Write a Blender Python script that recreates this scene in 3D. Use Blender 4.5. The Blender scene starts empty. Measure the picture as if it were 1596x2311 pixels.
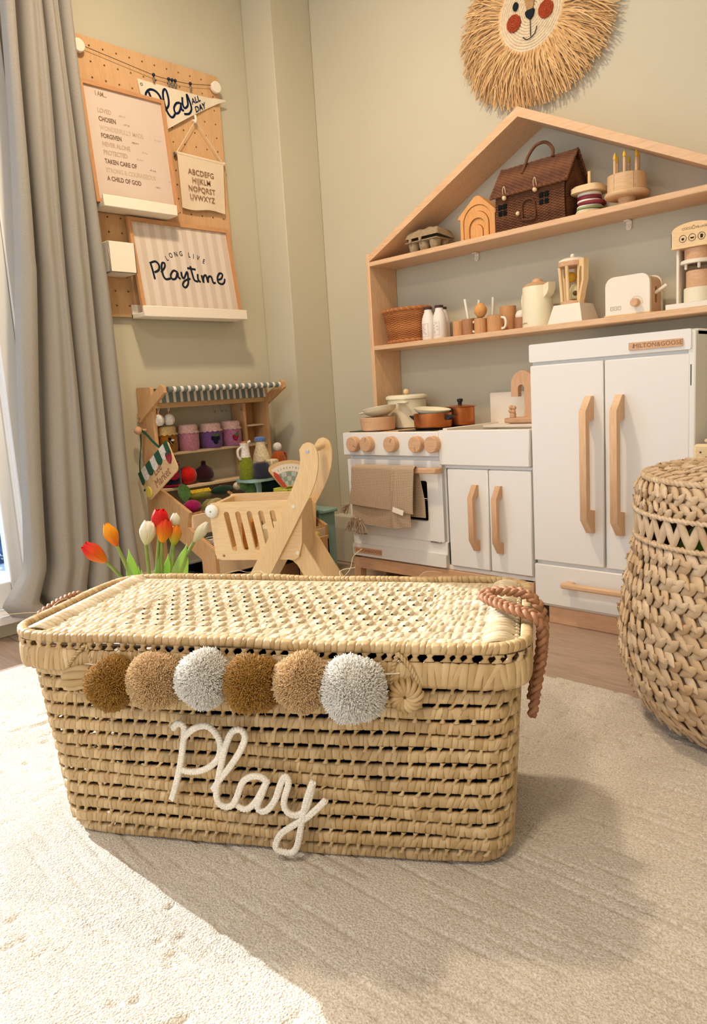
import bpy, math, random
import numpy as np
from mathutils import Vector, geometry as mgeo
random.seed(7); RNG = np.random.default_rng(7)
C = bpy.context.scene.collection
PI = math.pi
def lin(c):
    return tuple(((x/255)/12.92 if x/255 <= .04045 else ((x/255+.055)/1.055)**2.4) for x in c)

# ---------------------------------------------------------------- camera
cam = bpy.data.cameras.new('camera'); camo = bpy.data.objects.new('camera', cam); C.objects.link(camo)
cam.sensor_fit = 'VERTICAL'; cam.sensor_height = 36; cam.lens = 26.0; cam.clip_start = .02
from mathutils import Matrix
camo.matrix_world = Matrix(((0.71635, -0.06567, 0.69464, 0), (0.69500, 0.15524, -0.70205, 0),
                            (-0.06173, 0.98569, 0.15685, .729), (0, 0, 0, 1)))
S = bpy.context.scene; S.camera = camo
S.view_settings.view_transform = 'Standard'; S.view_settings.look = 'None'; S.view_settings.gamma = 1
S.view_settings.use_curve_mapping = False
S.view_settings.exposure = 0.95
# ---------------------------------------------------------------- sky, sun, room lamp
W = bpy.data.worlds.new('sky'); S.world = W; W.use_nodes = True
bg = W.node_tree.nodes['Background']; bg.inputs[0].default_value = (*lin((226, 230, 240)), 1); bg.inputs[1].default_value = 1.0
sun = bpy.data.lights.new('sun', 'SUN'); sun.energy = 5.0; sun.angle = .009; sun.color = lin((255, 249, 240))
suno = bpy.data.objects.new('sun', sun); C.objects.link(suno)
_el = math.radians(26); _d = Vector((math.cos(_el), .08*math.cos(_el), -math.sin(_el)))
suno.rotation_euler = _d.to_track_quat('-Z', 'Y').to_euler(); suno.location = (-5, .5, 3)
def arealamp(name, loc, size, power, col, rot=(0, 0, 0), sy=None):
    l = bpy.data.lights.new(name, 'AREA'); l.energy = power; l.color = col; l.size = size
    l.shape = 'DISK' if sy is None else 'RECTANGLE'
    if sy: l.size_y = sy
    o = bpy.data.objects.new(name, l); o.location = loc; o.rotation_euler = rot; C.objects.link(o); return o
arealamp('ceiling_lamp_light', (-1.58, 1.12, 2.47), .16, 12, lin((255, 230, 198)))
arealamp('ceiling_lamp_light_rear', (-.2, -.6, 2.47), .3, 13, lin((255, 233, 204)))

# ---------------------------------------------------------------- mesh helpers
class MB:
    def __init__(s): s.v = []; s.f = []; s.var = []; s.n = 0
    def add(s, v, f, var=.5, M=None):
        v = np.asarray(v, float).reshape(-1, 3)
        if M is not None: v = tf(v, M)
        s.v.append(v); s.var.append(np.broadcast_to(np.asarray(var, float), (len(v),)).copy())
        if isinstance(f, np.ndarray): s.f.append(f.astype(np.int64)+s.n)
        else: s.f.append([[i+s.n for i in q] for q in f])
        s.n += len(v); return s
def tf(v, M):
    M = np.asarray(M, float); return np.asarray(v, float) @ M[:3, :3].T + M[:3, 3]
def basis(o, ex, ey, ez=None):
    ex = np.asarray(ex, float); ey = np.asarray(ey, float)
    ez = np.cross(ex, ey) if ez is None else np.asarray(ez, float)
    M = np.eye(4); M[:3, 0] = ex; M[:3, 1] = ey; M[:3, 2] = ez; M[:3, 3] = o; return M
def T(x, y, z): M = np.eye(4); M[:3, 3] = (x, y, z); return M
def RZ(a): M = np.eye(4); c, s = math.cos(a), math.sin(a); M[:2, :2] = ((c, -s), (s, c)); return M
def RX(a): M = np.eye(4); c, s = math.cos(a), math.sin(a); M[1:3, 1:3] = ((c, -s), (s, c)); return M
def RY(a): M = np.eye(4); c, s = math.cos(a), math.sin(a); M[0, 0] = c; M[0, 2] = s; M[2, 0] = -s; M[2, 2] = c; return M
def SC(x, y, z): return np.diag((x, y, z, 1.))
def orient(v, f):
    c = v.mean(0); out = []
    for q in f:
        p = v[list(q)]; n = np.cross(p[1]-p[0], p[2]-p[0])
        out.append(q if n @ (p.mean(0)-c) >= 0 else q[::-1])
    return out
def box(mb, lo, hi, b=.0015, M=None, var=.5):
    lo = np.minimum(lo, hi).astype(float); hi = np.maximum(np.asarray(lo), np.asarray(hi)).astype(float)
    h = (hi-lo)/2; c = (hi+lo)/2; b = min(b, h.min()*.9)
    V = []; I = {}
    for sx in (-1, 1):
        for sy in (-1, 1):
            for sz in (-1, 1):
                for k in range(3):
                    d = h-b; d[k] = h[k]; I[sx, sy, sz, k] = len(V); V.append(c+d*(sx, sy, sz))
    F = []
    for k in range(3):
        a, bb = [i for i in range(3) if i != k]
        for s in (-1, 1):
            q = []
            for sa, sb in ((-1, -1), (1, -1), (1, 1), (-1, 1)):
                t = [0, 0, 0]; t[k] = s; t[a] = sa; t[bb] = sb; q.append(I[(*t, k)])
            F.append(q)
        for sa in (-1, 1):
            for sb in (-1, 1):
                t = [0, 0, 0]; t[a] = sa; t[bb] = sb; t0 = list(t); t0[k] = -1; t1 = list(t); t1[k] = 1
                F.append([I[(*t0, a)], I[(*t0, bb)], I[(*t1, bb)], I[(*t1, a)]])
    for sx in (-1, 1):
        for sy in (-1, 1):
            for sz in (-1, 1): F.append([I[sx, sy, sz, k] for k in range(3)])
    V = np.array(V); return mb.add(V, orient(V, F), var, M)
def gridf(nu, nv, cu=False, cv=False):
    a = np.arange(nu*nv).reshape(nu, nv)
    if cu: a = np.vstack((a, a[:1]))
    if cv: a = np.hstack((a, a[:, :1]))
    return np.stack((a[:-1, :-1], a[1:, :-1], a[1:, 1:], a[:-1, 1:]), -1).reshape(-1, 4)
def grid(mb, P, cu=False, cv=False, var=.5, M=None, flip=False):
    P = np.asarray(P); nu, nv = P.shape[:2]; f = gridf(nu, nv, cu, cv)
    if flip: f = f[:, ::-1]
    return mb.add(P.reshape(-1, 3), f, np.asarray(var).reshape(-1) if np.ndim(var) else var, M)
def lathe(mb, prof, n=24, M=None, var=.5, close=True):
    prof = np.asarray(prof, float); th = np.arange(n)*2*PI/n
    P = np.stack([np.stack([r*np.cos(th), r*np.sin(th), np.full(n, z)], -1) for r, z in prof])
    f = gridf(len(prof), n, False, True)[:, ::-1]; m = len(prof)
    L = [list(q) for q in f]
    if close:
        if prof[0, 0] > 1e-6: L.append(list(range(n))[::-1])
        if prof[-1, 0] > 1e-6: L.append(list(range((m-1)*n, m*n)))
    return mb.add(P.reshape(-1, 3), L, var, M)
def rprof(prof, b=.002):
    """profile with its corners chamfered a little"""
    out = []; p = [np.array(q, float) for q in prof]
    for i, q in enumerate(p):
        if i in (0, len(p)-1): out.append(q); continue
        a, c = p[i-1]-q, p[i+1]-q; la, lc = np.linalg.norm(a), np.linalg.norm(c); k = min(b, la*.4, lc*.4)
        out += [q+a/la*k, q+c/lc*k]
    return out
def cyl(mb, r, z0, z1, n=24, b=.0015, M=None, var=.5):
    return lathe(mb, [(0, z0), (r-b, z0), (r, z0+b), (r, z1-b), (r-b, z1), (0, z1)], n, M, var)
def ball(mb, r, c=(0, 0, 0), n=16, m=10, sc=(1, 1, 1), M=None, var=.5):
    t = np.linspace(-PI/2, PI/2, m+1); Q = T(*c) @ SC(*sc)
    if M is not None: Q = M @ Q
    return lathe(mb, [(r*math.cos(a), r*math.sin(a)) for a in t], n, Q, var)
def frames(P, up=(0, 0, 1)):
    P = np.asarray(P, float); t = np.gradient(P, axis=0); t /= np.linalg.norm(t, axis=1)[:, None]+1e-12
    u = np.asarray(up, float); N = np.zeros_like(P); n = u-t[0]*(u @ t[0])
    if np.linalg.norm(n) < 1e-3: n = np.array([1., 0, 0])-t[0]*t[0][0]
    for i in range(len(P)):
        n = n-t[i]*(n @ t[i]); n /= np.linalg.norm(n)+1e-12; N[i] = n
    return t, N, np.cross(t, N)
def tube(mb, P, r, n=8, var=.5, closed=False, up=(0, 0, 1), flat=1., M=None, caps=True):
    P = np.asarray(P, float); t, N, B = frames(P, up); r = np.broadcast_to(np.asarray(r, float), (len(P),))
    th = np.arange(n)*2*PI/n
    V = P[:, None]+r[:, None, None]*(np.cos(th)[None, :, None]*N[:, None]*flat+np.sin(th)[None, :, None]*B[:, None])
    f = [list(q) for q in gridf(len(P), n, closed, True)]
    if caps and not closed: f += [list(range(n))[::-1], list(range((len(P)-1)*n, len(P)*n))]
    return mb.add(V.reshape(-1, 3), f, var, M)
def spline(pts, k=8, closed=False):
    p = np.asarray(pts, float); n = len(p); out = []
    for i in range(n if closed else n-1):
        if closed: a, b, c, d = p[(i-1) % n], p[i], p[(i+1) % n], p[(i+2) % n]
        else: a, b, c, d = p[max(i-1, 0)], p[i], p[i+1], p[min(i+2, n-1)]
        for j in range(k):
            t = j/k
            out.append(.5*((2*b)+(-a+c)*t+(2*a-5*b+4*c-d)*t*t+(-a+3*b-3*c+d)*t**3))
    if not closed: out.append(p[-1])
    return np.array(out)
def resample(P, step):
    P = np.asarray(P, float); d = np.r_[0, np.cumsum(np.linalg.norm(np.diff(P, axis=0), axis=1))]
    s = np.linspace(0, d[-1], max(2, int(d[-1]/step)+1)); return np.stack([np.interp(s, d, P[:, i]) for i in range(3)], -1), s
def braid(mb, path, w, h, pitch, r, up=(0, 0, 1), step=.003, n=6, strands=3, var=None):
    P, s = resample(path, step); t, N, B = frames(P, up)
    for k in range(strands):
        ph = 2*PI*(s/pitch+k/strands)
        Q = P+B*(w*np.sin(ph))[:, None]+N*(h*np.sin(2*ph))[:, None]
        tube(mb, Q, r*(.9+.15*np.cos(2*ph)), n, var=(random.random() if var is None else var), up=up)
    return mb
def twist(mb, path, w, pitch, r, step=.002, n=6, strands=2):
    P, s = resample(path, step); t, N, B = frames(P)
    for k in range(strands):
        ph = 2*PI*(s/pitch+k/strands)
        tube(mb, P+N*(w*np.cos(ph))[:, None]+B*(w*np.sin(ph))[:, None], r, n, var=random.random())
    return mb
def plate(mb, outer, holes=(), t0=0., t1=.01, M=None, var=.5):
    """flat board cut to an outline (with cut-outs), between heights t0 and t1"""
    loops = [list(map(tuple, outer))]+[list(map(tuple, h)) for h in holes]
    area = lambda L: .5*sum(L[i][0]*L[(i+1) % len(L)][1]-L[(i+1) % len(L)][0]*L[i][1] for i in range(len(L)))
    loops = [L if (area(L) > 0) == (i == 0) else L[::-1] for i, L in enumerate(loops)]
    V = [q for L in loops for q in L]; m = len(V)
    v = [(x, y, t0) for x, y in V]+[(x, y, t1) for x, y in V]; F = []
    if len(loops) == 1: F += [list(range(m))[::-1], [i+m for i in range(m)]]
    else:
        for a, b, c in mgeo.tessellate_polygon([[Vector((x, y, 0)) for x, y in L] for L in loops]):
            p, q, r = V[a], V[b], V[c]
            if (q[0]-p[0])*(r[1]-p[1])-(q[1]-p[1])*(r[0]-p[0]) < 0: a, c = c, a
            F += [[c, b, a], [a+m, b+m, c+m]]
    k = 0
    for L in loops:
        l = len(L)
        for i in range(l): a, b = k+i, k+(i+1) % l; F.append([a, b, b+m, a+m])
        k += l
    return mb.add(v, F, var, M)
def rrect(x0, y0, x1, y1, r, n=5):
    out = []
    for cx, cy, a in ((x1-r, y1-r, 0), (x0+r, y1-r, 90), (x0+r, y0+r, 180), (x1-r, y0+r, 270)):
        for i in range(n+1): t = math.radians(a+90*i/n); out.append((cx+r*math.cos(t), cy+r*math.sin(t)))
    return out
def circle(cx, cy, r, n=12, ry=None):
    return [(cx+r*math.cos(2*PI*i/n), cy+(ry or r)*math.sin(2*PI*i/n)) for i in range(n)]
def text(mb, s, size, M, depth=.0008, align='CENTER', space=1., sx=1., bold=0.):
    cu = bpy.data.curves.new('t', 'FONT'); cu.body = s; cu.size = size; cu.extrude = depth/2; cu.align_x = align; cu.space_character = space
    cu.offset = bold; cu.resolution_u = 3
    o = bpy.data.objects.new('t', cu); C.objects.link(o)
    me = bpy.data.meshes.new_from_object(o); v = np.array([q.co[:] for q in me.vertices])
    f = [list(p.vertices) for p in me.polygons]
    bpy.data.objects.remove(o); bpy.data.meshes.remove(me); bpy.data.curves.remove(cu)
    if len(v): mb.add(v @ np.diag((sx, 1, 1)), f, .5, M)
    return mb
# ---------------------------------------------------------------- object helpers
TF = {}
def _mesh(name, mb, smooth):
    v = np.concatenate(mb.v) if mb.v else np.zeros((0, 3)); me = bpy.data.meshes.new(name)
    tot = []; idx = []
    for f in mb.f:
        if isinstance(f, np.ndarray): tot.append(np.full(len(f), f.shape[1])); idx.append(f.reshape(-1))
        else: tot.append(np.array([len(q) for q in f], np.int64)); idx.append(np.array([i for q in f for i in q], np.int64))
    tot = np.concatenate(tot); idx = np.concatenate(idx); st = np.r_[0, np.cumsum(tot)[:-1]]
    me.vertices.add(len(v)); me.vertices.foreach_set('co', v.reshape(-1).astype(np.float32))
    me.loops.add(len(idx)); me.loops.foreach_set('vertex_index', idx.astype(np.int32))
    me.polygons.add(len(tot)); me.polygons.foreach_set('loop_start', st.astype(np.int32))
    me.polygons.foreach_set('loop_total', tot.astype(np.int32))
    a = me.attributes.new('Var', 'FLOAT', 'POINT'); a.data.foreach_set('value', np.concatenate(mb.var).astype(np.float32))
    me.update(calc_edges=True); me.validate()
    if smooth:
        me.polygons.foreach_set('use_smooth', np.ones(len(me.polygons), bool)); me.set_sharp_from_angle(angle=math.radians(smooth))
    return me
def untf(v, key):
    loc, rz = TF.get(key, ((0, 0, 0), 0)); return tf(np.asarray(v)-np.asarray(loc), RZ(-rz))
def thing(name, label, cat, loc=(0, 0, 0), rz=0., group=None):
    o = bpy.data.objects.new(name, None); C.objects.link(o); o.location = loc; o.rotation_euler = (0, 0, rz); o.empty_display_size = .05
    tag(o, label, cat, group); TF[o.name] = (loc, rz); return o
def tag(o, label, cat, group=None, kind=None):
    if label: o['label'] = label
    if cat: o['category'] = cat
    if group: o['group'] = group
    if kind: o['kind'] = kind
    return o
def part(name, mb, mat, parent, w=0, smooth=40, label=None, kind=None):
    if w: mb.v = [untf(np.concatenate(mb.v), parent.name)]
    o = bpy.data.objects.new(name, _mesh(name, mb, smooth)); C.objects.link(o); o.parent = parent; o.data.materials.append(mat)
    TF[o.name] = TF[parent.name]
    if label: o['label'] = label
    if kind: o['kind'] = kind
    return o
def solo(name, mb, mat, label, cat, group=None, loc=(0, 0, 0), rz=0., w=0, smooth=40, kind=None):
    TF['_'] = (loc, rz)
    if w: mb.v = [untf(np.concatenate(mb.v), '_')]
    o = bpy.data.objects.new(name, _mesh(name, mb, smooth)); C.objects.link(o); o.location = loc; o.rotation_euler = (0, 0, rz)
    o.data.materials.append(mat); TF[o.name] = (loc, rz); return tag(o, label, cat, group, kind)
def struct(name, mb, mat, parent=None, label=None, smooth=40):
    o = bpy.data.objects.new(name, _mesh(name, mb, smooth)); C.objects.link(o); o.data.materials.append(mat); TF[o.name] = ((0, 0, 0), 0)
    if parent: o.parent = parent
    else: o['kind'] = 'structure'; o['label'] = label or name.replace('_', ' ')
    return o
def twin(root, loc, rz=0., label=None, group=None):
    r = root.copy(); C.objects.link(r); r.location = loc; r.rotation_euler = (0, 0, rz); TF[r.name] = (loc, rz)
    if label: r['label'] = label
    if group: r['group'] = group
    for ch in list(root.children):
        c = ch.copy(); C.objects.link(c); c.parent = r
        for g in list(ch.children): d = g.copy(); C.objects.link(d); d.parent = c
    return r
# ---------------------------------------------------------------- materials
def _new(name):
    m = bpy.data.materials.new(name); m.use_nodes = True; nt = m.node_tree; return m, nt, nt.nodes['Principled BSDF']
def _nd(nt, t, **kw):
    n = nt.nodes.new(t)
    for k, v in kw.items():
        if k in n.inputs.keys(): n.inputs[k].default_value = v
        else: setattr(n, k, v)
    return n
def mat(name, col, rough=.55, spec=.4, col2=None, nscale=30, bump=0., bscale=200, metal=0., stretch=(1, 1, 1), sheen=0., trans=0., detail=3, var=None, lo=.35, hi=.65):
    m, nt, b = _new(name); L = nt.links
    b.inputs['Roughness'].default_value = rough; b.inputs['Specular IOR Level'].default_value = spec; b.inputs['Metallic'].default_value = metal
    b.inputs['Base Color'].default_value = (*lin(col), 1)
    if sheen: b.inputs['Sheen Weight'].default_value = sheen
    tc = _nd(nt, 'ShaderNodeTexCoord'); mp = _nd(nt, 'ShaderNodeMapping'); mp.inputs['Scale'].default_value = stretch; L.new(tc.outputs['Object'], mp.inputs[0])
    out = None
    if col2:
        n = _nd(nt, 'ShaderNodeTexNoise', Scale=nscale, Detail=detail); L.new(mp.outputs[0], n.inputs['Vector'])
        r = _nd(nt, 'ShaderNodeValToRGB'); r.color_ramp.elements[0].color = (*lin(col), 1); r.color_ramp.elements[1].color = (*lin(col2), 1)
        r.color_ramp.elements[0].position = lo; r.color_ramp.elements[1].position = hi
        L.new(n.outputs[0], r.inputs[0]); out = r.outputs[0]
    if var:
        a = _nd(nt, 'ShaderNodeAttribute', attribute_name='Var'); x = _nd(nt, 'ShaderNodeMix', data_type='RGBA'); L.new(a.outputs['Fac'], x.inputs[0])
        if out: L.new(out, x.inputs[6])
        else: x.inputs[6].default_value = (*lin(col), 1)
        x.inputs[7].default_value = (*lin(var), 1); out = x.outputs[2]
    if out: L.new(out, b.inputs['Base Color'])
    if bump:
        n2 = _nd(nt, 'ShaderNodeTexNoise', Scale=bscale, Detail=2); L.new(mp.outputs[0], n2.inputs['Vector'])
        bp = _nd(nt, 'ShaderNodeBump', Strength=bump, Distance=.002); L.new(n2.outputs[0], bp.inputs['Height']); L.new(bp.outputs[0], b.inputs['Normal'])
    if trans:
        t = _nd(nt, 'ShaderNodeBsdfTranslucent')
        if out: L.new(out, t.inputs[0])
        else: t.inputs[0].default_value = (*lin(col), 1)
        mx = _nd(nt, 'ShaderNodeMixShader'); mx.inputs[0].default_value = trans
        L.new(b.outputs[0], mx.inputs[1]); L.new(t.outputs[0], mx.inputs[2]); L.new(mx.outputs[0], nt.nodes['Material Output'].inputs[0])
    return m
def wood(name, c1, c2, axis='x', scale=9, rough=.5, ring=.5):
    m, nt, b = _new(name); L = nt.links; b.inputs['Roughness'].default_value = rough; b.inputs['Specular IOR Level'].default_value = .35
    tc = _nd(nt, 'ShaderNodeTexCoord'); mp = _nd(nt, 'ShaderNodeMapping'); s = [scale]*3; s['xyz'.index(axis)] = scale*.09; mp.inputs['Scale'].default_value = s
    L.new(tc.outputs['Object'], mp.inputs[0])
    n = _nd(nt, 'ShaderNodeTexNoise', Scale=1.6, Detail=4, Distortion=.6); L.new(mp.outputs[0], n.inputs['Vector'])
    n2 = _nd(nt, 'ShaderNodeTexNoise', Scale=22, Detail=2); L.new(mp.outputs[0], n2.inputs['Vector'])
    ma = _nd(nt, 'ShaderNodeMath', operation='MULTIPLY_ADD'); L.new(n.outputs[0], ma.inputs[0]); ma.inputs[1].default_value = 9
    sn = _nd(nt, 'ShaderNodeMath', operation='SINE'); L.new(ma.outputs[0], sn.inputs[0])
    m2 = _nd(nt, 'ShaderNodeMath', operation='MULTIPLY_ADD'); L.new(sn.outputs[0], m2.inputs[0]); m2.inputs[1].default_value = .22*ring; m2.inputs[2].default_value = .15
    ad = _nd(nt, 'ShaderNodeMath', operation='ADD'); L.new(m2.outputs[0], ad.inputs[0]); L.new(n2.outputs[0], ad.inputs[1])
    r = _nd(nt, 'ShaderNodeValToRGB'); r.color_ramp.elements[0].color = (*lin(c1), 1); r.color_ramp.elements[1].color = (*lin(c2), 1)
    r.color_ramp.elements[0].position = .4; r.color_ramp.elements[1].position = .95
    L.new(ad.outputs[0], r.inputs[0]); L.new(r.outputs[0], b.inputs['Base Color'])
    bp = _nd(nt, 'ShaderNodeBump', Strength=.06, Distance=.001); L.new(n2.outputs[0], bp.inputs['Height']); L.new(bp.outputs[0], b.inputs['Normal'])
    return m
MW = {}
def maple(ax): 
    if ('m', ax) not in MW: MW['m', ax] = wood('maple_'+ax, (230, 192, 152), (210, 168, 126), ax, 10, .42)
    return MW['m', ax]
def beech(ax):
    if ('b', ax) not in MW: MW['b', ax] = wood('beech_'+ax, (220, 178, 140), (200, 154, 114), ax, 16, .5)
    return MW['b', ax]
def birch(ax):
    if ('y', ax) not in MW: MW['y', ax] = wood('birch_'+ax, (240, 210, 162), (226, 190, 138), ax, 12, .5, .35)
    return MW['y', ax]
m_white = mat('white_paint', (240, 238, 232), .45, .4, bump=.03, bscale=90)
m_offwhite = mat('offwhite_lacquer', (240, 231, 214), .4, .4)
m_cream = mat('cream_lacquer', (238, 230, 200), .35, .45)
m_black = mat('black_plastic', (22, 22, 24), .35, .5)
m_navy = mat('navy_cloth', (20, 27, 52), .9, .1, (34, 42, 78), 20)
m_ink = mat('dark_ink', (34, 38, 48), .7, .1)
m_brownink = mat('brown_ink', (150, 110, 82), .8, .1)
m_steel = mat('steel', (170, 170, 172), .3, .5, metal=1.)
m_copper = mat('copper', (192, 116, 64), .34, .5, metal=.85)
# ================================================================= the room
XL, YB = -2.527, 2.30
m_wall = mat('greige_wall_paint', (205, 199, 177), .85, .2, (202, 196, 174), 3, .05, 400)
m_ceil = mat('ceiling_paint', (236, 232, 224), .9, .1, bump=.03)
m_skirt = mat('skirting_paint', (214, 206, 188), .55, .3, bump=.02)
m_subfloor = mat('subfloor', (96, 78, 64), .9, .1, (80, 64, 52), 8)
mb = MB(); box(mb, (XL-.1, -3.2, -.06), (1.5, YB+.1, -.008), .001); floor = struct('floor', mb, m_subfloor, None, 'grey brown laid plank floor')
m_plank = [wood('floor_oak_%d' % i, a, b, 'x', 7, .45, .8) for i, (a, b) in enumerate((((176, 152, 132), (150, 124, 104)), ((168, 143, 123), (141, 116, 98)), ((182, 158, 138), (156, 131, 112))))]
k = 0; y = -3.2
while y < YB-.001:
    y1 = min(y+.185, YB); x = XL-(k*.53 % 1.1)
    while x < 1.5:
        x0, x1 = max(x, XL), min(x+1.2, 1.5)
        if x1-x0 > .02:
            mb = MB(); box(mb, (x0+.0007, y+.0007, -.012), (x1-.0007, y1-.0007, 0), .0012); struct('plank', mb, m_plank[random.randrange(3)], floor)
        x += 1.2
    y += .185; k += 1
# walls: left wall has a tall glazed opening
WY0, WY1, WZ0, WZ1 = -1.9, 1.02, .05, 2.12
mb = MB()
box(mb, (XL-.16, WY1, 0), (XL, YB+.1, 2.6), .001); box(mb, (XL-.16, -3.2, 0), (XL, WY0, 2.6), .001)
box(mb, (XL-.16, WY0, WZ1), (XL, WY1, 2.6), .001); box(mb, (XL-.16, WY0, 0), (XL, WY1, WZ0), .001)
wall_left = struct('wall_left', mb, m_wall, None, 'greige painted wall beside the window')
mb = MB(); box(mb, (XL-.16, YB, 0), (1.6, YB+.12, 2.6), .001); struct('wall_back', mb, m_wall, None, 'greige painted wall behind the play kitchen')
mb = MB(); box(mb, (XL, 2.089, 0), (-2.35, YB, 2.6), .003); struct('wall_corner', mb, m_wall, None, 'boxed in greige column in the room corner')
mb = MB(); box(mb, (1.5, -3.2, 0), (1.62, YB+.12, 2.6), .001); struct('wall_right', mb, m_wall, None, 'greige painted side wall')
mb = MB(); box(mb, (XL-.16, -3.2, 2.6), (1.62, YB+.12, 2.7), .001); struct('ceiling', mb, m_ceil, None, 'white painted ceiling')
def skirt(mb, a, b, n, h=.105, t=.016):
    a = np.array(a, float); b = np.array(b, float); n = np.array(n, float); L = np.linalg.norm(b-a)
    plate(mb, [(0, 0), (t, 0), (t, h-.02), (t*.55, h-.006), (t*.4, h), (0, h)], (), 0, L, basis((*a, 0), (*n, 0), (0, 0, 1), np.r_[(b-a)/L, 0]))
mb = MB(); skirt(mb, (XL, WY1+.1), (XL, 2.089), (1, 0)); struct('baseboard_left', mb, m_skirt, None, 'painted skirting board under the pegboard')
mb = MB(); skirt(mb, (-2.0, YB), (1.5, YB), (0, -1)); struct('baseboard_back', mb, m_skirt, None, 'painted skirting board behind the kitchen')
# low boxed-in ledge in the corner beside the oven
mb = MB(); box(mb, (-2.35, 2.235, 0), (-1.985, YB, .207), .004); box(mb, (-2.35, 2.06, 0), (-2.335, 2.235, .207), .003)
struct('trim_1', mb, m_skirt, None, 'low boxed in ledge painted pale in the corner')
# glazed door / window
m_frame = mat('window_frame_paint', (232, 230, 226), .4, .4)
m_glass, nt, _b = _new('window_glass'); nt.nodes.remove(_b)
_t = _nd(nt, 'ShaderNodeBsdfTransparent'); _t.inputs[0].default_value = (.9, .95, 1, 1); _g = _nd(nt, 'ShaderNodeBsdfGlossy', Roughness=.02)
_x = _nd(nt, 'ShaderNodeMixShader'); _x.inputs[0].default_value = .06
nt.links.new(_t.outputs[0], _x.inputs[1]); nt.links.new(_g.outputs[0], _x.inputs[2]); nt.links.new(_x.outputs[0], nt.nodes['Material Output'].inputs[0])
mb = MB(); f = .055
box(mb, (XL-.12, WY0, WZ0), (XL+.012, WY0+f, WZ1), .004); box(mb, (XL-.12, WY1-f, WZ0), (XL+.012, WY1, WZ1), .004)
box(mb, (XL-.118, WY0+f+.001, WZ1-f), (XL+.010, WY1-f-.001, WZ1-.001), .004); box(mb, (XL-.118, WY0+f+.001, WZ0+.001), (XL+.05, WY1-f-.001, WZ0+.03), .004)
box(mb, (XL+.0005, WY1+.001, .0005), (XL+.016, WY1+.075, WZ1+.0005), .004); box(mb, (XL+.0005, WY0-.075, WZ1+.001), (XL+.016, WY1+.075, WZ1+.07), .004)
win = struct('window_1', mb, m_frame, None, 'tall white framed glazed door behind the curtain')
ys = [WY0+f, -.48, WY1-f]
for i in range(2):
    a, b = ys[i], ys[i+1]; mb = MB(); s = .048
    box(mb, (XL-.075, a+.004, WZ0+.035), (XL-.03, a+s, WZ1-f-.004), .004); box(mb, (XL-.075, b-s, WZ0+.035), (XL-.03, b-.004, WZ1-f-.004), .004)
    box(mb, (XL-.073, a+s+.0005, WZ0+.036), (XL-.032, b-s-.0005, WZ0+.125), .004); box(mb, (XL-.073, a+s+.0005, WZ1-f-s), (XL-.032, b-s-.0005, WZ1-f-.005), .004)
    sash = struct('sash', mb, m_frame, win)
    mb = MB(); box(mb, (XL-.056, a+s, WZ0+.12), (XL-.05, b-s, WZ1-f-s), .0005); struct('pane', mb, m_glass, sash)
# snowflake sticker on the pane
m_frost, nt, _b = _new('frost_sticker'); _b.inputs['Base Color'].default_value = (.9, .95, 1, 1); _b.inputs['Alpha'].default_value = .35; 
mb = MB(); Mp = basis((XL-.048, .80, .40), (0, 1, 0), (0, 0, 1))
for k in range(6):
    R_ = Mp @ RZ(k*PI/3); box(mb, (-.004, 0, 0), (.004, .10, .001), .0003, R_)
    for d, l in ((.035, .03), (.06, .028), (.08, .018)):
        for s in (-1, 1): box(mb, (-.003, 0, 0), (.003, l, .001), .0003, R_ @ T(0, d, 0) @ RZ(s*PI/4))
solo('snowflake_sticker', mb, m_frost, 'white snowflake sticker on the window pane', 'sticker')
# garden outside
m_snow = mat('snowy_lawn', (150, 176, 214), .9, .1, (196, 214, 238), 2.5, .3, 20)
mb = MB(); N = 50; gx = np.linspace(-9, XL-.17, N); gy = np.linspace(-6, 7, N); G = np.stack(np.meshgrid(gx, gy, indexing='ij'), -1)
Z = -.16+.05*np.sin(G[..., 0]*2.3+1)*np.cos(G[..., 1]*1.9)+.03*np.sin(G[..., 0]*7+G[..., 1]*5)
grid(mb, np.dstack((G, np.minimum(Z, -.08)))); tag(struct('snowy_ground', mb, m_snow, None, 'bluish frosty lawn outside the window'), None, None)
m_hedge = mat('frosty_hedge', (70, 104, 150), .9, .1, (120, 154, 200), 12)
for j, (hx, hy, hr) in enumerate(((-5.0, 1.9, .5), (-4.9, 3.4, .6), (-4.1, .9, .3))):
    mb = MB(); n = 1500
    d = RNG.normal(size=(n, 3)); d /= np.linalg.norm(d, axis=1)[:, None]; d[:, 2] = abs(d[:, 2]); p = d*hr*(RNG.uniform(.6, 1, (n, 1)))
    for q in range(n):
        a = RNG.normal(size=3)*.035; b = RNG.normal(size=3)*.035; mb.add([p[q], p[q]+a, p[q]+a+b, p[q]+b], [[0, 1, 2, 3]])
    for s in range(5): a = s*1.26; tube(mb, [(0, 0, -.1), (.3*hr*math.cos(a), .3*hr*math.sin(a), hr*.4), (.6*hr*math.cos(a), .6*hr*math.sin(a), hr*.75)], (.02, .014, .005), 5)
    solo('frosted_shrub', mb, m_hedge, ('mid sized blue frosted shrub outside the window', 'largest blue frosted shrub outside, beyond the others', 'smallest blue frosted shrub outside, close to the glass')[j], 'shrub', 'shrubs outside the window', loc=(hx, hy, -.14), smooth=0)
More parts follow.
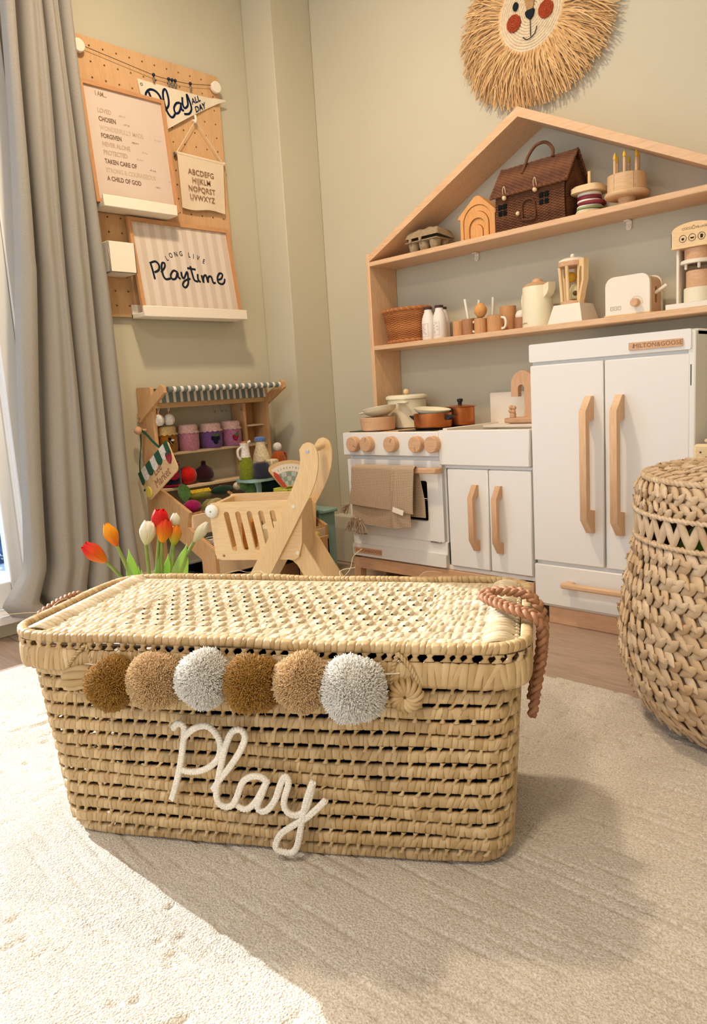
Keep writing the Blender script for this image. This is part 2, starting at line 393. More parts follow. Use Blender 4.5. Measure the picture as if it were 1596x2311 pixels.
# ---------------------------------------------------------------- ceiling lamps
m_lampw = mat('lamp_white', (240, 238, 232), .4)
m_glow, nt, _b = _new('lamp_glow'); _b.inputs['Emission Color'].default_value = (*lin((255, 220, 170)), 1); _b.inputs['Emission Strength'].default_value = 4
for (lx, ly, lb) in ((-1.58, 1.12, 'round white ceiling lamp above the toy stall'), (-.2, -.6, 'round white ceiling lamp over the middle of the rug')):
    t = thing('ceiling_lamp', lb, 'lamp', (lx, ly, 2.6), group='ceiling lamps')
    mb = MB(); lathe(mb, [(0, 0), (.11, 0), (.12, -.01), (.12, -.035), (.112, -.04), (.112, -.02), (0, -.02)][::-1], 32); part('housing', mb, m_lampw, t)
    mb = MB(); lathe(mb, [(0, -.026), (.111, -.026), (.111, -.022), (0, -.022)], 32); part('diffuser', mb, m_glow, t)
# ---------------------------------------------------------------- rug: short looped pile with broken ribs
m_rug, nt, b_ = _new('rug_pile'); L = nt.links; b_.inputs['Roughness'].default_value = 1; b_.inputs['Specular IOR Level'].default_value = .05; b_.inputs['Sheen Weight'].default_value = .25
tc = _nd(nt, 'ShaderNodeTexCoord')
n1 = _nd(nt, 'ShaderNodeTexNoise', Scale=260, Detail=3, Roughness=.65); L.new(tc.outputs['Object'], n1.inputs['Vector'])
n2 = _nd(nt, 'ShaderNodeTexNoise', Scale=7, Detail=3); L.new(tc.outputs['Object'], n2.inputs['Vector'])
r1 = _nd(nt, 'ShaderNodeValToRGB'); r1.color_ramp.elements[0].position = .3; r1.color_ramp.elements[1].position = .62
r1.color_ramp.elements[0].color = (*lin((190, 178, 160)), 1); r1.color_ramp.elements[1].color = (*lin((238, 230, 216)), 1); L.new(n1.outputs[0], r1.inputs[0])
r2 = _nd(nt, 'ShaderNodeValToRGB'); r2.color_ramp.elements[0].position = .35; r2.color_ramp.elements[1].position = .7
r2.color_ramp.elements[0].color = (.86, .84, .82, 1); r2.color_ramp.elements[1].color = (1, 1, 1, 1); L.new(n2.outputs[0], r2.inputs[0])
mx = _nd(nt, 'ShaderNodeMix', data_type='RGBA', blend_type='MULTIPLY'); mx.inputs[0].default_value = 1; L.new(r1.outputs[0], mx.inputs[6]); L.new(r2.outputs[0], mx.inputs[7]); L.new(mx.outputs[2], b_.inputs['Base Color'])
vo = _nd(nt, 'ShaderNodeTexVoronoi', Scale=330); L.new(tc.outputs['Object'], vo.inputs['Vector'])
bp1 = _nd(nt, 'ShaderNodeBump', Strength=.55, Distance=.003, invert=True); L.new(vo.outputs['Distance'], bp1.inputs['Height'])
bp2 = _nd(nt, 'ShaderNodeBump', Strength=.6, Distance=.003); L.new(n1.outputs[0], bp2.inputs['Height']); L.new(bp1.outputs[0], bp2.inputs['Normal']); L.new(bp2.outputs[0], b_.inputs['Normal'])
def vnoise(x, y, seed=0):
    """smooth value noise"""
    r = np.random.default_rng(seed); tb = r.random((256, 256)); xi = np.floor(x).astype(int); yi = np.floor(y).astype(int); fx = x-xi; fy = y-yi
    fx = fx*fx*(3-2*fx); fy = fy*fy*(3-2*fy); g = lambda a, b: tb[a % 256, b % 256]
    return (g(xi, yi)*(1-fx)+g(xi+1, yi)*fx)*(1-fy)+(g(xi, yi+1)*(1-fx)+g(xi+1, yi+1)*fx)*fy
RX0, RX1, RY0, RY1, RUGZ = -2.16, .75, -.7, 1.57, .012
gx = np.linspace(RX0, RX1, 600); gy = np.linspace(RY0, RY1, 640); X, Y = np.meshgrid(gx, gy, indexing='ij')
# ribs run along x and break up into dashes
q = Y/.026+vnoise(X*3, Y*3, 3)*1.6; rib = np.abs(((q % 1)-.5)*2); seg = vnoise(X/.075, np.floor(q)*7.3, 5)
groove = np.clip((.34-rib)/.34, 0, 1)*np.clip((seg-.42)*4, 0, 1)
pit = np.clip((vnoise(X/.017, Y/.024, 8)-.76)*8, 0, 1)*np.clip((vnoise(X/.22, Y/.22, 9)-.38)*4, 0, 1)
Z = RUGZ-.0038*groove-.0042*pit+.0012*(vnoise(X/.006, Y/.006, 11)-.5)+.002*(vnoise(X/.2, Y/.2, 12)-.5)
edge = np.minimum(np.minimum(X-RX0, RX1-X), np.minimum(Y-RY0, RY1-Y)); Z = np.where(edge < .006, .001+edge*1.2, Z)
mb = MB(); grid(mb, np.dstack((X, Y, Z))); box(mb, (RX0, RY0, .0005), (RX1, RY1, .004), .0005)
solo('rug', mb, m_rug, 'pale beige short pile area rug with broken rib texture', 'rug', smooth=180)
# ---------------------------------------------------------------- curtain
m_curt = mat('linen_curtain', (172, 166, 156), .95, .1, (158, 152, 142), 900, .25, 1100, stretch=(1, 1, .25), sheen=.15, trans=.12)
t = thing('curtain', 'floor length grey linen curtain hanging in deep folds', 'curtain', (-2.42, 1.15, 0))
zs = np.r_[np.linspace(.075, .2, 10), np.linspace(.22, 2.36, 50)]
LE = lambda z: np.interp(z, [.075, .12, .23, .36, .78, 1.19, 1.59, 2.0, 2.4], [.90, .86, .912, .925, .969, 1.015, 1.045, 1.075, 1.10])
RE = lambda z: np.interp(z, [.07, .29, .76, 1.2, 1.64, 2.04, 2.4], [1.347, 1.336, 1.334, 1.322, 1.316, 1.305, 1.295])
U = np.linspace(0, 1, 220); P = np.zeros((len(U), len(zs), 3))
# fold shape: position across (v) and depth (x) of successive pleats
nodes_u = np.array([0, .06, .13, .17, .215, .27, .335, .385, .43, .49, .545, .59, .645, .70, .75, .81, .865, .91, .955, 1.])
nodes_x = np.array([-.015, .03, .045, .03, -.055, -.06, .01, .04, .018, .035, .012, -.045, .02, .042, .015, .03, -.035, .02, .04, -.02])
nodes_y = np.array([0, .02, .09, .17, .19, .235, .25, .33, .41, .45, .53, .545, .57, .645, .71, .76, .80, .825, .92, 1.])
fx_ = np.interp(U, nodes_u, nodes_x); fy_ = np.interp(U, nodes_u, nodes_y)
ker = np.exp(-.5*(np.arange(-8, 9)/3.2)**2); ker /= ker.sum()
fx_ = np.convolve(np.pad(fx_, 8, 'edge'), ker, 'valid'); fy_ = np.convolve(np.pad(fy_, 8, 'edge'), ker, 'valid')
for j, z in enumerate(zs):
    a = LE(z); b = RE(z); k = 1-.25*max(0, (z-.8)/1.6)
    P[:, j, 0] = -2.425+fx_*k*(1.1 if z < .5 else 1)+.006*np.sin(U*23+z*3)*(z < 1.2); P[:, j, 1] = a+(b-a)*fy_+.004*np.sin(z*5+U*9); P[:, j, 2] = z
    if z < .24: w = np.clip((.12-U)/.12, 0, 1)*(.24-z)/.17; P[:, j, 0] -= .035*w; P[:, j, 1] -= .03*w
mb = MB(); grid(mb, P); grid(mb, P-np.array([.0025, 0, 0]), flip=True); part('cloth', mb, m_curt, t, 1, 180)
mb = MB(); tube(mb, [(-2.43, y, 2.38) for y in (-2.1, -.5, 1.1, 1.42)], .012, 14, up=(1, 0, 0)); ball(mb, .02, (-2.43, 1.43, 2.38))
for y in (-2.0, 1.38): box(mb, (XL, y-.008, 2.37), (-2.425, y+.008, 2.39), .002); cyl(mb, .022, 0, .006, 16, M=basis((XL, y, 2.38), (0, 1, 0), (0, 0, 1)))
part('rod', mb, m_steel, t, 1)
# ================================================================= house shaped hutch shelf
def slab(lo, hi, b=.002): mb = MB(); return box(mb, lo, hi, b)
HF, HB = 2.145, 2.299
t = thing('house_hutch_shelf', 'tall maple hutch with house shaped roof and two long shelves', 'shelf', (-1.304, 2.22, 0))
part('side_panel', slab((-1.975, HF, 0), (-1.958, HB, 1.246)), maple('z'), t, 1)
part('side_panel', slab((-.650, HF, 0), (-.633, HB, 1.246)), maple('z'), t, 1)
part('shelf_board', slab((-1.958, HF, 1.199), (-.650, HB, 1.217)), maple('x'), t, 1)
part('shelf_board', slab((-1.958, HF, .889), (-.650, HB, .907)), maple('x'), t, 1)
for s in (-1, 1):
    mb = MB(); a = (s*.654, 1.242); b = (0, 1.573); th = .026
    d = np.array([b[0]-a[0], b[1]-a[1]]); d /= np.linalg.norm(d); n = np.array([d[1], -d[0]])*(1 if s < 0 else -1); h = th/abs(n[1])
    pts = [a, b, (b[0], b[1]-h), (a[0]+(.016/d[1]*d[0] if 0 else 0), a[1]-h+.004)]
    plate(mb, [(x-1.304, z) for x, z in pts], (), 0, HB-HF, basis((0, HB, 0), (1, 0, 0), (0, 0, 1))); part('roof_board', mb, maple('x'), t, 1)
for bx in (-1.575, -1.019):
    mb = MB(); box(mb, (bx-.009, HB-.022, 1.194), (bx+.009, HB-.001, 1.1985), .001); box(mb, (bx-.009, HB-.004, 1.176), (bx+.009, HB-.0005, 1.1985), .001)
    cyl(mb, .009, 0, .004, 16, M=basis((bx, HB-.003, 1.178), (1, 0, 0), (0, 0, 1), (0, -1, 0))); cyl(mb, .004, .003, .007, 10, M=basis((bx, HB-.003, 1.178), (1, 0, 0), (0, 0, 1), (0, -1, 0)))
    part('wall_bracket', mb, m_offwhite, t, 1)

# ================================================================= play kitchen (oven and sink)
FY = 1.95
def bracket_handle(x0, x1, z0, z1, y, prot, ch, grip, foot):
    """bracket handle, profile in (depth, z)"""
    mb = MB(); pr = [(0, z0), (0, z0+foot), (prot-grip, z0+foot+.006), (prot-grip, z1-foot-.006), (0, z1-foot), (0, z1), (prot*.30, z1), (prot, z1-ch), (prot, z0+ch), (prot*.30, z0)]
    return plate(mb, pr, (), x0, x1, basis((0, y, 0), (0, -1, 0), (0, 0, 1), (1, 0, 0)))
k = thing('play_kitchen', 'white wooden play kitchen with oven, round knobs and farmhouse sink', 'play kitchen', (-1.56, 2.1, 0))
mb = MB(); KY = 2.27
box(mb, (-1.942, FY+.016, .125), (-1.925, KY, .586), .002); box(mb, (-1.187, FY+.016, .125), (-1.172, KY, .586), .002); box(mb, (-1.515, FY+.016, .125), (-1.500, KY, .586), .002)
box(mb, (-1.942, FY+.014, .122), (-1.172, KY, .137), .002); box(mb, (-1.942, KY-.01, .125), (-1.172, KY, .586), .002)
box(mb, (-1.925, FY+.016, .480), (-1.515, FY+.03, .506), .002); box(mb, (-1.942, FY+.006, .137), (-1.500, FY+.03, .217), .002)
box(mb, (-1.500, FY+.010, .468), (-1.172, FY+.026, .480), .002)
part('cabinet_body', mb, m_white, k, 1)
part('control_panel', slab((-1.9585, FY-.004, .507), (-1.5135, FY+.016, .5905), .003), m_white, k, 1)
part('stove_top', slab((-1.955, FY+.016, .586), (-1.513, KY, .5905), .001), maple('y'), k, 1)
for x0, x1 in ((-1.945, -1.800), (-1.705, -1.556)): part('black_hob', slab((x0, FY+.02, .5905), (x1, KY-.02, .5935), .001), m_black, k, 1)
for kx, ang in ((-1.891, 2.0), (-1.823, .2), (-1.709, .6), (-1.595, 3.0), (-1.526, None)):
    mb = MB(); M = basis((kx, FY-.004, .5495), (1, 0, 0), (0, 0, 1), (0, -1, 0)); cyl(mb, .0275, 0, .026, 32, .0025, M)
    kn = part('control_knob', mb, beech('x'), k, 1)
    if ang is not None:
        mb = MB(); box(mb, (-.0012, .008, .0255), (.0012, .024, .0265), .0003, M @ RZ(-ang)); part('pointer_mark', mb, m_brownink, kn, 1)
mb = MB(); plate(mb, rrect(-1.943, .217, -1.506, .4935, .004), [rrect(-1.868, .285, -1.571, .424, .008)], 0, .016, basis((0, FY+.016, 0), (1, 0, 0), (0, 0, 1)))
od = part('oven_door', mb, m_white, k, 1)
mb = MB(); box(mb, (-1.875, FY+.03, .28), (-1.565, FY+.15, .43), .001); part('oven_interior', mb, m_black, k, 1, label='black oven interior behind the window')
mb = MB(); box(mb, (-1.866, FY+.018, .352), (-1.573, FY+.026, .360), .001); part('oven_rack', mb, m_steel, k, 1)
mb = MB(); box(mb, (-1.886, FY-.046, .4545), (-1.499, FY-.028, .4725), .003)
for x in (-1.886, -1.525): box(mb, (x, FY-.032, .4545), (x+.026, FY, .4725), .003)
part('oven_handle', mb, beech('x'), od, 1)
mb = MB(); plate(mb, rrect(-1.940, .130, -1.500, .176, .006), (), 0, .012, basis((0, FY+.008, 0), (1, 0, 0), (0, 0, 1))); part('plinth_panel', mb, m_white, k, 1)
def nameplate(parent, x0, x1, z0, z1, y, size, name):
    mb = MB(); plate(mb, rrect(x0, z0, x1, z1, .002), (), 0, .004, basis((0, y, 0), (1, 0, 0), (0, 0, 1))); p = part(name, mb, beech('x'), parent, 1, label='small wooden plate reading MILTON&GOOSE')
    mb = MB(); M = basis((x0+(x1-x0)*.545, y-.0041, z0+(z1-z0)*.26), (1, 0, 0), (0, 0, 1)); text(mb, 'MILTON&GOOSE', size, M, .0006, 'CENTER', 1.05, 1.02)
    B = basis((x0+(x1-x0)*.085, y-.0043, z0+(z1-z0)*.3), (1, 0, 0), (0, 0, 1)); s = (z1-z0)*.5
    plate(mb, [(-.5*s, .45*s), (-.15*s, .1*s), (.05*s, .35*s), (.05*s, .9*s), (.25*s, 1.05*s), (.4*s, .9*s), (.25*s, .85*s), (.3*s, .4*s), (.15*s, .05*s), (.2*s, -.1*s), (0, -.1*s), (-.1*s, 0)], (), -.0003, .0003, B)
    part('lettering', mb, m_brownink, p, 1); return p
nameplate(k, -1.930, -1.792, .142, .162, FY-.004, .0155, 'name_plate')
for x in (-1.913, -1.565): part('hinge', slab((x, FY-.002, .2125), (x+.045, FY+.004, .2165), .0005), m_steel, k, 1)
# sink
mb = MB(); box(mb, (-1.511, FY-.006, .480), (-1.1705, FY+.012, .5945), .003); part('sink_front', mb, m_white, k, 1)
mb = MB(); box(mb, (-1.505, FY+.012, .575), (-1.487, KY, .600), .002); box(mb, (-1.187, FY+.012, .575), (-1.172, KY, .594), .002)
box(mb, (-1.487, FY+.02, .50), (-1.187, KY, .51), .002); box(mb, (-1.505, KY-.10, .586), (-1.172, KY+.012, .596), .002); part('sink_basin', mb, m_offwhite, k, 1)
mb = MB(); plate(mb, rrect(-1.522, .596, -1.172, .704, .005), (), 0, .012, basis((0, 2.284, 0), (1, 0, 0), (0, 0, 1))); part('splashback', mb, m_offwhite, k, 1)
mb = MB(); fx = -1.345   # arched wooden tap
arc = [(-.052+0, .688)] 
outer = [(-1.391, .687)]+[(-1.391+.044-.044*math.cos(a), .727+.046*math.sin(a)) for a in np.linspace(0, PI, 14)]+[(-1.303, .617), (-1.340, .617)]
inner = [(-1.340, .715)]+[(-1.352-.012*math.cos(a)+.0, .715+.012*math.sin(a)) for a in np.linspace(PI, 0, 8)][1:]+[(-1.364, .687)]
plate(mb, outer+inner, (), 0, .022, basis((0, 2.225, 0), (1, 0, 0), (0, 0, 1))); tp = part('tap', mb, beech('z'), k, 1)
mb = MB(); box(mb, (-1.408, 2.18, .600), (-1.25, 2.25, .617), .003); box(mb, (-1.392, 2.19, .594), (-1.26, 2.24, .601), .001); part('tap_base', mb, beech('x'), tp, 1)
mb = MB(); cyl(mb, .011, .617, .632, 16, M=T(-1.384, 2.20, 0)); ball(mb, .008, (-1.384, 2.20, .637))
for a in range(4): ball(mb, .0075, (-1.384+.009*math.cos(a*PI/2+.6), 2.20-.003, .645+.009*math.sin(a*PI/2+.6)), 10, 6)
part('tap_knob', mb, beech('z'), tp, 1)
for x0, x1, hx in ((-1.4845, -1.3265, -1.381), (-1.3225, -1.172, -1.292)):
    mb = MB(); box(mb, (x0, FY, .1405), (x1, FY+.016, .4675), .003); d = part('cupboard_door', mb, m_white, k, 1)
    part('door_handle', bracket_handle(hx, hx+.019, .204, .419, FY, .036, .038, .016, .034), beech('z'), d, 1)
mb = MB(); box(mb, (-1.948, FY+.004, .078), (-1.172, FY+.024, .122), .002); box(mb, (-1.948, KY-.03, .078), (-1.172, KY-.01, .122), .002)
for x in (-1.948, -1.195): box(mb, (x, FY+.02, .078), (x+.022, KY-.02, .122), .002)
part('base_rail', mb, beech('x'), k, 1)
for x in (-1.949, -1.207):
    for y in (FY+.003, KY-.045): part('leg', slab((x, y, 0), (x+.034, y+.034, .122)), beech('z'), k, 1)
# tea towel over the oven handle
m_towel, nt, b_ = _new('gingham_towel'); L = nt.links; b_.inputs['Roughness'].default_value = .95; b_.inputs['Specular IOR Level'].default_value = .1
tc = _nd(nt, 'ShaderNodeUVMap'); 
at = _nd(nt, 'ShaderNodeAttribute', attribute_name='cloth_uv'); sp = _nd(nt, 'ShaderNodeSeparateXYZ'); L.new(at.outputs['Vector'], sp.inputs[0]); prev = None
for ch in (0, 1):
    mu = _nd(nt, 'ShaderNodeMath', operation='MULTIPLY'); mu.inputs[1].default_value = 2*PI/.0052; L.new(sp.outputs[ch], mu.inputs[0])
    si = _nd(nt, 'ShaderNodeMath', operation='SINE'); L.new(mu.outputs[0], si.inputs[0])
    if prev is None: prev = si
    else: ad = _nd(nt, 'ShaderNodeMath', operation='MAXIMUM'); L.new(prev.outputs[0], ad.inputs[0]); L.new(si.outputs[0], ad.inputs[1])
rp = _nd(nt, 'ShaderNodeValToRGB'); rp.color_ramp.elements[0].position = .1; rp.color_ramp.elements[1].position = .75
rp.color_ramp.elements[0].color = (*lin((212, 192, 164)), 1); rp.color_ramp.elements[1].color = (*lin((160, 134, 108)), 1)
L.new(ad.outputs[0], rp.inputs[0]); L.new(rp.outputs[0], b_.inputs['Base Color'])
def cloth(u0, u1, prof, nu, wob, sl=0.):
    """cloth strip: prof is list of (y, z) along its length; returns MB and uv"""
    pr, s = resample(np.array([(0, a, b) for a, b in prof]), .006); us = np.linspace(0, 1, nu); P = np.zeros((nu, len(pr), 3)); UV = np.zeros((nu, len(pr), 3))
    for i, u in enumerate(us):
        x = u0+(u1-u0)*u
        for j, q in enumerate(pr):
            P[i, j] = (x+wob(u, s[j])[0], q[1]+wob(u, s[j])[1], q[2]+wob(u, s[j])[2]); UV[i, j] = (x, s[j], 0)
    return P, UV
def cloth_part(name, P, UV, parent, th=.0022):
    mb = MB(); Q = P+np.array([0, th, 0]); grid(mb, P); grid(mb, Q, flip=True); n, m = P.shape[:2]
    b = np.r_[np.arange(n)*m, (n-1)*m+np.arange(m), (np.arange(n)*m+m-1)[::-1], np.arange(m)[::-1]]
    mb.add(np.concatenate((P.reshape(-1, 3)[b], Q.reshape(-1, 3)[b])), [[i, i+1, i+1+len(b), i+len(b)] for i in range(len(b)-1)])
    uv = np.concatenate((UV.reshape(-1, 3), UV.reshape(-1, 3), UV.reshape(-1, 3)[b], UV.reshape(-1, 3)[b])); o = part(name, mb, m_towel, parent, 1, 180)
    a = o.data.attributes.new('cloth_uv', 'FLOAT_VECTOR', 'POINT'); a.data.foreach_set('vector', uv.reshape(-1).astype(np.float32)); return o
tw = thing('tea_towel', 'beige gingham tea towel with tassels draped over the oven handle', 'towel', (-1.72, 1.91, .478))
H0 = FY-.047
wob = lambda u, s: (-.018*np.clip((s-.06)/.2, 0, 1)*(1-.4*u)-.028*np.clip((s-.06)/.2, 0, 1)*u, -.010*np.exp(-((u-.72-.1*s)/.07)**2)*np.clip(s/.1, 0, 1)-.004*np.sin(u*7+2)*np.clip(s/.12, 0, 1), .018*np.clip((s-.1)/.2, 0, 1)*(1-u)*0-.012*np.clip((s-.18)/.1, 0, 1)*np.sin(u*3.1))
under = [(FY-.022, .30), (FY-.024, .46), (FY-.03, .4755), (H0, .4775), (H0-.006, .470), (H0-.008, .30), (H0-.007, .272)]
P, UV = cloth(-1.858, -1.566, under, 60, wob); cloth_part('towel_body', P, UV, tw)
wob2 = lambda u, s: (-.034*np.clip((s-.02)/.17, 0, 1)*(1-u)-.012*np.clip(s/.17, 0, 1)*u, -.006-.012*np.exp(-((u-.74)/.06)**2)*np.clip(s/.08, 0, 1)-.003*np.sin(u*8)*np.clip(s/.1, 0, 1), .036*np.clip((s-.1)/.06, 0, 1)*(1-u)*.55)
P, UV = cloth(-1.852, -1.572, [(FY-.03, .4795), (H0, .4815), (H0-.010, .472), (H0-.012, .36), (H0-.011, .318)], 56, wob2); cloth_part('towel_fold', P, UV, tw)
mb = MB(); box(mb, (-.026, -.009, 0), (.026, .009, .001), .0003, basis((-1.640, H0-.031, .3275), (.96, -.05, -.2), (.15, .1, .98))); part('care_label', mb, m_offwhite, tw, 1, label='small cream fabric label')
m_tassel = mat('tassel_yarn', (190, 170, 146), .95, .1, (168, 148, 124), 60)
for tx, tz, ln, an in ((-1.895, .333, .042, -.7), (-1.876, .286, .055, -.5), (-1.858, .284, .060, -.05), (-1.838, .280, .055, .15), (-1.868, .288, .045, -.25)):
    mb = MB()
    for q in range(22):
        a = an+RNG.normal()*.22; l = ln*RNG.uniform(.8, 1.1); d = np.array([math.sin(a), RNG.normal()*.12, -math.cos(a)]); o_ = np.array([tx+RNG.normal()*.003, H0-.014+RNG.normal()*.002, tz])
        tube(mb, [o_, o_+d*l*.45+RNG.normal(size=3)*.003, o_+d*l], (.0016, .0016, .0008), 4)
    ball(mb, .006, (tx, H0-.014, tz), 8, 6); part('tassel', mb, m_tassel, tw, 1)

# ================================================================= play fridge
r = thing('play_fridge', 'white wooden play fridge with two tall doors and maple handles', 'play fridge', (-.93, 2.1, 0))
RB = 2.27
mb = MB(); box(mb, (-1.1655, FY+.016, .052), (-1.148, RB, .838), .003); box(mb, (-.716, FY+.002, .052), (-.6965, RB, .836), .003); box(mb, (-1.1655, FY+.016, .822), (-.6965, RB, .839), .003)
box(mb, (-1.1655, FY+.016, .052), (-.6965, RB, .066), .002); box(mb, (-1.1655, RB-.012, .052), (-.6965, RB, .838), .002); box(mb, (-1.150, FY+.014, .180), (-.715, FY+.1, .2), .001); box(mb, (-1.150, FY+.014, .776), (-.715, FY+.03, .795), .001)
part('cabinet_body', mb, m_white, r, 1)
mb = MB(); plate(mb, rrect(-1.1660, .7885, -.7065, .8395, .005), (), 0, .018, basis((0, FY+.016, 0), (1, 0, 0), (0, 0, 1))); part('top_panel', mb, m_white, r, 1)
nameplate(r, -.865, -.726, .798, .8175, FY-.002, .0155, 'name_plate')
for x0, x1, hx in ((-1.1655, -.940, -.987), (-.9355, -.7095, -.899)):
    mb = MB(); box(mb, (x0, FY, .196), (x1, FY+.016, .7785), .003); d = part('fridge_door', mb, m_white, r, 1)
    part('door_handle', bracket_handle(hx, hx+.020, .298, .684, FY, .05, .042, .022, .064), maple('z'), d, 1)
for z in (.698, .462): part('hinge', slab((-.7095, FY+.002, z), (-.7055, FY+.008, z+.054), .0008), m_steel, r, 1)
mb = MB(); box(mb, (-1.1655, FY, .062), (-.7095, FY+.016, .1855), .003); d = part('drawer_front', mb, m_white, r, 1)
mb = MB(); box(mb, (-1.062, FY-.036, .128), (-.813, FY-.018, .144), .004)
for x in (-1.058, -.845): box(mb, (x, FY-.02, .128), (x+.028, FY, .144), .003)
part('drawer_handle', mb, maple('x'), d, 1)
part('plinth', slab((-1.128, FY+.015, 0), (-.735, FY+.035, .052)), beech('x'), r, 1); part('plinth', slab((-1.128, RB-.03, 0), (-.735, RB-.01, .052)), beech('x'), r, 1)

# ================================================================= pots on the hob
ZH = .5936
pt = thing('saucepan', 'small unpainted wooden toy pan on the hob', 'pan', (-1.853, 2.030, ZH))
mb = MB(); lathe(mb, rprof([(0, 0), (.062, 0), (.066, .048), (.060, .048), (.057, .008), (0, .008)], .002), 36); part('pan_body', mb, beech('x'), pt)
mb = MB(); box(mb, (-.086, -.010, .028), (-.060, .010, .038), .003); part('handle', mb, beech('x'), pt)
b1 = MB(); lathe(b1, rprof([(0, 0), (.03, 0), (.058, .016), (.064, .030), (.060, .030), (.053, .017), (.028, .004), (0, .004)], .001), 36, M=RY(-.16)); box(b1, (-.10, -.010, .022), (-.058, .010, .028), .002, RY(-.16))
solo('frying_pan', b1, m_cream, 'cream toy frying pan resting on the wooden pan', 'pan', loc=(-1.838, 2.030, ZH+.052))
pt = thing('stock_pot', 'tall cream toy stock pot with lid and ball knob', 'pot', (-1.835, 2.178, ZH))
mb = MB(); lathe(mb, rprof([(0, 0), (.073, 0), (.073, .105), (.069, .105), (.069, .01), (0, .01)], .002), 40); part('pot_body', mb, m_cream, pt)
mb = MB(); box(mb, (.02, -.085, .090), (.066, -.062, .098), .003); part('handle', mb, m_cream, pt); mb = MB(); box(mb, (-.092, -.012, .075), (-.070, .012, .083), .003); part('handle', mb, m_cream, pt)
mb = MB(); lathe(mb, rprof([(0, .105), (.078, .105), (.079, .117), (.066, .122), (0, .122)], .002), 40); ld = part('pot_lid', mb, m_cream, pt)
mb = MB(); ball(mb, .011, (0, 0, .133)); part('lid_knob', mb, birch('z'), ld)
cp = thing('copper_casserole', 'wide shallow copper toy casserole with black handles on the hob', 'pan', (-1.612, 2.05, ZH))
mb = MB(); lathe(mb, rprof([(0, 0), (.060, 0), (.065, .008), (.067, .054), (.065, .054), (.063, .01), (0, .004)], .002), 40); part('pan_body', mb, m_copper, cp)
mb = MB(); lathe(mb, [(0, -.0002), (.0605, -.0002), (.0648, .006), (.062, .0061), (0, .001)], 40); part('pan_base', mb, m_black, cp)
for s in (-1, 1):
    mb = MB(); plate(mb, [(.060, .030), (.075, .030), (.094, .044), (.094, .048), (.078, .046), (.060, .046)], (), -.013, .013, basis((0, 0, 0), (s, 0, 0), (0, 0, 1))); part('handle', mb, m_black, cp)
b1 = MB(); lathe(b1, rprof([(0, 0), (.03, 0), (.055, .014), (.066, .027), (.063, .027), (.052, .015), (.028, .003), (0, .003)], .001), 36, M=RY(.12))
solo('bowl', b1, m_cream, 'cream toy bowl tipped inside the copper casserole', 'bowl', loc=(-1.616, 2.05, ZH+.0435))
cp = thing('copper_saucepan', 'tall copper toy saucepan with lid and black knob', 'pan', (-1.590, 2.182, ZH))
mb = MB(); lathe(mb, rprof([(0, .001), (.048, .001), (.051, .006), (.051, .068), (0, .068)], .002), 40); part('pan_body', mb, m_copper, cp)
mb = MB(); lathe(mb, [(0, .068), (.056, .068), (.056, .070), (.03, .074), (0, .075)], 40); ld = part('lid', mb, m_copper, cp)
mb = MB(); lathe(mb, [(0, .074), (.007, .075), (.007, .082), (.011, .090), (.010, .096), (0, .098)], 20); part('lid_knob', mb, m_black, ld)
mb = MB(); lathe(mb, [(0, 0), (.0485, 0), (.0513, .005), (0, .005)], 40); part('pan_base', mb, m_black, cp)
mb = MB(); box(mb, (-.032, -.062, .047), (.006, -.048, .064), .003); part('handle', mb, m_black, cp)
mb = MB(); plate(mb, [(0, -.004), (.004, .001), (.003, .004), (0, .002), (-.003, .004), (-.004, .001)], (), 0, .001, basis((-.013, -.0625, .055), (1, 0, 0), (0, 0, 1))); part('heart_mark', mb, m_offwhite, cp)
# pine toy box to the right of the fridge
m_pine = wood('pine_x', (238, 214, 170), (220, 188, 138), 'x', 8, .5, .9)
px_ = thing('pine_toy_box', 'pale pine box with dark screw heads beside the fridge', 'box', (-.50, 2.05, 0))
mb = MB(); box(mb, (-.682, 1.90, .06), (-.3, 1.918, .555), .006); box(mb, (-.682, 2.02, .06), (-.3, 2.038, .555), .004); box(mb, (-.3, 1.90, .06), (-.282, 2.038, .555), .004); box(mb, (-.682, 1.90, .04), (-.282, 2.038, .06), .003); box(mb, (-.68, 1.918, .06), (-.664, 2.02, .54), .003)
for x in (-.68, -.312):
    for y in (1.902, 2.012): box(mb, (x, y, 0), (x+.024, y+.024, .06), .002)
part('box_body', mb, m_pine, px_, 1)
mb = MB(); box(mb, (-.668, 1.935, .555), (-.29, 2.02, .565), .003); part('lid', mb, m_pine, px_, 1)
for z in (.535, .509): mb = MB(); cyl(mb, .0022, 0, .001, 10, .0003, basis((-.664, 1.8995, z), (1, 0, 0), (0, 0, 1), (0, -1, 0))); part('screw', mb, m_black, px_, 1)
# ================================================================= things on the upper shelf
ZU, ZL = 1.217, .907
def weave(mb, f, n_st, n_row, amp=.0022, su=6, sv=5, nrm=None, var=None):
    """woven sheet: f(u, v) -> point arrays for u, v in 0..1; rows of weavers passing over and under stakes"""
    nu, nv = n_st*su+1, n_row*sv+1; u = np.linspace(0, 1, nu); v = np.linspace(0, 1, nv); U, V = np.meshgrid(u, v, indexing='ij')
    P = f(U, V); e = 1e-4; du = f(np.clip(U+e, 0, 1), V)-f(np.clip(U-e, 0, 1), V); dv = f(U, np.clip(V+e, 0, 1))-f(U, np.clip(V-e, 0, 1))
    n = np.cross(du, dv); n /= np.linalg.norm(n, axis=-1, keepdims=True)+1e-12
    row = np.floor(V*n_row*.99999); d = np.sin(U*n_st*PI+row*PI)*amp*.55+np.abs(np.sin(V*n_row*PI))*amp*1.0
    grid(mb, P+n*d[..., None], var=np.clip(.5+.5*np.sin(row*12.9898)*.8+.1*np.sin(U*50), 0, 1) if var is None else var); return mb
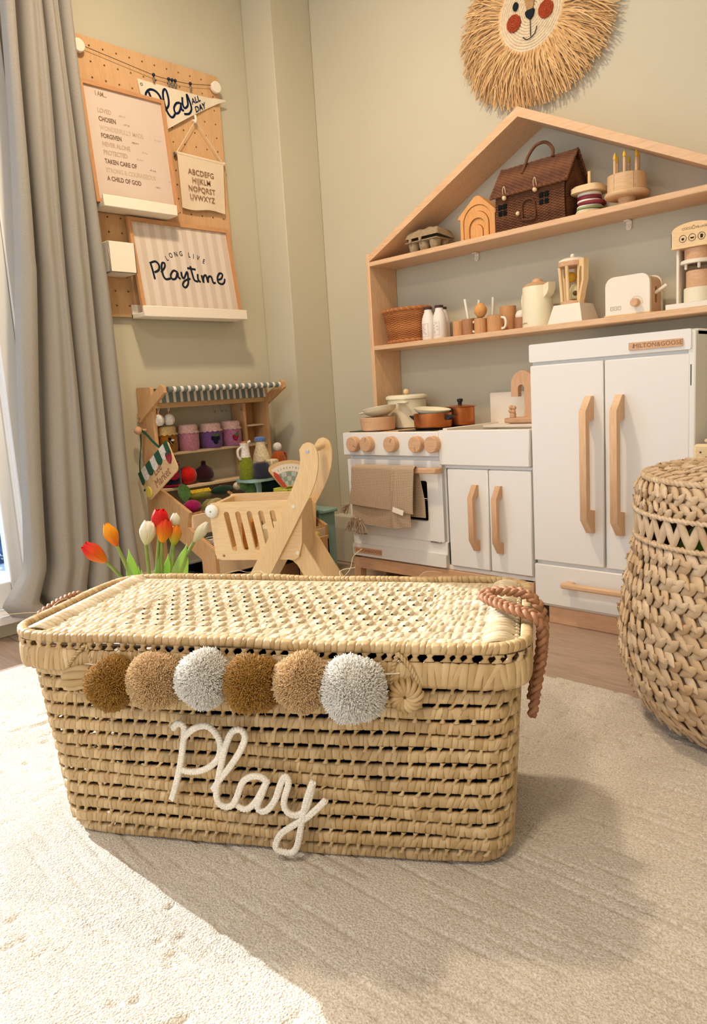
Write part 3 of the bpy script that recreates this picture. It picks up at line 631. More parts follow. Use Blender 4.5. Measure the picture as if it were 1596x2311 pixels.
m_wick = mat('dark_wicker', (126, 82, 52), .6, .3, var=(96, 58, 38))
m_wick2 = mat('honey_wicker', (198, 132, 78), .6, .3, var=(166, 104, 58))
m_carton = mat('egg_carton_pulp', (168, 150, 120), .95, .1, (150, 132, 104), 90, .3, 300)
# egg carton
t = thing('egg_carton', 'grey brown pulp egg carton in the shelf corner under the roof', 'egg carton', (-1.716, 2.205, ZU), .0)
mb = MB()
for i in range(3):
    for j in range(2): lathe(mb, [(0, 0), (.014, 0), (.017, .004), (.0225, .034), (.0215, .036), (.016, .008), (0, .005)], 14, T(-.047+i*.047, -.024+j*.047, 0))
box(mb, (-.072, -.049, .033), (.072, .049, .038), .002); part('tray', mb, m_carton, t)
mb = MB(); n, m = 25, 17; u = np.linspace(-.074, .074, n); v = np.linspace(-.05, .05, m); A, B = np.meshgrid(u, v, indexing='ij')
e = np.minimum((.074-abs(A))/.018, (.05-abs(B))/.018); Z = .040+.034*np.clip(e, 0, 1)**.6-.005*(np.cos(A/.0235*PI)*.5+.5)*(e > .8)
grid(mb, np.dstack((A, B, Z+.012*(.05-B)/.1*0+.01*np.clip((-B)/.05, -1, 1)*0)), M=RX(-.10) @ T(0, 0, .004))
for x in (-.045, .0): box(mb, (x-.006, -.056, .030), (x+.006, -.049, .046), .002, RX(-.05))
part('lid', mb, m_carton, t)
# nesting house arches
t = thing('nesting_arch_house', 'honey wood nesting house of stacked arches beside the egg carton', 'toy', (-1.478, 2.165, ZU), .12)
m_oak = wood('toy_oak', (226, 166, 100), (196, 134, 74), 'z', 14, .5, .9)
def archprof(w, h, n=12, roof=False):
    if roof: return [(-w, 0), (-w, h*.52), (-w-.008, h*.52), (-w-.009, h*.56), (-.01, h*.985), (0, h), (.01, h*.985), (w+.009, h*.56), (w+.008, h*.52), (w, h*.52), (w, 0)]
    return [(-w, 0)]+[(-w*math.cos(a)*1., h-w*1.05+w*1.05*math.sin(a)) for a in np.linspace(0, PI, n)]+[(w, 0)]
L_ = [(.064, .135, True), (.0515, .106, False), (.041, .086, False), (.0295, .064, False), (.018, .043, False)]
for i, (w, h, rf) in enumerate(L_):
    o_ = archprof(w, h, roof=rf); y0 = [0, .003, -.002, .004, .0][i]
    if i < 4: w2, h2, _ = L_[i+1]; g = .0016; o_ = o_+[q for q in archprof(w2+g, h2+g)[::-1]]
    mb = MB(); plate(mb, o_, (), 0, .085, basis((0, y0+.085, 0), (1, 0, 0), (0, 0, 1))); part('arch', mb, m_oak, t)
# wicker house handbag
t = thing('wicker_house_bag', 'dark brown wicker toy house bag with roof lid and arched handle', 'bag', (-1.275, 2.215, ZU), .0)
w, d, h, rz = .122, .058, .118, .205
mb = MB()
fr = lambda U, V: np.stack((-w+2*w*U, np.full_like(U, -d)-.006*np.sin(V*PI), V*h), -1)
weave(mb, fr, 26, 30); weave(mb, lambda U, V: np.stack((w-2*w*U, np.full_like(U, d)+.006*np.sin(V*PI), V*h), -1), 26, 30)
def gable(s):
    def f(U, V):
        zt = h+(rz-h-.012)*(1-abs(2*U-1)); return np.stack((np.full_like(U, s*w), s*(-d+2*d*U), V*zt), -1)
    return f
weave(mb, gable(1), 12, 36); weave(mb, gable(-1), 12, 36); box(mb, (-w+.002, -d+.002, 0), (w-.002, d-.002, .004), .001); box(mb, (-w+.004, -d+.004, .004), (w-.004, d-.004, h), .001)
bd = part('woven_body', mb, m_wick, t, smooth=60)
mb = MB()
for s in (-1, 1):
    rf = lambda U, V, s=s: np.stack(((-w-.012+2*(w+.012)*U)*-s, s*(-(d+.016)*(1-V)), h-.012+(rz-h+.012)*V+.006*np.sin(V*PI)), -1) if s > 0 else np.stack(((-w-.012+2*(w+.012)*U)*1., (d+.016)*(1-V), h-.012+(rz-h+.012)*V+.006*np.sin(V*PI)), -1)
    a, b = (lambda U, V: np.stack((-w-.012+2*(w+.012)*U, -(d+.016)*(1-V), h-.012+(rz-h+.012)*V+.006*np.sin(V*PI)), -1)), (lambda U, V: np.stack((w+.012-2*(w+.012)*U, (d+.016)*(1-V), h-.012+(rz-h+.012)*V+.006*np.sin(V*PI)), -1))
    weave(mb, a if s < 0 else b, 28, 22, .0018)
for s in (-1, 1):
    for e in (-1, 1): twist(mb, [(e*(w+.012), s*(d+.016), h-.012), (e*(w+.012), s*.03, h+(rz-h)*.5+.004), (e*(w+.012), 0, rz)], .0022, .016, .0026)
    twist(mb, [(-w-.012, s*(d+.017), h-.012), (0, s*(d+.018), h-.013), (w+.012, s*(d+.017), h-.012)], .0022, .016, .0026)
part('woven_roof', mb, m_wick, t, smooth=60)
mb = MB(); hp = spline([(-.040, -.035, rz-.038), (-.039, -.012, rz-.004), (-.034, 0, rz+.022), (-.01, .004, rz+.046), (.025, .002, rz+.046), (.052, -.004, rz+.02), (.056, -.012, rz-.006)], 8); P, s_ = resample(hp, .002)
tube(mb, P, .0048+.0006*np.sin(s_/.006*2*PI), 8); part('handle', mb, m_wick, t)
m_dark = mat('window_black', (18, 18, 22), .8, .1)
def wpane(x, z, sz): 
    for i in (-1, 1):
        for j in (-1, 1): mb = MB(); box(mb, (x+i*sz-.007, -d-.0105, z+j*(sz+.001)-.0075), (x+i*sz+.007, -d-.006, z+j*(sz+.001)+.0075), .001); part('window_pane', mb, m_dark, bd)
wpane(.054, .070, .009); wpane(-.094, .064, .0085)
mb = MB(); dp = [(-.022, -d-.010, .022)]+[(-.022+.0225*(1-math.cos(a)), -d-.011, .060+.02*math.sin(a)) for a in np.linspace(0, PI, 9)]+[(.023, -d-.010, .022)]; twist(mb, spline(dp+[(.0, -d-.0095, .018), (-.022, -d-.010, .022)], 4), .0018, .012, .002); part('door_outline', mb, m_wick, bd)
m_bead = mat('pale_bead', (236, 208, 164), .5, .4); m_cord = mat('cord', (226, 200, 160), .8, .1)
for x, z in ((-.082, .098), (.028, .100)):
    mb = MB(); ball(mb, .0075, (x, -d-.016, z)); part('bead', mb, m_bead, t)
    mb = MB(); tube(mb, spline([(x-.003, -d-.012, z), (x-.002, -d-.022, z+.02), (x+.002, -d-.020, z+.034), (x+.006, -d-.020, z+.022), (x+.006, -d-.013, z)], 5), .0011, 6); part('loop', mb, m_cord, t)
mb = MB(); ball(mb, .0065, (-.036, -d-.013, .042)); part('door_knob', mb, m_bead, t)
# stacking burger
m_bun = wood('bun_wood', (240, 214, 168), (222, 188, 138), 'x', 14, .5, .4); m_maroon = mat('maroon_paint', (134, 40, 52), .45, .4); m_green = mat('sage_paint', (150, 166, 112), .5, .3); m_wh2 = mat('toy_white', (240, 234, 218), .45, .4)
t = thing('stacking_burger', 'wooden stacking burger toy with maroon and cream layers on a peg', 'toy', (-1.100, 2.205, ZU))
def sq(r, k): return [(x, y) for x, y in [(r*np.sign(math.cos(a))*abs(math.cos(a))**k, r*np.sign(math.sin(a))*abs(math.sin(a))**k) for a in np.linspace(0, 2*PI, 37)[:-1]]]
for nm, r, z0, z1, m_, dx, kk in (('bun_base', .042, 0, .010, m_bun, 0, 1), ('cream_slice', .036, .0105, .0155, m_wh2, -.003, 1), ('lettuce_slice', .040, .016, .021, m_green, .002, 1), ('cream_slice', .037, .0215, .027, m_wh2, 0, 1), ('maroon_slice', .041, .0275, .036, m_maroon, .008, 1), ('cream_slice', .035, .0365, .043, m_wh2, -.001, 1), ('maroon_slice', .036, .0435, .054, m_maroon, 0, 1), ('cream_slice', .035, .0545, .063, m_wh2, 0, 1)):
    mb = MB(); cyl(mb, r, z0, z1, 36, .0015, T(dx, 0, 0)); part(nm, mb, m_, t)
mb = MB(); plate(mb, sq(.048, .6), (), .0635, .078); plate(mb, sq(.041, .6), (), .078, .083); part('bun_top', mb, m_bun, t)
mb = MB(); cyl(mb, .005, .083, .127, 14); part('peg', mb, birch('z'), t)
# birthday cake on a stand
t = thing('toy_cake', 'sliced wooden toy cake on a stand with yellow tipped candles', 'toy cake', (-.985, 2.205, ZU)); m_cake = wood('cake_wood', (222, 188, 146), (204, 166, 122), 'x', 10, .5, .6)
mb = MB(); lathe(mb, rprof([(0, 0), (.030, 0), (.028, .006), (.023, .016), (.026, .026), (0, .026)], .001), 32); lathe(mb, rprof([(0, .026), (.056, .026), (.062, .030), (.062, .038), (.058, .041), (0, .041)], .002), 40); part('cake_stand', mb, m_cake, t)
for i in range(6):
    a0 = i*PI/3+.25; p = [(0, 0)]+[(.054*math.cos(a), .054*math.sin(a)) for a in np.linspace(a0, a0+PI/3, 9)]; c_ = np.mean(p, 0); p = [tuple(c_+(np.array(q)-c_)*.975) for q in p]
    mb = MB(); plate(mb, p, (), .0415, .087); sl = part('cake_slice', mb, m_cake, t)
    am = a0+PI/6; cx, cy = .034*math.cos(am), .034*math.sin(am); mb = MB(); cyl(mb, .0045, .087, .132, 12, M=T(cx, cy, 0)); cd = part('candle', mb, m_cake, t)
    mb = MB(); lathe(mb, [(0, .132), (.0045, .132), (.0055, .137), (.003, .146), (0, .153)], 12, T(cx, cy, 0)); part('flame', mb, mat('flame_yellow', (226, 188, 66), .5), cd)
# ================================================================= things on the lower shelf
t = thing('wicker_basket', 'honey brown wicker basket at the end of the lower shelf', 'basket', (-1.848, 2.218, ZL))
mb = MB(); weave(mb, lambda U, V: np.stack(((.080+.020*V)*np.cos(-U*2*PI), (.052+.012*V)*np.sin(-U*2*PI), .012+.108*V), -1), 36, 27, -.0024); part('woven_side', mb, m_wick2, t, smooth=60)
mb = MB(); twist(mb, [(.101*math.cos(a), .066*math.sin(a), .122) for a in np.linspace(0, 2*PI, 60)], .0035, .022, .0042, strands=3); part('rim', mb, m_wick2, t)
mb = MB(); twist(mb, [(.082*math.cos(a), .053*math.sin(a), .008) for a in np.linspace(0, 2*PI, 60)], .003, .02, .004, strands=3); lathe(mb, [(0, .002), (.08, .002), (.078, .006), (0, .006)], 36, SC(1, .65, 1)); part('base', mb, m_wick2, t)
m_milk = mat('milk_white', (242, 236, 226), .5, .3); m_cap = mat('dark_cap', (72, 48, 46), .6)
def milk(x, y, label):
    t = thing('milk_bottle', label, 'bottle', (x, y, ZL), group='white wooden milk bottles')
    mb = MB(); lathe(mb, [(0, 0), (.023, 0), (.0245, .003), (.0245, .064), (.022, .080), (.0145, .100), (.0135, .108), (0, .108)], 28); part('bottle_body', mb, m_milk, t)
    mb = MB(); cyl(mb, .0155, .108, .117, 24); part('cap', mb, m_cap, t)
    mb = MB(); th = np.linspace(-.55, .55, 9); r = .0249
    for a, b in ((.012, .0128), (.057, .0578)): grid(mb, [[(r*math.sin(q), -r*math.cos(q), z) for z in (a, b)] for q in th])
    for q in (-.55, .55): grid(mb, [[(r*math.sin(q+e), -r*math.cos(q+e), z) for z in (.012, .0578)] for e in (-.02, .02)])
    for j in range(7):
        q = RNG.uniform(-.3, .3); z = .02+.032*j/6; grid(mb, [[(r*1.002*math.sin(q+e), -r*1.002*math.cos(q+e), z+dz+.003*math.sin(e*30)) for dz in (0, .0022)] for e in np.linspace(-.17, .17, 6)])
    part('printed_label', mb, mat('label_ink', (196, 168, 160), .8), t); return t
milk(-1.722, 2.19, 'white toy milk bottle with dark cap beside the wicker basket'); milk(-1.668, 2.185, 'white toy milk bottle with dark cap beside the wooden cups'); milk(-1.698, 2.245, 'white toy milk bottle standing behind the two others')
m_cup = wood('cup_wood', (214, 162, 112), (192, 138, 90), 'z', 14, .5, .5); m_cup2 = wood('cup_wood_dark', (184, 136, 100), (162, 114, 80), 'z', 14, .5, .5)
def cup(name, x, y, z, r, h, m_, label, hdl=None, straw=None, straight=True, cat='cup'):
    t = thing(name, label, cat, (x, y, z)); mb = MB(); lathe(mb, rprof([(0, 0), (r*(1 if straight else .86), 0), (r, h), (r-.003, h), (r*(.98 if straight else .84)-.003, .004), (0, .004)], .001), 28); part('cup_body', mb, m_, t)
    if hdl: mb = MB(); q = [(hdl*(r-.002), 0, h*.86), (hdl*(r+.012), 0, h*.78), (hdl*(r+.016), 0, h*.5), (hdl*(r+.011), 0, h*.22), (hdl*(r-.002), 0, h*.16)]; tube(mb, spline(q, 6), .0042, 10, up=(0, 1, 0)); part('handle', mb, m_wh2, t, label='white ring handle')
    if straw: a = straw; mb = MB(); d = np.array([math.sin(a), 0, math.cos(a)]); o_ = np.array([-.4*r*np.sign(a), 0, .006]); tube(mb, [o_, o_+d*.06, o_+d*.118], .0048, 12); part('straw', mb, m_wh2, t, label='white wooden straw')
    return t
cup('wooden_tumbler', -1.585, 2.185, ZL, .0205, .052, m_cup, 'plain light wooden toy tumbler at the end of the cups')
cup('wooden_tumbler', -1.540, 2.18, ZL, .022, .054, m_cup2, 'dark wooden toy tumbler with a leaning white straw', straw=-.17, straight=False)
cup('wooden_tumbler', -1.550, 2.245, ZL, .024, .060, m_cup2, 'dark wooden toy tumbler behind, white straw leaning right', straw=.2)
cup('wooden_mug', -1.488, 2.18, ZL, .023, .050, m_cup, 'light wooden toy mug with white handle and ball on top', -1)
mb = MB(); lathe(mb, [(0, 0), (.012, .001), (.021, .014), (.0225, .026), (.017, .038), (.009, .046), (0, .048)], 24); cyl(mb, .006, -.004, .002, 10)
solo('wooden_scoop_ball', mb, m_oak, 'turned wooden ball sitting on the wooden mug', 'toy', loc=(-1.488, 2.18, ZL+.0545))
cup('wooden_mug', -1.430, 2.178, ZL, .0265, .053, m_cup, 'light wooden toy mug, white handle beside the cream kettle', 1)
cup('wooden_tumbler', -1.478, 2.248, ZL, .024, .062, m_cup2, 'dark wooden toy tumbler behind the mugs, upright white straw', straw=.06)
cup('wooden_tumbler', -1.424, 2.250, ZL, .028, .086, m_cup, 'tall wide wooden toy tumbler behind the mugs')
t = thing('egg_cup', 'wooden toy egg cup holding a white egg', 'egg cup', (-1.366, 2.238, ZL)); mb = MB(); cyl(mb, .022, 0, .042, 28); part('cup_body', mb, m_cup2, t); mb = MB(); ball(mb, .0195, (0, 0, .0475), sc=(1, 1, 1.0)); part('egg', mb, m_wh2, t)
# kettle / jug
def coco(mb, s, M):
    text(mb, 'COCO', s, M @ T(-s*.62, 0, 0), .0004, 'RIGHT', .95); text(mb, 'VILLAGE', s, M @ T(s*.62, 0, 0), .0004, 'LEFT', .95)
    plate(mb, [(-s*.5, -.05*s), (s*.5, -.05*s), (s*.5, .45*s), (.62*s, .45*s), (0, 1.2*s), (-.62*s, .45*s), (-.5*s, .45*s)], [[(-s*.38, .08*s), (s*.38, .08*s), (s*.38, .5*s), (0, .95*s), (-.38*s, .5*s)]], -.0002, .0002, M)
m_logo = mat('logo_ink', (150, 124, 90), .8, .1)
t = thing('toy_kettle', 'cream toy jug kettle with wooden lid on the lower shelf', 'kettle', (-1.286, 2.21, ZL))
mb = MB(); lathe(mb, rprof([(0, 0), (.050, 0), (.0475, .128), (.044, .129), (.044, .12), (0, .12)], .001), 40); part('jug_body', mb, m_cream, t)
mb = MB(); plate(mb, [(.043, .128), (.070, .134), (.069, .112), (.060, .098), (.044, .088)], (), -.014, .014, basis((0, 0, 0), (.94, -.34, 0), (0, 0, 1))); part('spout', mb, m_cream, t)
mb = MB(); plate(mb, [(-.044, .112), (-.058, .110), (-.062, .090), (-.058, .060), (-.046, .042)], [[(-.047, .100), (-.053, .098), (-.056, .088), (-.053, .064), (-.047, .056)]], -.010, .010, basis((0, 0, 0), (.94, -.1, 0), (0, 0, 1))); part('handle', mb, m_cream, t)
mb = MB(); lathe(mb, [(0, .128), (.046, .128), (.047, .132), (.034, .139), (.018, .143), (.014, .152), (.006, .155), (0, .155)], 36); part('lid', mb, beech('x'), t)
mb = MB(); coco(mb, .0045, basis((-.024, -.0448, .012), (.87, -.49, 0), (0, 0, 1))); part('logo', mb, m_logo, t)
# blender
t = thing('toy_blender', 'wooden toy blender with slatted jug on a cream base', 'blender', (-1.158, 2.205, ZL), .0)
mb = MB(); B0 = .058; B1 = .044
v = [(-B0, -B0, 0), (B0, -B0, 0), (B0, B0, 0), (-B0, B0, 0), (-B1, -B1, .056), (B1, -B1, .056), (B1, B1, .056), (-B1, B1, .056)]; v = np.array(v); mb.add(v, orient(v, [[0, 1, 2, 3], [4, 5, 6, 7], [0, 1, 5, 4], [1, 2, 6, 5], [2, 3, 7, 6], [3, 0, 4, 7]])); part('base', mb, m_offwhite, t)
mb = MB(); coco(mb, .0058, basis((0, -B0+.0062, .0225), (1, 0, 0), (0, .24, .97))); part('logo', mb, m_logo, t)
mb = MB(); cyl(mb, .038, .056, .066, 36); part('jug_ring', mb, beech('x'), t); mb = MB(); cyl(mb, .044, .170, .185, 36); part('jug_ring', mb, beech('x'), t)
mb = MB(); lathe(mb, [(0, .185), (.042, .185), (.041, .190), (.03, .195), (0, .197)], 36); ball(mb, .007, (0, 0, .203)); part('lid', mb, m_wh2, t)
for a in (-2.5, -1.55, -.2, .8, 1.8, 2.8): mb = MB(); tube(mb, [(.033*math.cos(a), .033*math.sin(a), .066), (.040*math.cos(a), .040*math.sin(a), .170)], .0055, 12); part('jug_rod', mb, birch('z'), t)
mb = MB(); plate(mb, [(.030, .058), (.040, .056), (.064, .125), (.066, .186), (.038, .186), (.034, .168), (.031, .100)], [[(.040, .085), (.054, .125), (.054, .164), (.046, .164), (.042, .150)]], -.009, .009, basis((0, 0, 0), (.9, -.43, 0), (0, 0, 1))); part('handle', mb, birch('z'), t)
mb = MB(); ball(mb, .017, (-.008, .002, .140), sc=(1.1, 1, .95)); lathe(mb, [(0, -.004), (.005, 0), (0, .003)], 8, T(-.024, -.005, .142)); solo('toy_lemon', mb, mat('lemon', (226, 172, 50), .6, .3, (212, 156, 40), 40), 'small yellow toy lemon inside the blender jug', 'toy lemon', loc=(-1.158, 2.205, ZL))
t = thing('toy_avocado', 'pale halved toy avocado inside the blender jug', 'toy avocado', (-1.150, 2.202, ZL+.066)); mb = MB(); lathe(mb, [(0, .001), (.014, .006), (.0195, .02), (.017, .036), (.010, .049), (0, .053)], 20); part('flesh', mb, mat('avocado', (214, 206, 158), .6), t); mb = MB(); ball(mb, .0075, (.009, -.0165, .022)); part('stone', mb, mat('stone', (86, 58, 36), .6), t)
# toaster
t = thing('toy_toaster', 'cream rounded toy toaster with wooden dial and lever', 'toaster', (-.958, 2.205, ZL), .0)
for y0, y1 in ((-.052, -.041), (.034, .043)): mb = MB(); plate(mb, rrect(-.070, .004, .062, .112, .026)[:12]+[(-.070, .004), (.062, .004)], (), 0, y1-y0, basis((0, y1, 0), (1, 0, 0), (0, 0, 1))); part('side_plate', mb, m_offwhite, t)
mb = MB(); plate(mb, rrect(-.066, .003, .060, .108, .024)[:12]+[(-.066, .003), (.060, .003)], (), 0, .075, basis((0, .034, 0), (1, 0, 0), (0, 0, 1))); part('body', mb, beech('x'), t)
mb = MB(); box(mb, (-.074, -.054, 0), (.064, .045, .004), .001); part('base', mb, birch('x'), t)
mb = MB(); cyl(mb, .0115, 0, .020, 24, M=basis((.024, -.052, .032), (1, 0, 0), (0, 0, 1), (0, -1, 0))); part('dial', mb, beech('x'), t, label='wooden dial')
mb = MB(); M = basis((.024, -.0524, .032), (1, 0, 0), (0, 0, 1))
for j in range(10): a = -.1+j*.34; box(mb, (.0175, -.0015, 0), (.0183, .0015, .0006), .0002, M @ RZ(a))
for j in range(3):
    x0 = -.054+j*.0115; plate(mb, rrect(x0, .017, x0+.0085, .028, .002), [rrect(x0+.0008, .0178, x0+.0077, .0272, .0015)], 0, .0005, basis((0, -.0521, 0), (1, 0, 0), (0, 0, 1))); box(mb, (x0+.0025, -.0526, .0222), (x0+.006, -.052, .0228), .0002)
part('printed_marks', mb, m_logo, t, kind='stuff')
mb = MB(); box(mb, (.0585, -.010, .03), (.0605, .002, .075), .0005); part('lever_slot', mb, m_brownink, t)
mb = MB(); box(mb, (.056, -.010, -.004), (.098, .002, .005), .002, T(0, 0, .055) @ T(.056, 0, 0) @ RY(-.5) @ T(-.056, 0, 0)); part('lever', mb, m_offwhite, t)
# coffee machine
t = thing('toy_coffee_machine', 'cream and wood toy coffee machine with three cup symbols', 'coffee machine', (-.780, 2.212, ZL))
mb = MB(); plate(mb, rrect(-.073, -.062, .073, .062, .008), (), 0, .014); part('base', mb, m_offwhite, t)
for x in (-.052, .044): mb = MB(); box(mb, (x, -.035, .014), (x+.008, .045, .172), .002); part('side_post', mb, m_offwhite, t)
mb = MB(); box(mb, (-.044, .028, .014), (.044, .040, .172), .001); part('back_panel', mb, birch('z'), t)
mb = MB(); arc = [(-.056, .160), (.056, .160), (.056, .205)]+[(.056*math.cos(a), .205+.020*math.sin(a)) for a in np.linspace(.25, PI-.25, 12)]+[(-.056, .205)]
plate(mb, arc, (), 0, .085, basis((0, .028, 0), (1, 0, 0), (0, 0, 1))); hd = part('head', mb, birch('x'), t)
for s in (-1, 1): mb = MB(); box(mb, (s*.056, -.040, .168), (s*.064, .025, .205), .0035); part('side_cap', mb, m_offwhite, t)
mb = MB(); coco(mb, .0085, basis((.002, -.0575, .206), (1, 0, 0), (0, 0, 1))); part('logo', mb, m_logo, hd)
mb = MB()
for j in range(3):
    M = basis((-.026+j*.0245, -.0575, .184), (1, 0, 0), (0, 0, 1)); plate(mb, circle(0, 0, .0098, 24), [circle(0, 0, .0088, 24)], 0, .0005, M)
    plate(mb, [[(-.0035, .002), (.0035, .002), (.003, -.003), (0, -.0045), (-.003, -.003)], [(-.0055, .001), (.0055, .001), (.003, -.003), (-.003, -.003)], [(-.003, .005), (.004, .004), (.003, -.005), (-.003, -.005)]][j], (), 0, .0005, M)
part('cup_symbols', mb, m_ink, hd, kind='stuff')
mb = MB(); cyl(mb, .036, .128, .160, 32, M=T(0, -.012, 0)); part('filter_holder', mb, beech('x'), t)
mb = MB(); lathe(mb, rprof([(.030, .118), (.046, .118), (.046, .128), (.030, .128)], .001), 32, T(0, -.012, 0), close=False); part('holder_ring', mb, m_offwhite, t)
for a in (-2.4, -1.2, 0.): mb = MB(); cyl(mb, .004, .104, .119, 12, M=T(.034*math.cos(a), -.012+.034*math.sin(a), 0)); part('peg', mb, m_offwhite, t)
mb = MB(); cyl(mb, .040, .014, .054, 36, M=T(.004, -.014, 0)); cpx = part('coffee_cup', mb, m_cream, t)
mb = MB(); cyl(mb, .0365, .054, .100, 36, M=T(.004, -.008, 0)); part('jug_body', mb, beech('x'), t)
mb = MB(); cyl(mb, .014, 0, .006, 20, M=basis((-.052, .0, .040), (0, 1, 0), (0, 0, 1), (-1, 0, 0))); part('side_knob', mb, beech('z'), t)

# ================================================================= lion wall hanging
m_rope = mat('cream_rope', (240, 226, 198), .9, .1, (224, 206, 174), 160, .4, 500); m_terra = mat('terracotta_rope', (184, 88, 58), .9, .1, (160, 70, 44), 160, .4, 500); m_raf = mat('raffia', (236, 200, 148), .8, .2, var=(208, 166, 112))
LX, LZ, LY = -1.318, 1.878, 2.272
t = thing('lion_wall_hanging', 'woven lion face wall hanging with a raffia fringe mane', 'wall hanging', (LX, YB-.002, LZ))
def coil(mb, cx, cz, R, y, pitch, r, M=None):
    n = int(R/pitch); 
    for k in range(n): rr = R-pitch*k-r; tube(mb, [(cx+rr*math.cos(a), y-.0006*k*0, cz+rr*math.sin(a)) for a in np.linspace(0, 2*PI, max(12, int(rr*500)))[:-1]], r, 6, closed=True, up=(0, 1, 0)) if rr > r*.8 else ball(mb, r*1.3, (cx, y, cz), 8, 6)
mb = MB(); coil(mb, LX, LZ, .113, LY-.010, .0082, .0046); lathe(mb, [(0, 0), (.108, 0), (.108, .012), (0, .012)], 40, basis((LX, LY+.004, LZ), (1, 0, 0), (0, 0, 1), (0, -1, 0))); fc = part('face', mb, m_rope, t, 1, 60)
P_ = lambda dx, dz, dy=-.017: (LX+dx, LY+dy, LZ+dz)
for dx, dz in ((-.058, -.014), (.056, -.013)):
    mb = MB(); coil(mb, LX+dx, LZ+dz, .0265, LY-.017, .0062, .0034); lathe(mb, [(0, 0), (.025, 0), (.025, .004), (0, .004)], 24, basis((LX+dx, LY-.014, LZ+dz), (1, 0, 0), (0, 0, 1), (0, -1, 0))); part('cheek', mb, m_terra, fc, 1, 60, label='round terracotta cheek')
m_blk = mat('black_thread', (34, 40, 46), .9, .1)
for dx, dz in ((-.050, .032), (.048, .032)): mb = MB(); ball(mb, .0105, P_(dx, dz), sc=(1, .35, 1.25)); part('eye', mb, m_blk, fc, 1)
mb = MB(); plate(mb, spline([(-.0155, .008), (0, .011), (.0155, .008), (.012, -.008), (0, -.016), (-.012, -.008)], 4, True), (), 0, .006, basis(P_(.001, -.006, -.014), (1, 0, 0), (0, 0, 1))); part('nose', mb, m_blk, fc, 1)
mb = MB(); plate(mb, [(-.011, .004), (.011, .004), (.024, .062), (.020, .090), (-.020, .090), (-.024, .062)], (), 0, .005, basis(P_(.001, .002, -.013), (1, 0, 0), (0, 0, 1))); part('muzzle_patch', mb, mat('tan_yarn', (186, 152, 108), .95, .1, (160, 126, 84), 200), fc, 1)
mb = MB(); tube(mb, [P_(.001, -.02, -.0165), P_(.001, -.05, -.0165), P_(.001, -.072, -.0165)], .0013, 6); tube(mb, spline([P_(-.026, -.066), P_(-.014, -.076), P_(.001, -.076), P_(.016, -.068), P_(.024, -.050)], 6), .0014, 6); part('mouth', mb, m_blk, fc, 1)
mb = MB()
for k in range(60): a = k*2*PI/60; ball(mb, .0062, (LX+.115*math.cos(a), LY-.010, LZ+.115*math.sin(a)), 8, 6, sc=(1, .9, 1.2), var=random.random())
part('mane_knots', mb, m_raf, t, 1, kind='stuff')
# mane: flat raffia strips, joined into one tuft field
ns = 2600; k = RNG.integers(0, 60, ns); a0 = k*2*PI/60+RNG.normal(0, .018, ns); a1 = a0+RNG.normal(0, .13, ns); Ln = RNG.uniform(.10, .158, ns)*(1+.10*np.cos(a0*2+.4)); ds = RNG.uniform(0, .026, ns)
seg = 5; s_ = np.linspace(0, 1, seg+1); wd = RNG.uniform(.0011, .0026, ns)
A = a0[:, None]+(a1-a0)[:, None]*s_**1.3; rad = .115+Ln[:, None]*s_
x = LX+rad*np.cos(A); z = LZ+rad*np.sin(A)-.022*(s_**2)*(Ln[:, None]/.15)*(1+np.cos(A)**2*.6)
yy = LY-.010-ds[:, None]*np.sin(s_*PI*.8)*1.0+.018*s_**2+RNG.normal(0, .0025, (ns, seg+1)); yy = np.minimum(yy, YB-.002)
Q = np.stack((x, yy, z), -1); side = np.stack((-np.sin(A), RNG.normal(0, .6, ns)[:, None]+0*A, np.cos(A)), -1); side /= np.linalg.norm(side, axis=-1, keepdims=True)
wv = wd[:, None, None]*np.linspace(1.1, .7, seg+1)[None, :, None]; Lf = Q-side*wv; Rt = Q+side*wv; Rt[..., 1] = np.minimum(Rt[..., 1], YB-.001); Lf[..., 1] = np.minimum(Lf[..., 1], YB-.001)
V = np.stack((Lf, Rt), 2).reshape(-1, 3); b_ = (np.arange(ns)*(seg+1)*2)[:, None, None]; f = (b_+np.array([[2*i, 2*i+1, 2*i+3, 2*i+2] for i in range(seg)])[None]).reshape(-1, 4)
mb = MB(); mb.add(V, f, np.repeat(RNG.random(ns), (seg+1)*2)); part('mane_fringe', mb, m_raf, t, 1, 0, kind='stuff')
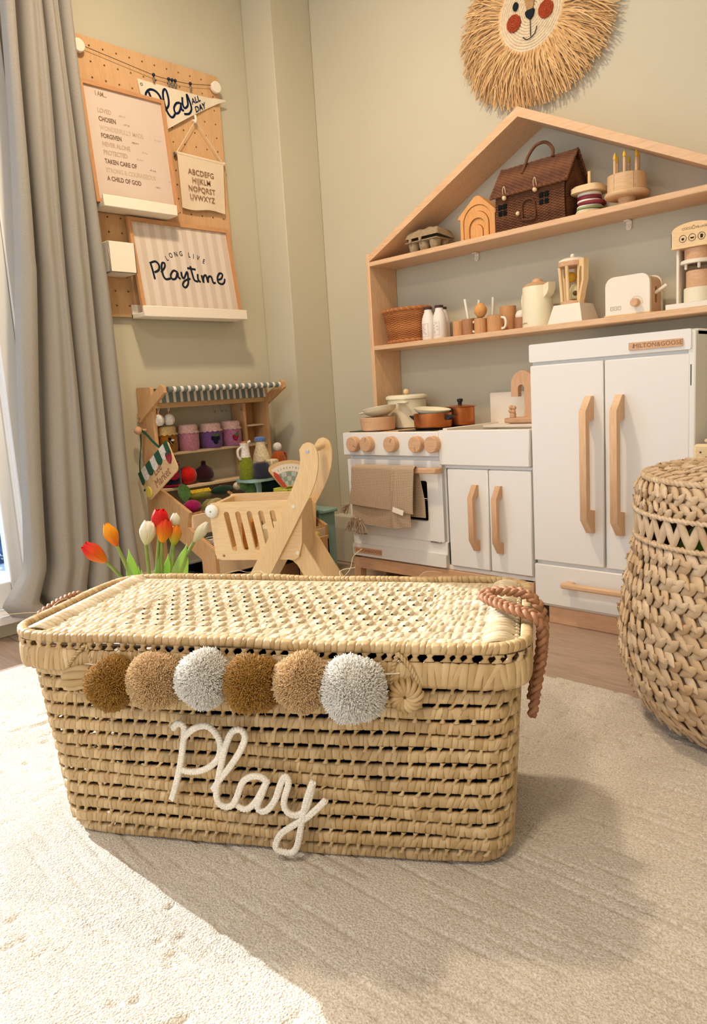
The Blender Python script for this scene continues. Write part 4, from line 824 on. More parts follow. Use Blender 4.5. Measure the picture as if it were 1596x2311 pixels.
# ================================================================= pegboard on the left wall
# plane helper: coordinates (y, z) on the left wall, third axis out of the wall (+x)
PX = -2.51                                             # front face of the board
def LWm(x): return basis((x, 0, 0), (0, 1, 0), (0, 0, 1), (1, 0, 0))
m_peg = wood('pegboard_oak', (220, 178, 132), (202, 158, 112), 'z', 9, .55, .9)
t = thing('pegboard', 'oak veneer pegboard with rows of holes mounted on the wall', 'pegboard', (PX, 1.628, 1.058))
mb = MB(); Y0, Y1, Z0, Z1 = 1.325, 1.931, 1.058, 1.988; ho = [1.394+.0508*i for i in range(-1, 11)]; vo_ = [1.961-.0508*j for j in range(18)]
def cellgrid(c, lo, hi): 
    e = [lo]+[(a+b)/2 for a, b in zip(c[:-1], c[1:])]+[hi]; return list(zip(c, e[:-1], e[1:]))
for y, ya, yb in cellgrid(ho, Y0, Y1):
    for z, za, zb in cellgrid(vo_[::-1], Z0, Z1):
        hole = [(y+.0037*math.cos(a), z+.0037*math.sin(a)) for a in np.arange(8)*PI/4+PI/8]; sq_ = []
        for a in np.arange(8)*PI/4+PI/8:
            c_, s_ = math.cos(a), math.sin(a); k_ = max(abs(c_), abs(s_)); u_, v_ = c_/k_, s_/k_
            sq_.append((y+(u_*(yb-y) if u_ > 0 else -u_*(ya-y)), z+(v_*(zb-z) if v_ > 0 else -v_*(za-z))))
        cor = [(yb, zb), (ya, zb), (ya, za), (yb, za)]
        V = [(0, *p) for p in hole]+[(0, *p) for p in sq_]+[(-.008, *p) for p in hole]+[(0, *p) for p in cor]; F = []
        for i in range(8):
            j = (i+1) % 8
            if i % 2 == 0: F.append([i, 8+i, 24+i//2, 8+j, j])
            else: F.append([i, 8+i, 8+j, j])
            F.append([j, 16+j, 16+i, i])
        # faces at the corner cells meet in an L; build with the corner vertex
        mb.add(np.array(V)+(PX, 0, 0), F)
for a, b in (((PX-.008, Y0, Z0), (PX-.0001, Y0+.0003, Z1)), ((PX-.008, Y1-.0003, Z0), (PX-.0001, Y1, Z1)), ((PX-.008, Y0, Z0), (PX-.0001, Y1, Z0+.0003)), ((PX-.008, Y0, Z1-.0003), (PX-.0001, Y1, Z1))): box(mb, a, b, .0001)
part('board', mb, m_peg, t, 1, 20)
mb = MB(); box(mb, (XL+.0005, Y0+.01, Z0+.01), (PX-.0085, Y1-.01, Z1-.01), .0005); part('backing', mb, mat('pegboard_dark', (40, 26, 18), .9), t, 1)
m_shelfw = mat('ledge_white', (246, 236, 218), .5, .3)
for y, z, lb in ((1.347, 1.944, 'round white peg half hidden by the curtain'), (1.907, 1.941, 'round white peg near the pennant tip')):
    mb = MB(); cyl(mb, .0215, .006, .022, 32, .002, LWm(PX) @ T(y, z, 0)); cyl(mb, .004, -.006, .007, 10, M=LWm(PX) @ T(y, z, 0)); solo('round_peg', mb, m_shelfw, lb, 'peg', loc=(PX, y, z), w=1)
def ledge(y0, y1, z0, z1, label):
    mb = MB(); box(mb, (PX+.0005, y0, z0), (PX+.082, y1, z0+.016), .002); box(mb, (PX+.078, y0, z0), (PX+.090, y1, z1), .002); box(mb, (PX+.0005, y0, z0), (PX+.010, y1, z1+.012), .002)
    return solo('picture_ledge', mb, m_shelfw, label, 'shelf', 'white ledges on the pegboard', loc=(PX, (y0+y1)/2, z0), w=1)
ledge(1.337, 1.628, 1.414, 1.452, 'white picture ledge holding the scripture print'); ledge(1.448, 1.911, 1.051, 1.089, 'long white picture ledge holding the striped playtime print')
mb = MB(); b = .006
for lo, hi in (((0, 1.334, 1.195), (.006, 1.437, 1.3)), ((.084, 1.334, 1.195), (.09, 1.437, 1.3)), ((0, 1.334, 1.195), (.09, 1.340, 1.3)), ((0, 1.431, 1.195), (.09, 1.437, 1.3)), ((0, 1.334, 1.195), (.09, 1.437, 1.201))): box(mb, np.array(lo)+(PX+.0005, 0, 0), np.array(hi)+(PX+.0005, 0, 0), .002)
solo('cube_organiser', mb, m_shelfw, 'white cube shaped holder on the pegboard between the prints', 'holder', loc=(PX, 1.385, 1.195), w=1)
m_paper = mat('blush_paper', (218, 200, 186), .8, .15, (212, 193, 178), 4); m_fr = wood('frame_oak', (206, 154, 108), (182, 130, 86), 'y', 14, .5, .8); m_frz = wood('frame_oak_z', (206, 154, 108), (182, 130, 86), 'z', 14, .5, .8)
def frame(name, label, y0, y1, zb, h, xb, xt, bar):
    """picture frame leaning back: bottom edge at x=xb, top edge at x=xt"""
    L = math.hypot(h, xb-xt); up = np.array([(xt-xb)/L, 0, h/L]); out = np.cross((0, 1, 0), up); M = basis((xb, y0, zb), (0, 1, 0), up, out); w_ = y1-y0; H = L
    t = thing(name, label, 'picture', (xb, (y0+y1)/2, zb))
    for q, m_ in (([(0, 0), (w_, 0), (w_-bar, bar), (bar, bar)], m_fr), ([(w_, H), (0, H), (bar, H-bar), (w_-bar, H-bar)], m_fr), ([(0, H), (0, 0), (bar, bar), (bar, H-bar)], m_frz), ([(w_, 0), (w_, H), (w_-bar, H-bar), (w_-bar, bar)], m_frz)):
        mb = MB(); plate(mb, q, (), 0, .014, M); part('frame_bar', mb, m_, t, 1)
    return t, M, w_, H
# scripture print
t, M, w_, H = frame('scripture_print', 'blush print in an oak frame, list of words starting I AM', 1.326, 1.654, 1.4305, .402, PX+.050, PX+.0175, .013)
mb = MB(); box(mb, (.012, .012, .004), (w_-.012, H-.012, .006), .0003, M); pp = part('print_paper', mb, m_paper, t, 1)
inks = [mat('ink_%d' % i, c, .85, .1) for i, c in enumerate(((188, 164, 144), (156, 130, 108), (120, 96, 78), (200, 178, 160)))]
rows = (('I AM...', 1, '', .940), ('LOVED', 0, 'JER 31:3', .790), ('CHOSEN', 2, '1 PT 2:9', .715), ('WONDERFULLY MADE', 3, 'PS 139:14', .635), ('FORGIVEN', 2, 'HEB 8:12', .565), ('NEVER ALONE', 0, 'DT 31:6', .490), ('PROTECTED', 0, 'PS 121:3', .415), ('TAKEN CARE OF', 2, 'MT 6:26', .335), ('STRONG & COURAGEOUS', 3, 'JOS 1:9', .255), ('A CHILD OF GOD', 2, '1 JN 3:1', .180))
for s, ik, ref, v_ in rows:
    mb = MB(); big = .0215; y_ = H*v_*.92+.014; text(mb, s, big, M @ T(.056, y_, .0064), .0004, 'LEFT', 1.0, .76, .0005)
    part('print_line', mb, inks[ik], pp, 1, kind='stuff'); mb = MB()
    if ref: text(mb, ref, .0075, M @ T(.056+len(s)*.0118+.022, y_+.001, .0064), .0003, 'LEFT', 1.05, .9)
    if ref: part('print_reference', mb, inks[ik], pp, 1, kind='stuff')
# playtime print
t, M, w_, H = frame('playtime_print', 'striped print in an oak frame reading LONG LIVE Playtime', 1.455, 1.902, 1.0675, .338, PX+.060, PX+.013, .014)
m_str, nt, b_ = _new('striped_paper'); L = nt.links; b_.inputs['Roughness'].default_value = .8
at = _nd(nt, 'ShaderNodeTexCoord'); sp = _nd(nt, 'ShaderNodeSeparateXYZ'); L.new(at.outputs['Object'], sp.inputs[0]); mu = _nd(nt, 'ShaderNodeMath', operation='MULTIPLY'); mu.inputs[1].default_value = 2*PI/.046; L.new(sp.outputs[1], mu.inputs[0])
si = _nd(nt, 'ShaderNodeMath', operation='SINE'); L.new(mu.outputs[0], si.inputs[0]); rp = _nd(nt, 'ShaderNodeValToRGB'); rp.color_ramp.elements[0].position = .45; rp.color_ramp.elements[1].position = .55
rp.color_ramp.elements[0].color = (*lin((224, 211, 198)), 1); rp.color_ramp.elements[1].color = (*lin((210, 194, 178)), 1); ad = _nd(nt, 'ShaderNodeMath', operation='MULTIPLY_ADD'); ad.inputs[1].default_value = .5; ad.inputs[2].default_value = .5; L.new(si.outputs[0], ad.inputs[0]); L.new(ad.outputs[0], rp.inputs[0]); L.new(rp.outputs[0], b_.inputs['Base Color'])
mb = MB(); box(mb, (.013, .013, .004), (w_-.013, H-.013, .006), .0003, M); pp = part('print_paper', mb, m_str, t, 1)
def ontoframe(yz, M, off):   # point on the wall plane -> same y, matching height on the leaning sheet
    o = M[:3, 3]; up = M[:3, 1]; n = M[:3, 2]; s = (yz[1]-o[2])/up[2]; p = o+up*s+n*off; return (p[0], yz[0], p[2])
def stroke(mb, pts, r, conv, n=6, up=(1, 0, 0)):
    P, _ = resample(spline([conv(p) for p in pts], 8), r*.8); tube(mb, P, r, 8, up=up, flat=.18)
mb = MB(); PT = dict(
 P=[[1.53, 1.189], [1.527, 1.22], [1.522, 1.251]], P2=[[1.522, 1.247], [1.545, 1.254], [1.557, 1.241], [1.552, 1.224], [1.533, 1.214]],
 l=[[1.561, 1.216], [1.58, 1.236], [1.582, 1.251], [1.572, 1.25], [1.566, 1.231], [1.568, 1.204], [1.577, 1.192], [1.597, 1.196]],
 a=[[1.632, 1.221], [1.616, 1.226], [1.6, 1.208], [1.605, 1.194], [1.621, 1.199], [1.632, 1.221], [1.632, 1.204], [1.641, 1.197]],
 y=[[1.649, 1.224], [1.649, 1.207], [1.657, 1.201], [1.675, 1.226], [1.675, 1.2], [1.67, 1.179], [1.656, 1.166], [1.646, 1.175], [1.658, 1.191], [1.685, 1.201]],
 t=[[1.694, 1.249], [1.698, 1.215], [1.703, 1.196], [1.719, 1.192]], tc=[[1.679, 1.24], [1.716, 1.237]], i=[[1.722, 1.221], [1.72, 1.201], [1.729, 1.19]],
 m=[[1.739, 1.218], [1.743, 1.189], [1.746, 1.209], [1.759, 1.219], [1.764, 1.191], [1.769, 1.211], [1.783, 1.215], [1.789, 1.192], [1.8, 1.193]],
 e=[[1.81, 1.204], [1.83, 1.21], [1.84, 1.227], [1.827, 1.231], [1.813, 1.214], [1.814, 1.194], [1.831, 1.189], [1.843, 1.198], [1.847, 1.211]])
for q in PT.values(): stroke(mb, q, .0042, lambda p: ontoframe(p, M, .0064))
part('script_lettering', mb, m_ink, pp, 1, label='dark handwritten word Playtime')
mb = MB()
for ch, (y_, z_) in zip('LONGLIVE', [[1.599, 1.271], [1.618, 1.283], [1.64, 1.289], [1.662, 1.293], [1.697, 1.291], [1.715, 1.288], [1.734, 1.284], [1.757, 1.273]]):
    p = ontoframe((y_, z_-.009), M, .0063); a = -(y_-1.676)*5.2; text(mb, ch, .026, basis(p, M[:3, 0], M[:3, 1], M[:3, 2]) @ RZ(a), .0005, 'CENTER', 1, .72, .0004)
part('arched_lettering', mb, m_ink, pp, 1, kind='stuff', label='arched words LONG LIVE')
# ---------------------------------------------------------------- string line with pegs, pennant
m_str2 = mat('brown_string', (98, 76, 56), .9, .1); m_felt = mat('cream_felt', (240, 228, 206), .95, .1, (230, 216, 192), 300, .2, 500)
X1 = PX+.0125
mb = MB(); tube(mb, spline([(X1, 1.366, 1.948), (X1, 1.50, 1.934), (X1, 1.63, 1.9205), (X1, 1.707, 1.921), (X1, 1.788, 1.927), (X1, 1.888, 1.945)], 8), .0011, 6, up=(1, 0, 0)); solo('hanging_string', mb, m_str2, 'thin brown string stretched between the two round pegs', 'string')
m_clip = mat('clip_metal', (150, 144, 136), .35, .5, metal=.8); m_pin = mat('navy_bead', (24, 30, 52), .4)
for y_, z_, lb in ((1.630, 1.9195, 'navy headed clip on the string above the pennant grommet end'), (1.693, 1.920, 'first of three bunched navy headed clips on the string'), (1.707, 1.920, 'middle of three bunched navy headed clips on the string'), (1.721, 1.921, 'last of three bunched navy headed clips on the string'), (1.788, 1.9265, 'navy headed clip on the string nearest the pennant tip')):
    c_ = thing('string_clip', lb, 'clip', (X1, y_, z_), group='clips on the string'); mb = MB(); ball(mb, .0062, (.003, 0, 0), 12, 8); part('bead', mb, m_pin, c_)
    mb = MB(); box(mb, (-.002, -.0015, -.026), (.003, .0055, -.006), .0008, RX(.0)); box(mb, (-.001, -.001, -.008), (.002, .001, .0), .0004); part('clasp', mb, m_clip, c_)
t = thing('felt_pennant', 'cream felt pennant reading Play ALL DAY clipped to the string', 'pennant', (PX+.02, 1.7, 1.8))
def pennx(y): return PX+.0085-.004*math.cos((y-1.56)*18)+(.006 if y > 1.9 else 0)
top = lambda s: (1.567+(1.951-1.567)*s, 1.897+.0085*s-.014*math.sin(s*PI)*.55); bot = lambda s: (1.598+(1.951-1.598)*s, float(np.interp(1.598+(1.951-1.598)*s, [1.598, 1.647, 1.78, 1.869, 1.91, 1.951], [1.700, 1.729, 1.810, 1.860, 1.882, 1.900])))
n = 34; Pf = np.zeros((n, 10, 3))
for i in range(n):
    s = i/(n-1); a, b = np.array(top(s)), np.array(bot(s))
    for j in range(10): q = a+(b-a)*j/9; Pf[i, j] = (pennx(q[0]), *q)
mb = MB(); grid(mb, Pf); grid(mb, Pf-np.array([.002, 0, 0]), flip=True)
bb = [Pf[:, 0], Pf[-1], Pf[::-1, -1], Pf[0][::-1]]; E_ = np.concatenate(bb); mb.add(np.concatenate((E_, E_-np.array([.002, 0, 0]))), [[i+1, i, i+len(E_), i+1+len(E_)] for i in range(len(E_)-1)])
fl = part('felt', mb, m_felt, t, 1, 60)
mb = MB(); lathe(mb, [(.003, -.001), (.0055, -.001), (.0055, .0008), (.003, .0008)], 16, LWm(pennx(1.582)) @ T(1.582, 1.880, 0), close=False); part('grommet', mb, m_clip, t, 1)
PN = dict(P=[[1.594, 1.839], [1.598, 1.855], [1.614, 1.869], [1.636, 1.868], [1.653, 1.852], [1.659, 1.825], [1.652, 1.804], [1.636, 1.791], [1.621, 1.788]], st=[[1.608, 1.86], [1.623, 1.822], [1.635, 1.78], [1.645, 1.751]],
 l=[[1.659, 1.80], [1.683, 1.825], [1.687, 1.851], [1.681, 1.878], [1.673, 1.882], [1.666, 1.867], [1.667, 1.835], [1.677, 1.805], [1.69, 1.79], [1.701, 1.792], [1.709, 1.804]],
 a=[[1.735, 1.848], [1.719, 1.843], [1.707, 1.824], [1.712, 1.807], [1.728, 1.814], [1.738, 1.838], [1.738, 1.851], [1.74, 1.827], [1.75, 1.824]],
 y=[[1.748, 1.871], [1.747, 1.845], [1.756, 1.834], [1.771, 1.85], [1.769, 1.886], [1.782, 1.860], [1.786, 1.837], [1.773, 1.818], [1.750, 1.812]])
m_navyp = mat('navy_print', (22, 34, 62), .85, .1); mb = MB()
for q in PN.values(): stroke(mb, q, .0042, lambda p: (pennx(p[0])+.0006, *p))
part('script_lettering', mb, m_navyp, fl, 1, label='navy script word Play')
mb = MB(); e1 = np.array((0, .958, .287))
for s, y_, z_ in (('ALL', 1.812, 1.866), ('DAY', 1.830, 1.843)): text(mb, s, .029, basis((pennx(1.82)+.0022, y_, z_), (0, .87, .49), (0, -.2, .98)), .0006, 'CENTER', 1.05, .95, .0006)
part('block_lettering', mb, m_navyp, fl, 1, label='navy capitals ALL DAY')
# ---------------------------------------------------------------- hook and alphabet banner
mb = MB(); tube(mb, spline([(PX-.002, 1.794, 1.800), (PX+.010, 1.794, 1.799), (PX+.018, 1.794, 1.790), (PX+.022, 1.794, 1.800), (PX+.020, 1.794, 1.814)], 6), .0045, 10, up=(0, 1, 0)); solo('peg_hook', mb, m_shelfw, 'small white peg hook holding the alphabet banner cord', 'hook')
t = thing('alphabet_banner', 'small cream canvas alphabet banner hanging from a white hook', 'banner', (PX+.014, 1.8, 1.48)); xb = PX+.013; m_canvas = mat('canvas', (238, 220, 194), .95, .1, (230, 210, 182), 260, .25, 600)
mb = MB(); tube(mb, [(xb, 1.690, 1.664), (xb, 1.80, 1.661), (xb, 1.918, 1.657)], .005, 12, up=(1, 0, 0)); part('dowel', mb, birch('y'), t, 1)
for e in (1.692, 1.916): mb = MB(); cyl(mb, .0068, -.004, .004, 12, M=basis((xb, e, 1.661), (0, 0, 1), (1, 0, 0))); part('dowel_cap', mb, m_steel if e < 1.8 else m_canvas, t, 1)
mb = MB(); hk = (PX+.0195, 1.794, 1.797); tube(mb, [(xb+.004, 1.698, 1.667), hk, (xb+.004, 1.908, 1.661)], .0016, 6, up=(1, 0, 0)); part('hanging_cord', mb, m_felt, t, 1)
n, m_ = 14, 16; G = np.zeros((n, m_, 3))
for i in range(n):
    for j in range(m_):
        u, v = i/(n-1), j/(m_-1); G[i, j] = (xb+.006-.002*v+.002*math.sin(u*9+v*3)*v, 1.698+(1.909-1.698)*u-.010*v*u+.002*v, 1.662-.004*u-(.193-.006*u+.004*math.sin(u*7))*v)
mb = MB(); grid(mb, G, flip=True); grid(mb, G-np.array([.0012, 0, 0])); tube(mb, [(xb, 1.699, 1.6635), (xb, 1.8, 1.661), (xb, 1.908, 1.658)], .0075, 12, up=(1, 0, 0)); cl = part('canvas', mb, m_canvas, t, 1, 60)
mb = MB()
for s, y_, z_ in (('ABCDEFG', 1.798, 1.595), ('HIJKLM', 1.796, 1.565), ('NOPQRST', 1.795, 1.534), ('UVWXYZ', 1.794, 1.503)): text(mb, s, .0285, basis((xb+.0075, y_, z_), (0, 1, -.02), (0, 0, 1), (1, 0, 0)), .0005, 'CENTER', 1.08, .90, .0002)
part('alphabet_lettering', mb, m_brownink, cl, 1, label='tan printed capitals A to Z')
# ================================================================= market stall against the left wall
NY, FYs = 1.44, 1.97
m_st = wood('stall_wood_z', (214, 170, 120), (190, 142, 94), 'z', 10, .55, .5); m_sty = wood('stall_wood_y', (216, 176, 130), (194, 150, 104), 'y', 10, .55, .5); m_pale = wood('pale_shelf', (232, 206, 170), (216, 186, 146), 'y', 10, .55, .4)
t = thing('market_stall', 'wooden toy market stall with striped awning, shelves and produce bins', 'market stall', (-2.32, 1.705, 0))
side = [(-2.522, .0), (-2.522, .797), (-2.515, .802), (-2.425, .799), (-2.420, .792), (-2.427, .425), (-2.246, .349), (-2.267, .296), (-2.222, .275), (-2.110, .226), (-2.116, 0), (-2.196, 0), (-2.193, .187), (-2.347, .251), (-2.44, .29), (-2.44, 0)]
for y0 in (NY, FYs): mb = MB(); plate(mb, side, (), 0, .014, basis((0, y0+.014, 0), (1, 0, 0), (0, 0, 1))); part('side_panel', mb, m_st, t, 1)
mb = MB()
part('shelf_board', slab((-2.520, NY+.014, .545), (-2.428, FYs, .556)), m_pale, t, 1); part('shelf_board', slab((-2.520, NY+.014, .412), (-2.428, FYs, .424)), m_pale, t, 1)
part('cross_rail', slab((-2.438, NY+.014, .722), (-2.424, FYs, .742)), m_sty, t, 1); part('cross_rail', slab((-2.520, NY+.014, .762), (-2.508, FYs, .790)), m_sty, t, 1)
part('back_board', slab((-2.522, 1.865, .424), (-2.512, FYs, .722)), m_st, t, 1); part('divider', slab((-2.51, 1.862, .556), (-2.432, 1.874, .722)), m_st, t, 1); part('shelf_board', slab((-2.51, 1.874, .625), (-2.44, FYs, .633)), m_pale, t, 1)
for y0 in (NY-.012, FYs+.014):
    mb = MB(); plate(mb, [(-2.517, .690), (-2.498, .672), (-2.477, .686), (-2.312, .776), (-2.316, .797), (-2.334, .804), (-2.350, .796), (-2.512, .706)], (), 0, .012, basis((0, y0+.012, 0), (1, 0, 0), (0, 0, 1))); br = part('awning_arm', mb, m_st, t, 1)
    mb = MB(); cyl(mb, .005, -.001, .001, 12, .0004, basis((-2.500, y0 if y0 < 1.6 else y0+.012, .690), (1, 0, 0), (0, 0, 1), (0, -1, 0))); part('screw', mb, m_steel, br, 1)
# striped awning
m_awg = mat('awning_grey', (124, 134, 128), .9, .1, bump=.2, bscale=600); m_aww = mat('awning_white', (240, 232, 220), .9, .1, bump=.2, bscale=600)
bw = (FYs-NY-.01)/34
for i in range(34):
    ya = NY+.012+bw*i; g = i % 2 == 0; a, b = (ya, ya+bw*(1.25 if g else .75)) if g else (ya+bw*.25, ya+bw)
    mb = MB(); tube(mb, [(-2.326, a, .7865), (-2.326, b, .7865)], .0105, 16, up=(0, 0, 1)); part('awning_stripe', mb, m_awg if g else m_aww, t, 1)
    mb = MB(); q = [(-2.333, .792), (-2.37, .793), (-2.415, .793), (-2.505, .796)]; f_ = [(-2.4225, .793), (-2.4215, .770), (-2.420, .741)]
    for path in (q,): grid(mb, [[(x, y, z) for x, z in path] for y in (a, b)]); grid(mb, [[(x, y, z-.0012) for x, z in path] for y in (a, b)], flip=True)
    for path in (f_,): grid(mb, [[(x, y, z) for x, z in path] for y in (a, b)]); grid(mb, [[(x-.0012, y, z) for x, z in path] for y in (a, b)], flip=True)
    part('awning_stripe', mb, m_awg if g else m_aww, t, 1)
# bins: tilted trays with wicker liners
m_wick3 = mat('bin_wicker', (196, 152, 98), .7, .2, var=(160, 116, 68))
def bin_(x0, z0, x1, z1, dep):
    """front board of a bin plus its floor; (x0,z0) rear top, (x1,z1) front top"""
    mb = MB(); box(mb, (x1-.012, NY+.014, z1-dep), (x1, FYs, z1), .002); part('bin_front', mb, m_pale, t, 1)
    mb = MB(); d = np.array([x1-x0, 0, z1-z0-.0]); plate(mb, [(NY+.014, x0), (FYs, x0), (FYs, x1-.012), (NY+.014, x1-.012)], (), 0, .006, basis((0, 0, 0), (0, 1, 0), (1, 0, (z1-z0)/(x1-x0)), (0, 0, 1)) @ T(0, 0, z0-(z1-z0)/(x1-x0)*x0-dep)); part('bin_floor', mb, m_sty, t, 1)
    for y in (NY+.02, (NY+FYs)/2, FYs-.006):
        mb = MB(); braid(mb, [(x0+.005, y, z0-.006), ((x0+x1)/2, y, (z0+z1)/2-.004), (x1-.014, y, z1-.002)], .005, .003, .022, .0036, step=.004); part('liner_rim', mb, m_wick3, t, 1)
    mb = MB(); braid(mb, [(x1-.010, NY+.018, z1+.002), (x1-.010, 1.7, z1+.002), (x1-.010, FYs-.004, z1+.002)], .005, .003, .022, .0036, step=.004); part('liner_rim', mb, m_wick3, t, 1)
bin_(-2.425, .410, -2.250, .338, .075); bin_(-2.262, .285, -2.112, .218, .085)
part('bottom_rail', slab((-2.196, NY+.014, .03), (-2.182, FYs, .09)), m_sty, t, 1)
mb = MB(); ball(mb, .0155, (-2.478, NY-.034, .646)); tube(mb, [(-2.478, NY, .646), (-2.478, NY-.03, .646)], .005, 10); part('peg_knob', mb, beech('x'), t, 1)
m_hook = mat('hook_metal', (120, 112, 100), .4, .5, metal=.9)
for y in (1.712, 1.745, 1.765, 1.84):
    mb = MB(); tube(mb, spline([(-2.431, y, .722), (-2.431, y, .708), (-2.427, y+.004, .696), (-2.431, y+.010, .692), (-2.433, y+.012, .702)], 5), .0012, 6, up=(0, 1, 0)); part('cup_hook', mb, m_hook, t, 1)
# felt food ---------------------------------------------------------------
def felt(name, c): return mat('felt_'+name, c, 1., .05, tuple(int(v*.86) for v in c), 140, .5, 260, sheen=.3)
m_fw = felt('white', (240, 232, 222)); m_fpk = felt('pink', (206, 138, 158)); m_fpu = felt('purple', (124, 84, 142)); m_fmau = felt('mauve', (190, 122, 158)); m_fam = felt('amber', (160, 104, 28)); m_fblush = felt('blush', (232, 190, 182)); m_fsand = felt('sand', (214, 180, 122))
m_fnavy = felt('navy', (20, 22, 46)); m_fred = felt('red', (214, 32, 24)); m_fcrim = felt('crimson', (160, 24, 54)); m_fplum = felt('plum', (58, 20, 34)); m_fgr = felt('green', (82, 118, 60)); m_fdk = felt('dark_green', (32, 60, 44)); m_fol = felt('olive', (128, 138, 38)); m_fcream = felt('cream', (232, 214, 176)); m_fblue = felt('blue', (104, 128, 184)); m_for = felt('orange', (176, 88, 36)); m_fch = felt('charcoal', (52, 50, 66)); m_fmag = felt('magenta', (158, 20, 82)); m_fyel = felt('yellow', (226, 192, 44)); m_fblack = felt('black', (22, 22, 24))
for y, lb, hid in ((1.468, 'white felt garlic bulb hanging beside the stall post', 0), (1.512, 'white felt garlic bulb hanging clear of the stall post', 0)):
    g_ = thing('felt_garlic', lb, 'toy garlic', (-2.431, y, .68), group='felt garlic on the stall rail'); mb = MB(); lathe(mb, [(0, -.022), (.012, -.021), (.0205, -.010), (.021, .002), (.014, .015), (.005, .020), (0, .021)], 20); part('bulb', mb, m_fw, g_)
    mb = MB(); cyl(mb, .005, .018, .028, 10); part('stem', mb, m_wick2, g_); mb = MB(); tube(mb, spline([(0, 0, .027), (.004, .003, .04), (.002, .0, .052), (-.003, 0, .042), (0, 0, .027)], 5), .0012, 6); part('loop', mb, m_felt, g_)
def jar(y, body, lid, label, h=.098, r=.041):
    j = thing('felt_jar', label, 'toy jar', (-2.458, y, .556), group='felt jars on the stall shelf'); mb = MB(); lathe(mb, [(0, 0), (r*.88, 0), (r*.98, .008), (r, .02), (r, h*.62), (r*.93, h*.72), (0, h*.72)], 28); part('jar_body', mb, body, j)
    mb = MB(); n = 72; P = np.zeros((5, n, 3))
    for k in range(n):
        a = 2*PI*k/n; sc = abs(math.sin(a*7)); 
        for i, (rr, z) in enumerate(((0.001, h), (r*.80, h*.995), (r*.92, h*.94), (r*.92, h*.78), (r*1.08, h*(.70-.05*sc)))): P[i, k] = (rr*math.cos(a), rr*math.sin(a), z)
    grid(mb, P, False, True); part('frilled_lid', mb, lid, j, smooth=80); return j
def wrapm(r, a, z, off=.0008):   # local frame on a jar side at angle a (0 = facing +x), height z
    return basis(((r+off)*math.cos(a), (r+off)*math.sin(a), z), (-math.sin(a), math.cos(a), 0), (0, 0, 1))
j = jar(1.508, m_fam, m_fsand, 'amber felt honey jar with a bee and frilled sand lid'); A = -.25
bee = thing  # (the bee is built from parts of the jar)
mb = MB(); ball(mb, .011, (0, 0, 0), 14, 8, (1.3, .9, .3), wrapm(.041, A, .034) @ RZ(.5)); be = part('bee_body', mb, m_fblack, j)
mb = MB(); 
for x in (-.003, .004): box(mb, (x-.0012, -.0085, .001), (x+.0012, .0085, .0036), .0003, wrapm(.041, A, .034) @ RZ(.5))
part('bee_stripe', mb, m_fsand, be); be.children[-1]['kind'] = 'stuff'
mb = MB(); ball(mb, .007, (.012, .011, .001), 10, 6, (1, .6, .4), wrapm(.041, A, .034) @ RZ(.1)); part('bee_wing', mb, m_fw, be)
mb = MB(); ball(mb, .0065, (.0, .018, .001), 10, 6, (1, 1, .5), wrapm(.041, A, .034)); part('bee_head', mb, m_fblack, be)
jar(1.604, m_fpk, m_fblush, 'plain rose pink felt jar with blush frilled lid')
j = jar(1.710, m_fpu, m_fblush, 'purple felt jam jar with dark berries motif', .096, .044)
mb = MB()
for dx, dz in ((-.009, .004), (.009, .004), (0, -.010)): ball(mb, .0105, (dx, dz, 0), 12, 8, (1, 1, .3), wrapm(.044, -.2, .034))
part('berry_motif', mb, m_fnavy, j); mb = MB(); plate(mb, [(-.013, .010), (-.012, .022), (-.004, .018), (0, .012), (.004, .018), (.013, .022), (.013, .010), (0, .008)], (), 0, .003, wrapm(.044, -.2, .036)); part('leaf_motif', mb, m_fgr, j)
j = jar(1.808, m_fmau, m_fblush, 'mauve felt jam jar with a strawberry motif')
mb = MB(); plate(mb, spline([(-.011, .007), (0, .010), (.011, .007), (.009, -.007), (0, -.016), (-.009, -.007)], 4, True), (), 0, .003, wrapm(.041, -.25, .034)); sb = part('strawberry_motif', mb, m_fcrim, j)
mb = MB()
for x, y in ((-.004, .002), (.004, .002), (0, -.005), (-.005, -.005), (.005, -.006)): ball(mb, .0008, (x, y, .0032), 6, 4, (1, 1, .5), wrapm(.041, -.25, .034))
part('seeds', mb, m_fw, sb, kind='stuff'); mb = MB(); plate(mb, [(-.010, .005), (.002, .009), (.010, .020), (.013, .008), (.011, .002)], (), .001, .004, wrapm(.041, -.25, .036)); part('leaf_motif', mb, m_fgr, j)
# tin, tomato, onion on the lower shelf
j = thing('felt_tin', 'navy felt tomato tin with crimson bands', 'toy tin', (-2.462, 1.512, .424)); mb = MB(); cyl(mb, .040, 0, .098, 28, .003); part('tin_body', mb, m_fnavy, j)
for z in (.004, .086): mb = MB(); lathe(mb, [(.0405, z), (.0412, z), (.0412, z+.007), (.0405, z+.007)], 28, close=False); part('band', mb, m_fcrim, j)
mb = MB(); lathe(mb, [(0, .098), (.036, .098), (.037, .0995), (0, .0995)], 28); part('tin_top', mb, mat('felt_grey', (150, 140, 132), .9), j)
mb = MB(); ball(mb, .021, (0, 0, 0), 16, 8, (1, .9, .12), wrapm(.040, -.2, .046)); mo = part('tomato_motif', mb, m_fcrim, j); mb = MB()
for k_ in range(5): plate(mb, [(-.0015, 0), (.0015, 0), (0, .009)], (), .002, .0035, wrapm(.040, -.2, .056) @ RZ(k_*1.256))
part('calyx', mb, m_fblack, mo); mo.children[-1]['kind'] = 'stuff'
mb = MB(); ball(mb, .0375, (0, 0, .035), 28, 16, (1, 1, .95)); solo('felt_tomato', mb, m_fred, 'bright red round felt tomato on the stall shelf', 'toy tomato', loc=(-2.462, 1.586, .424))
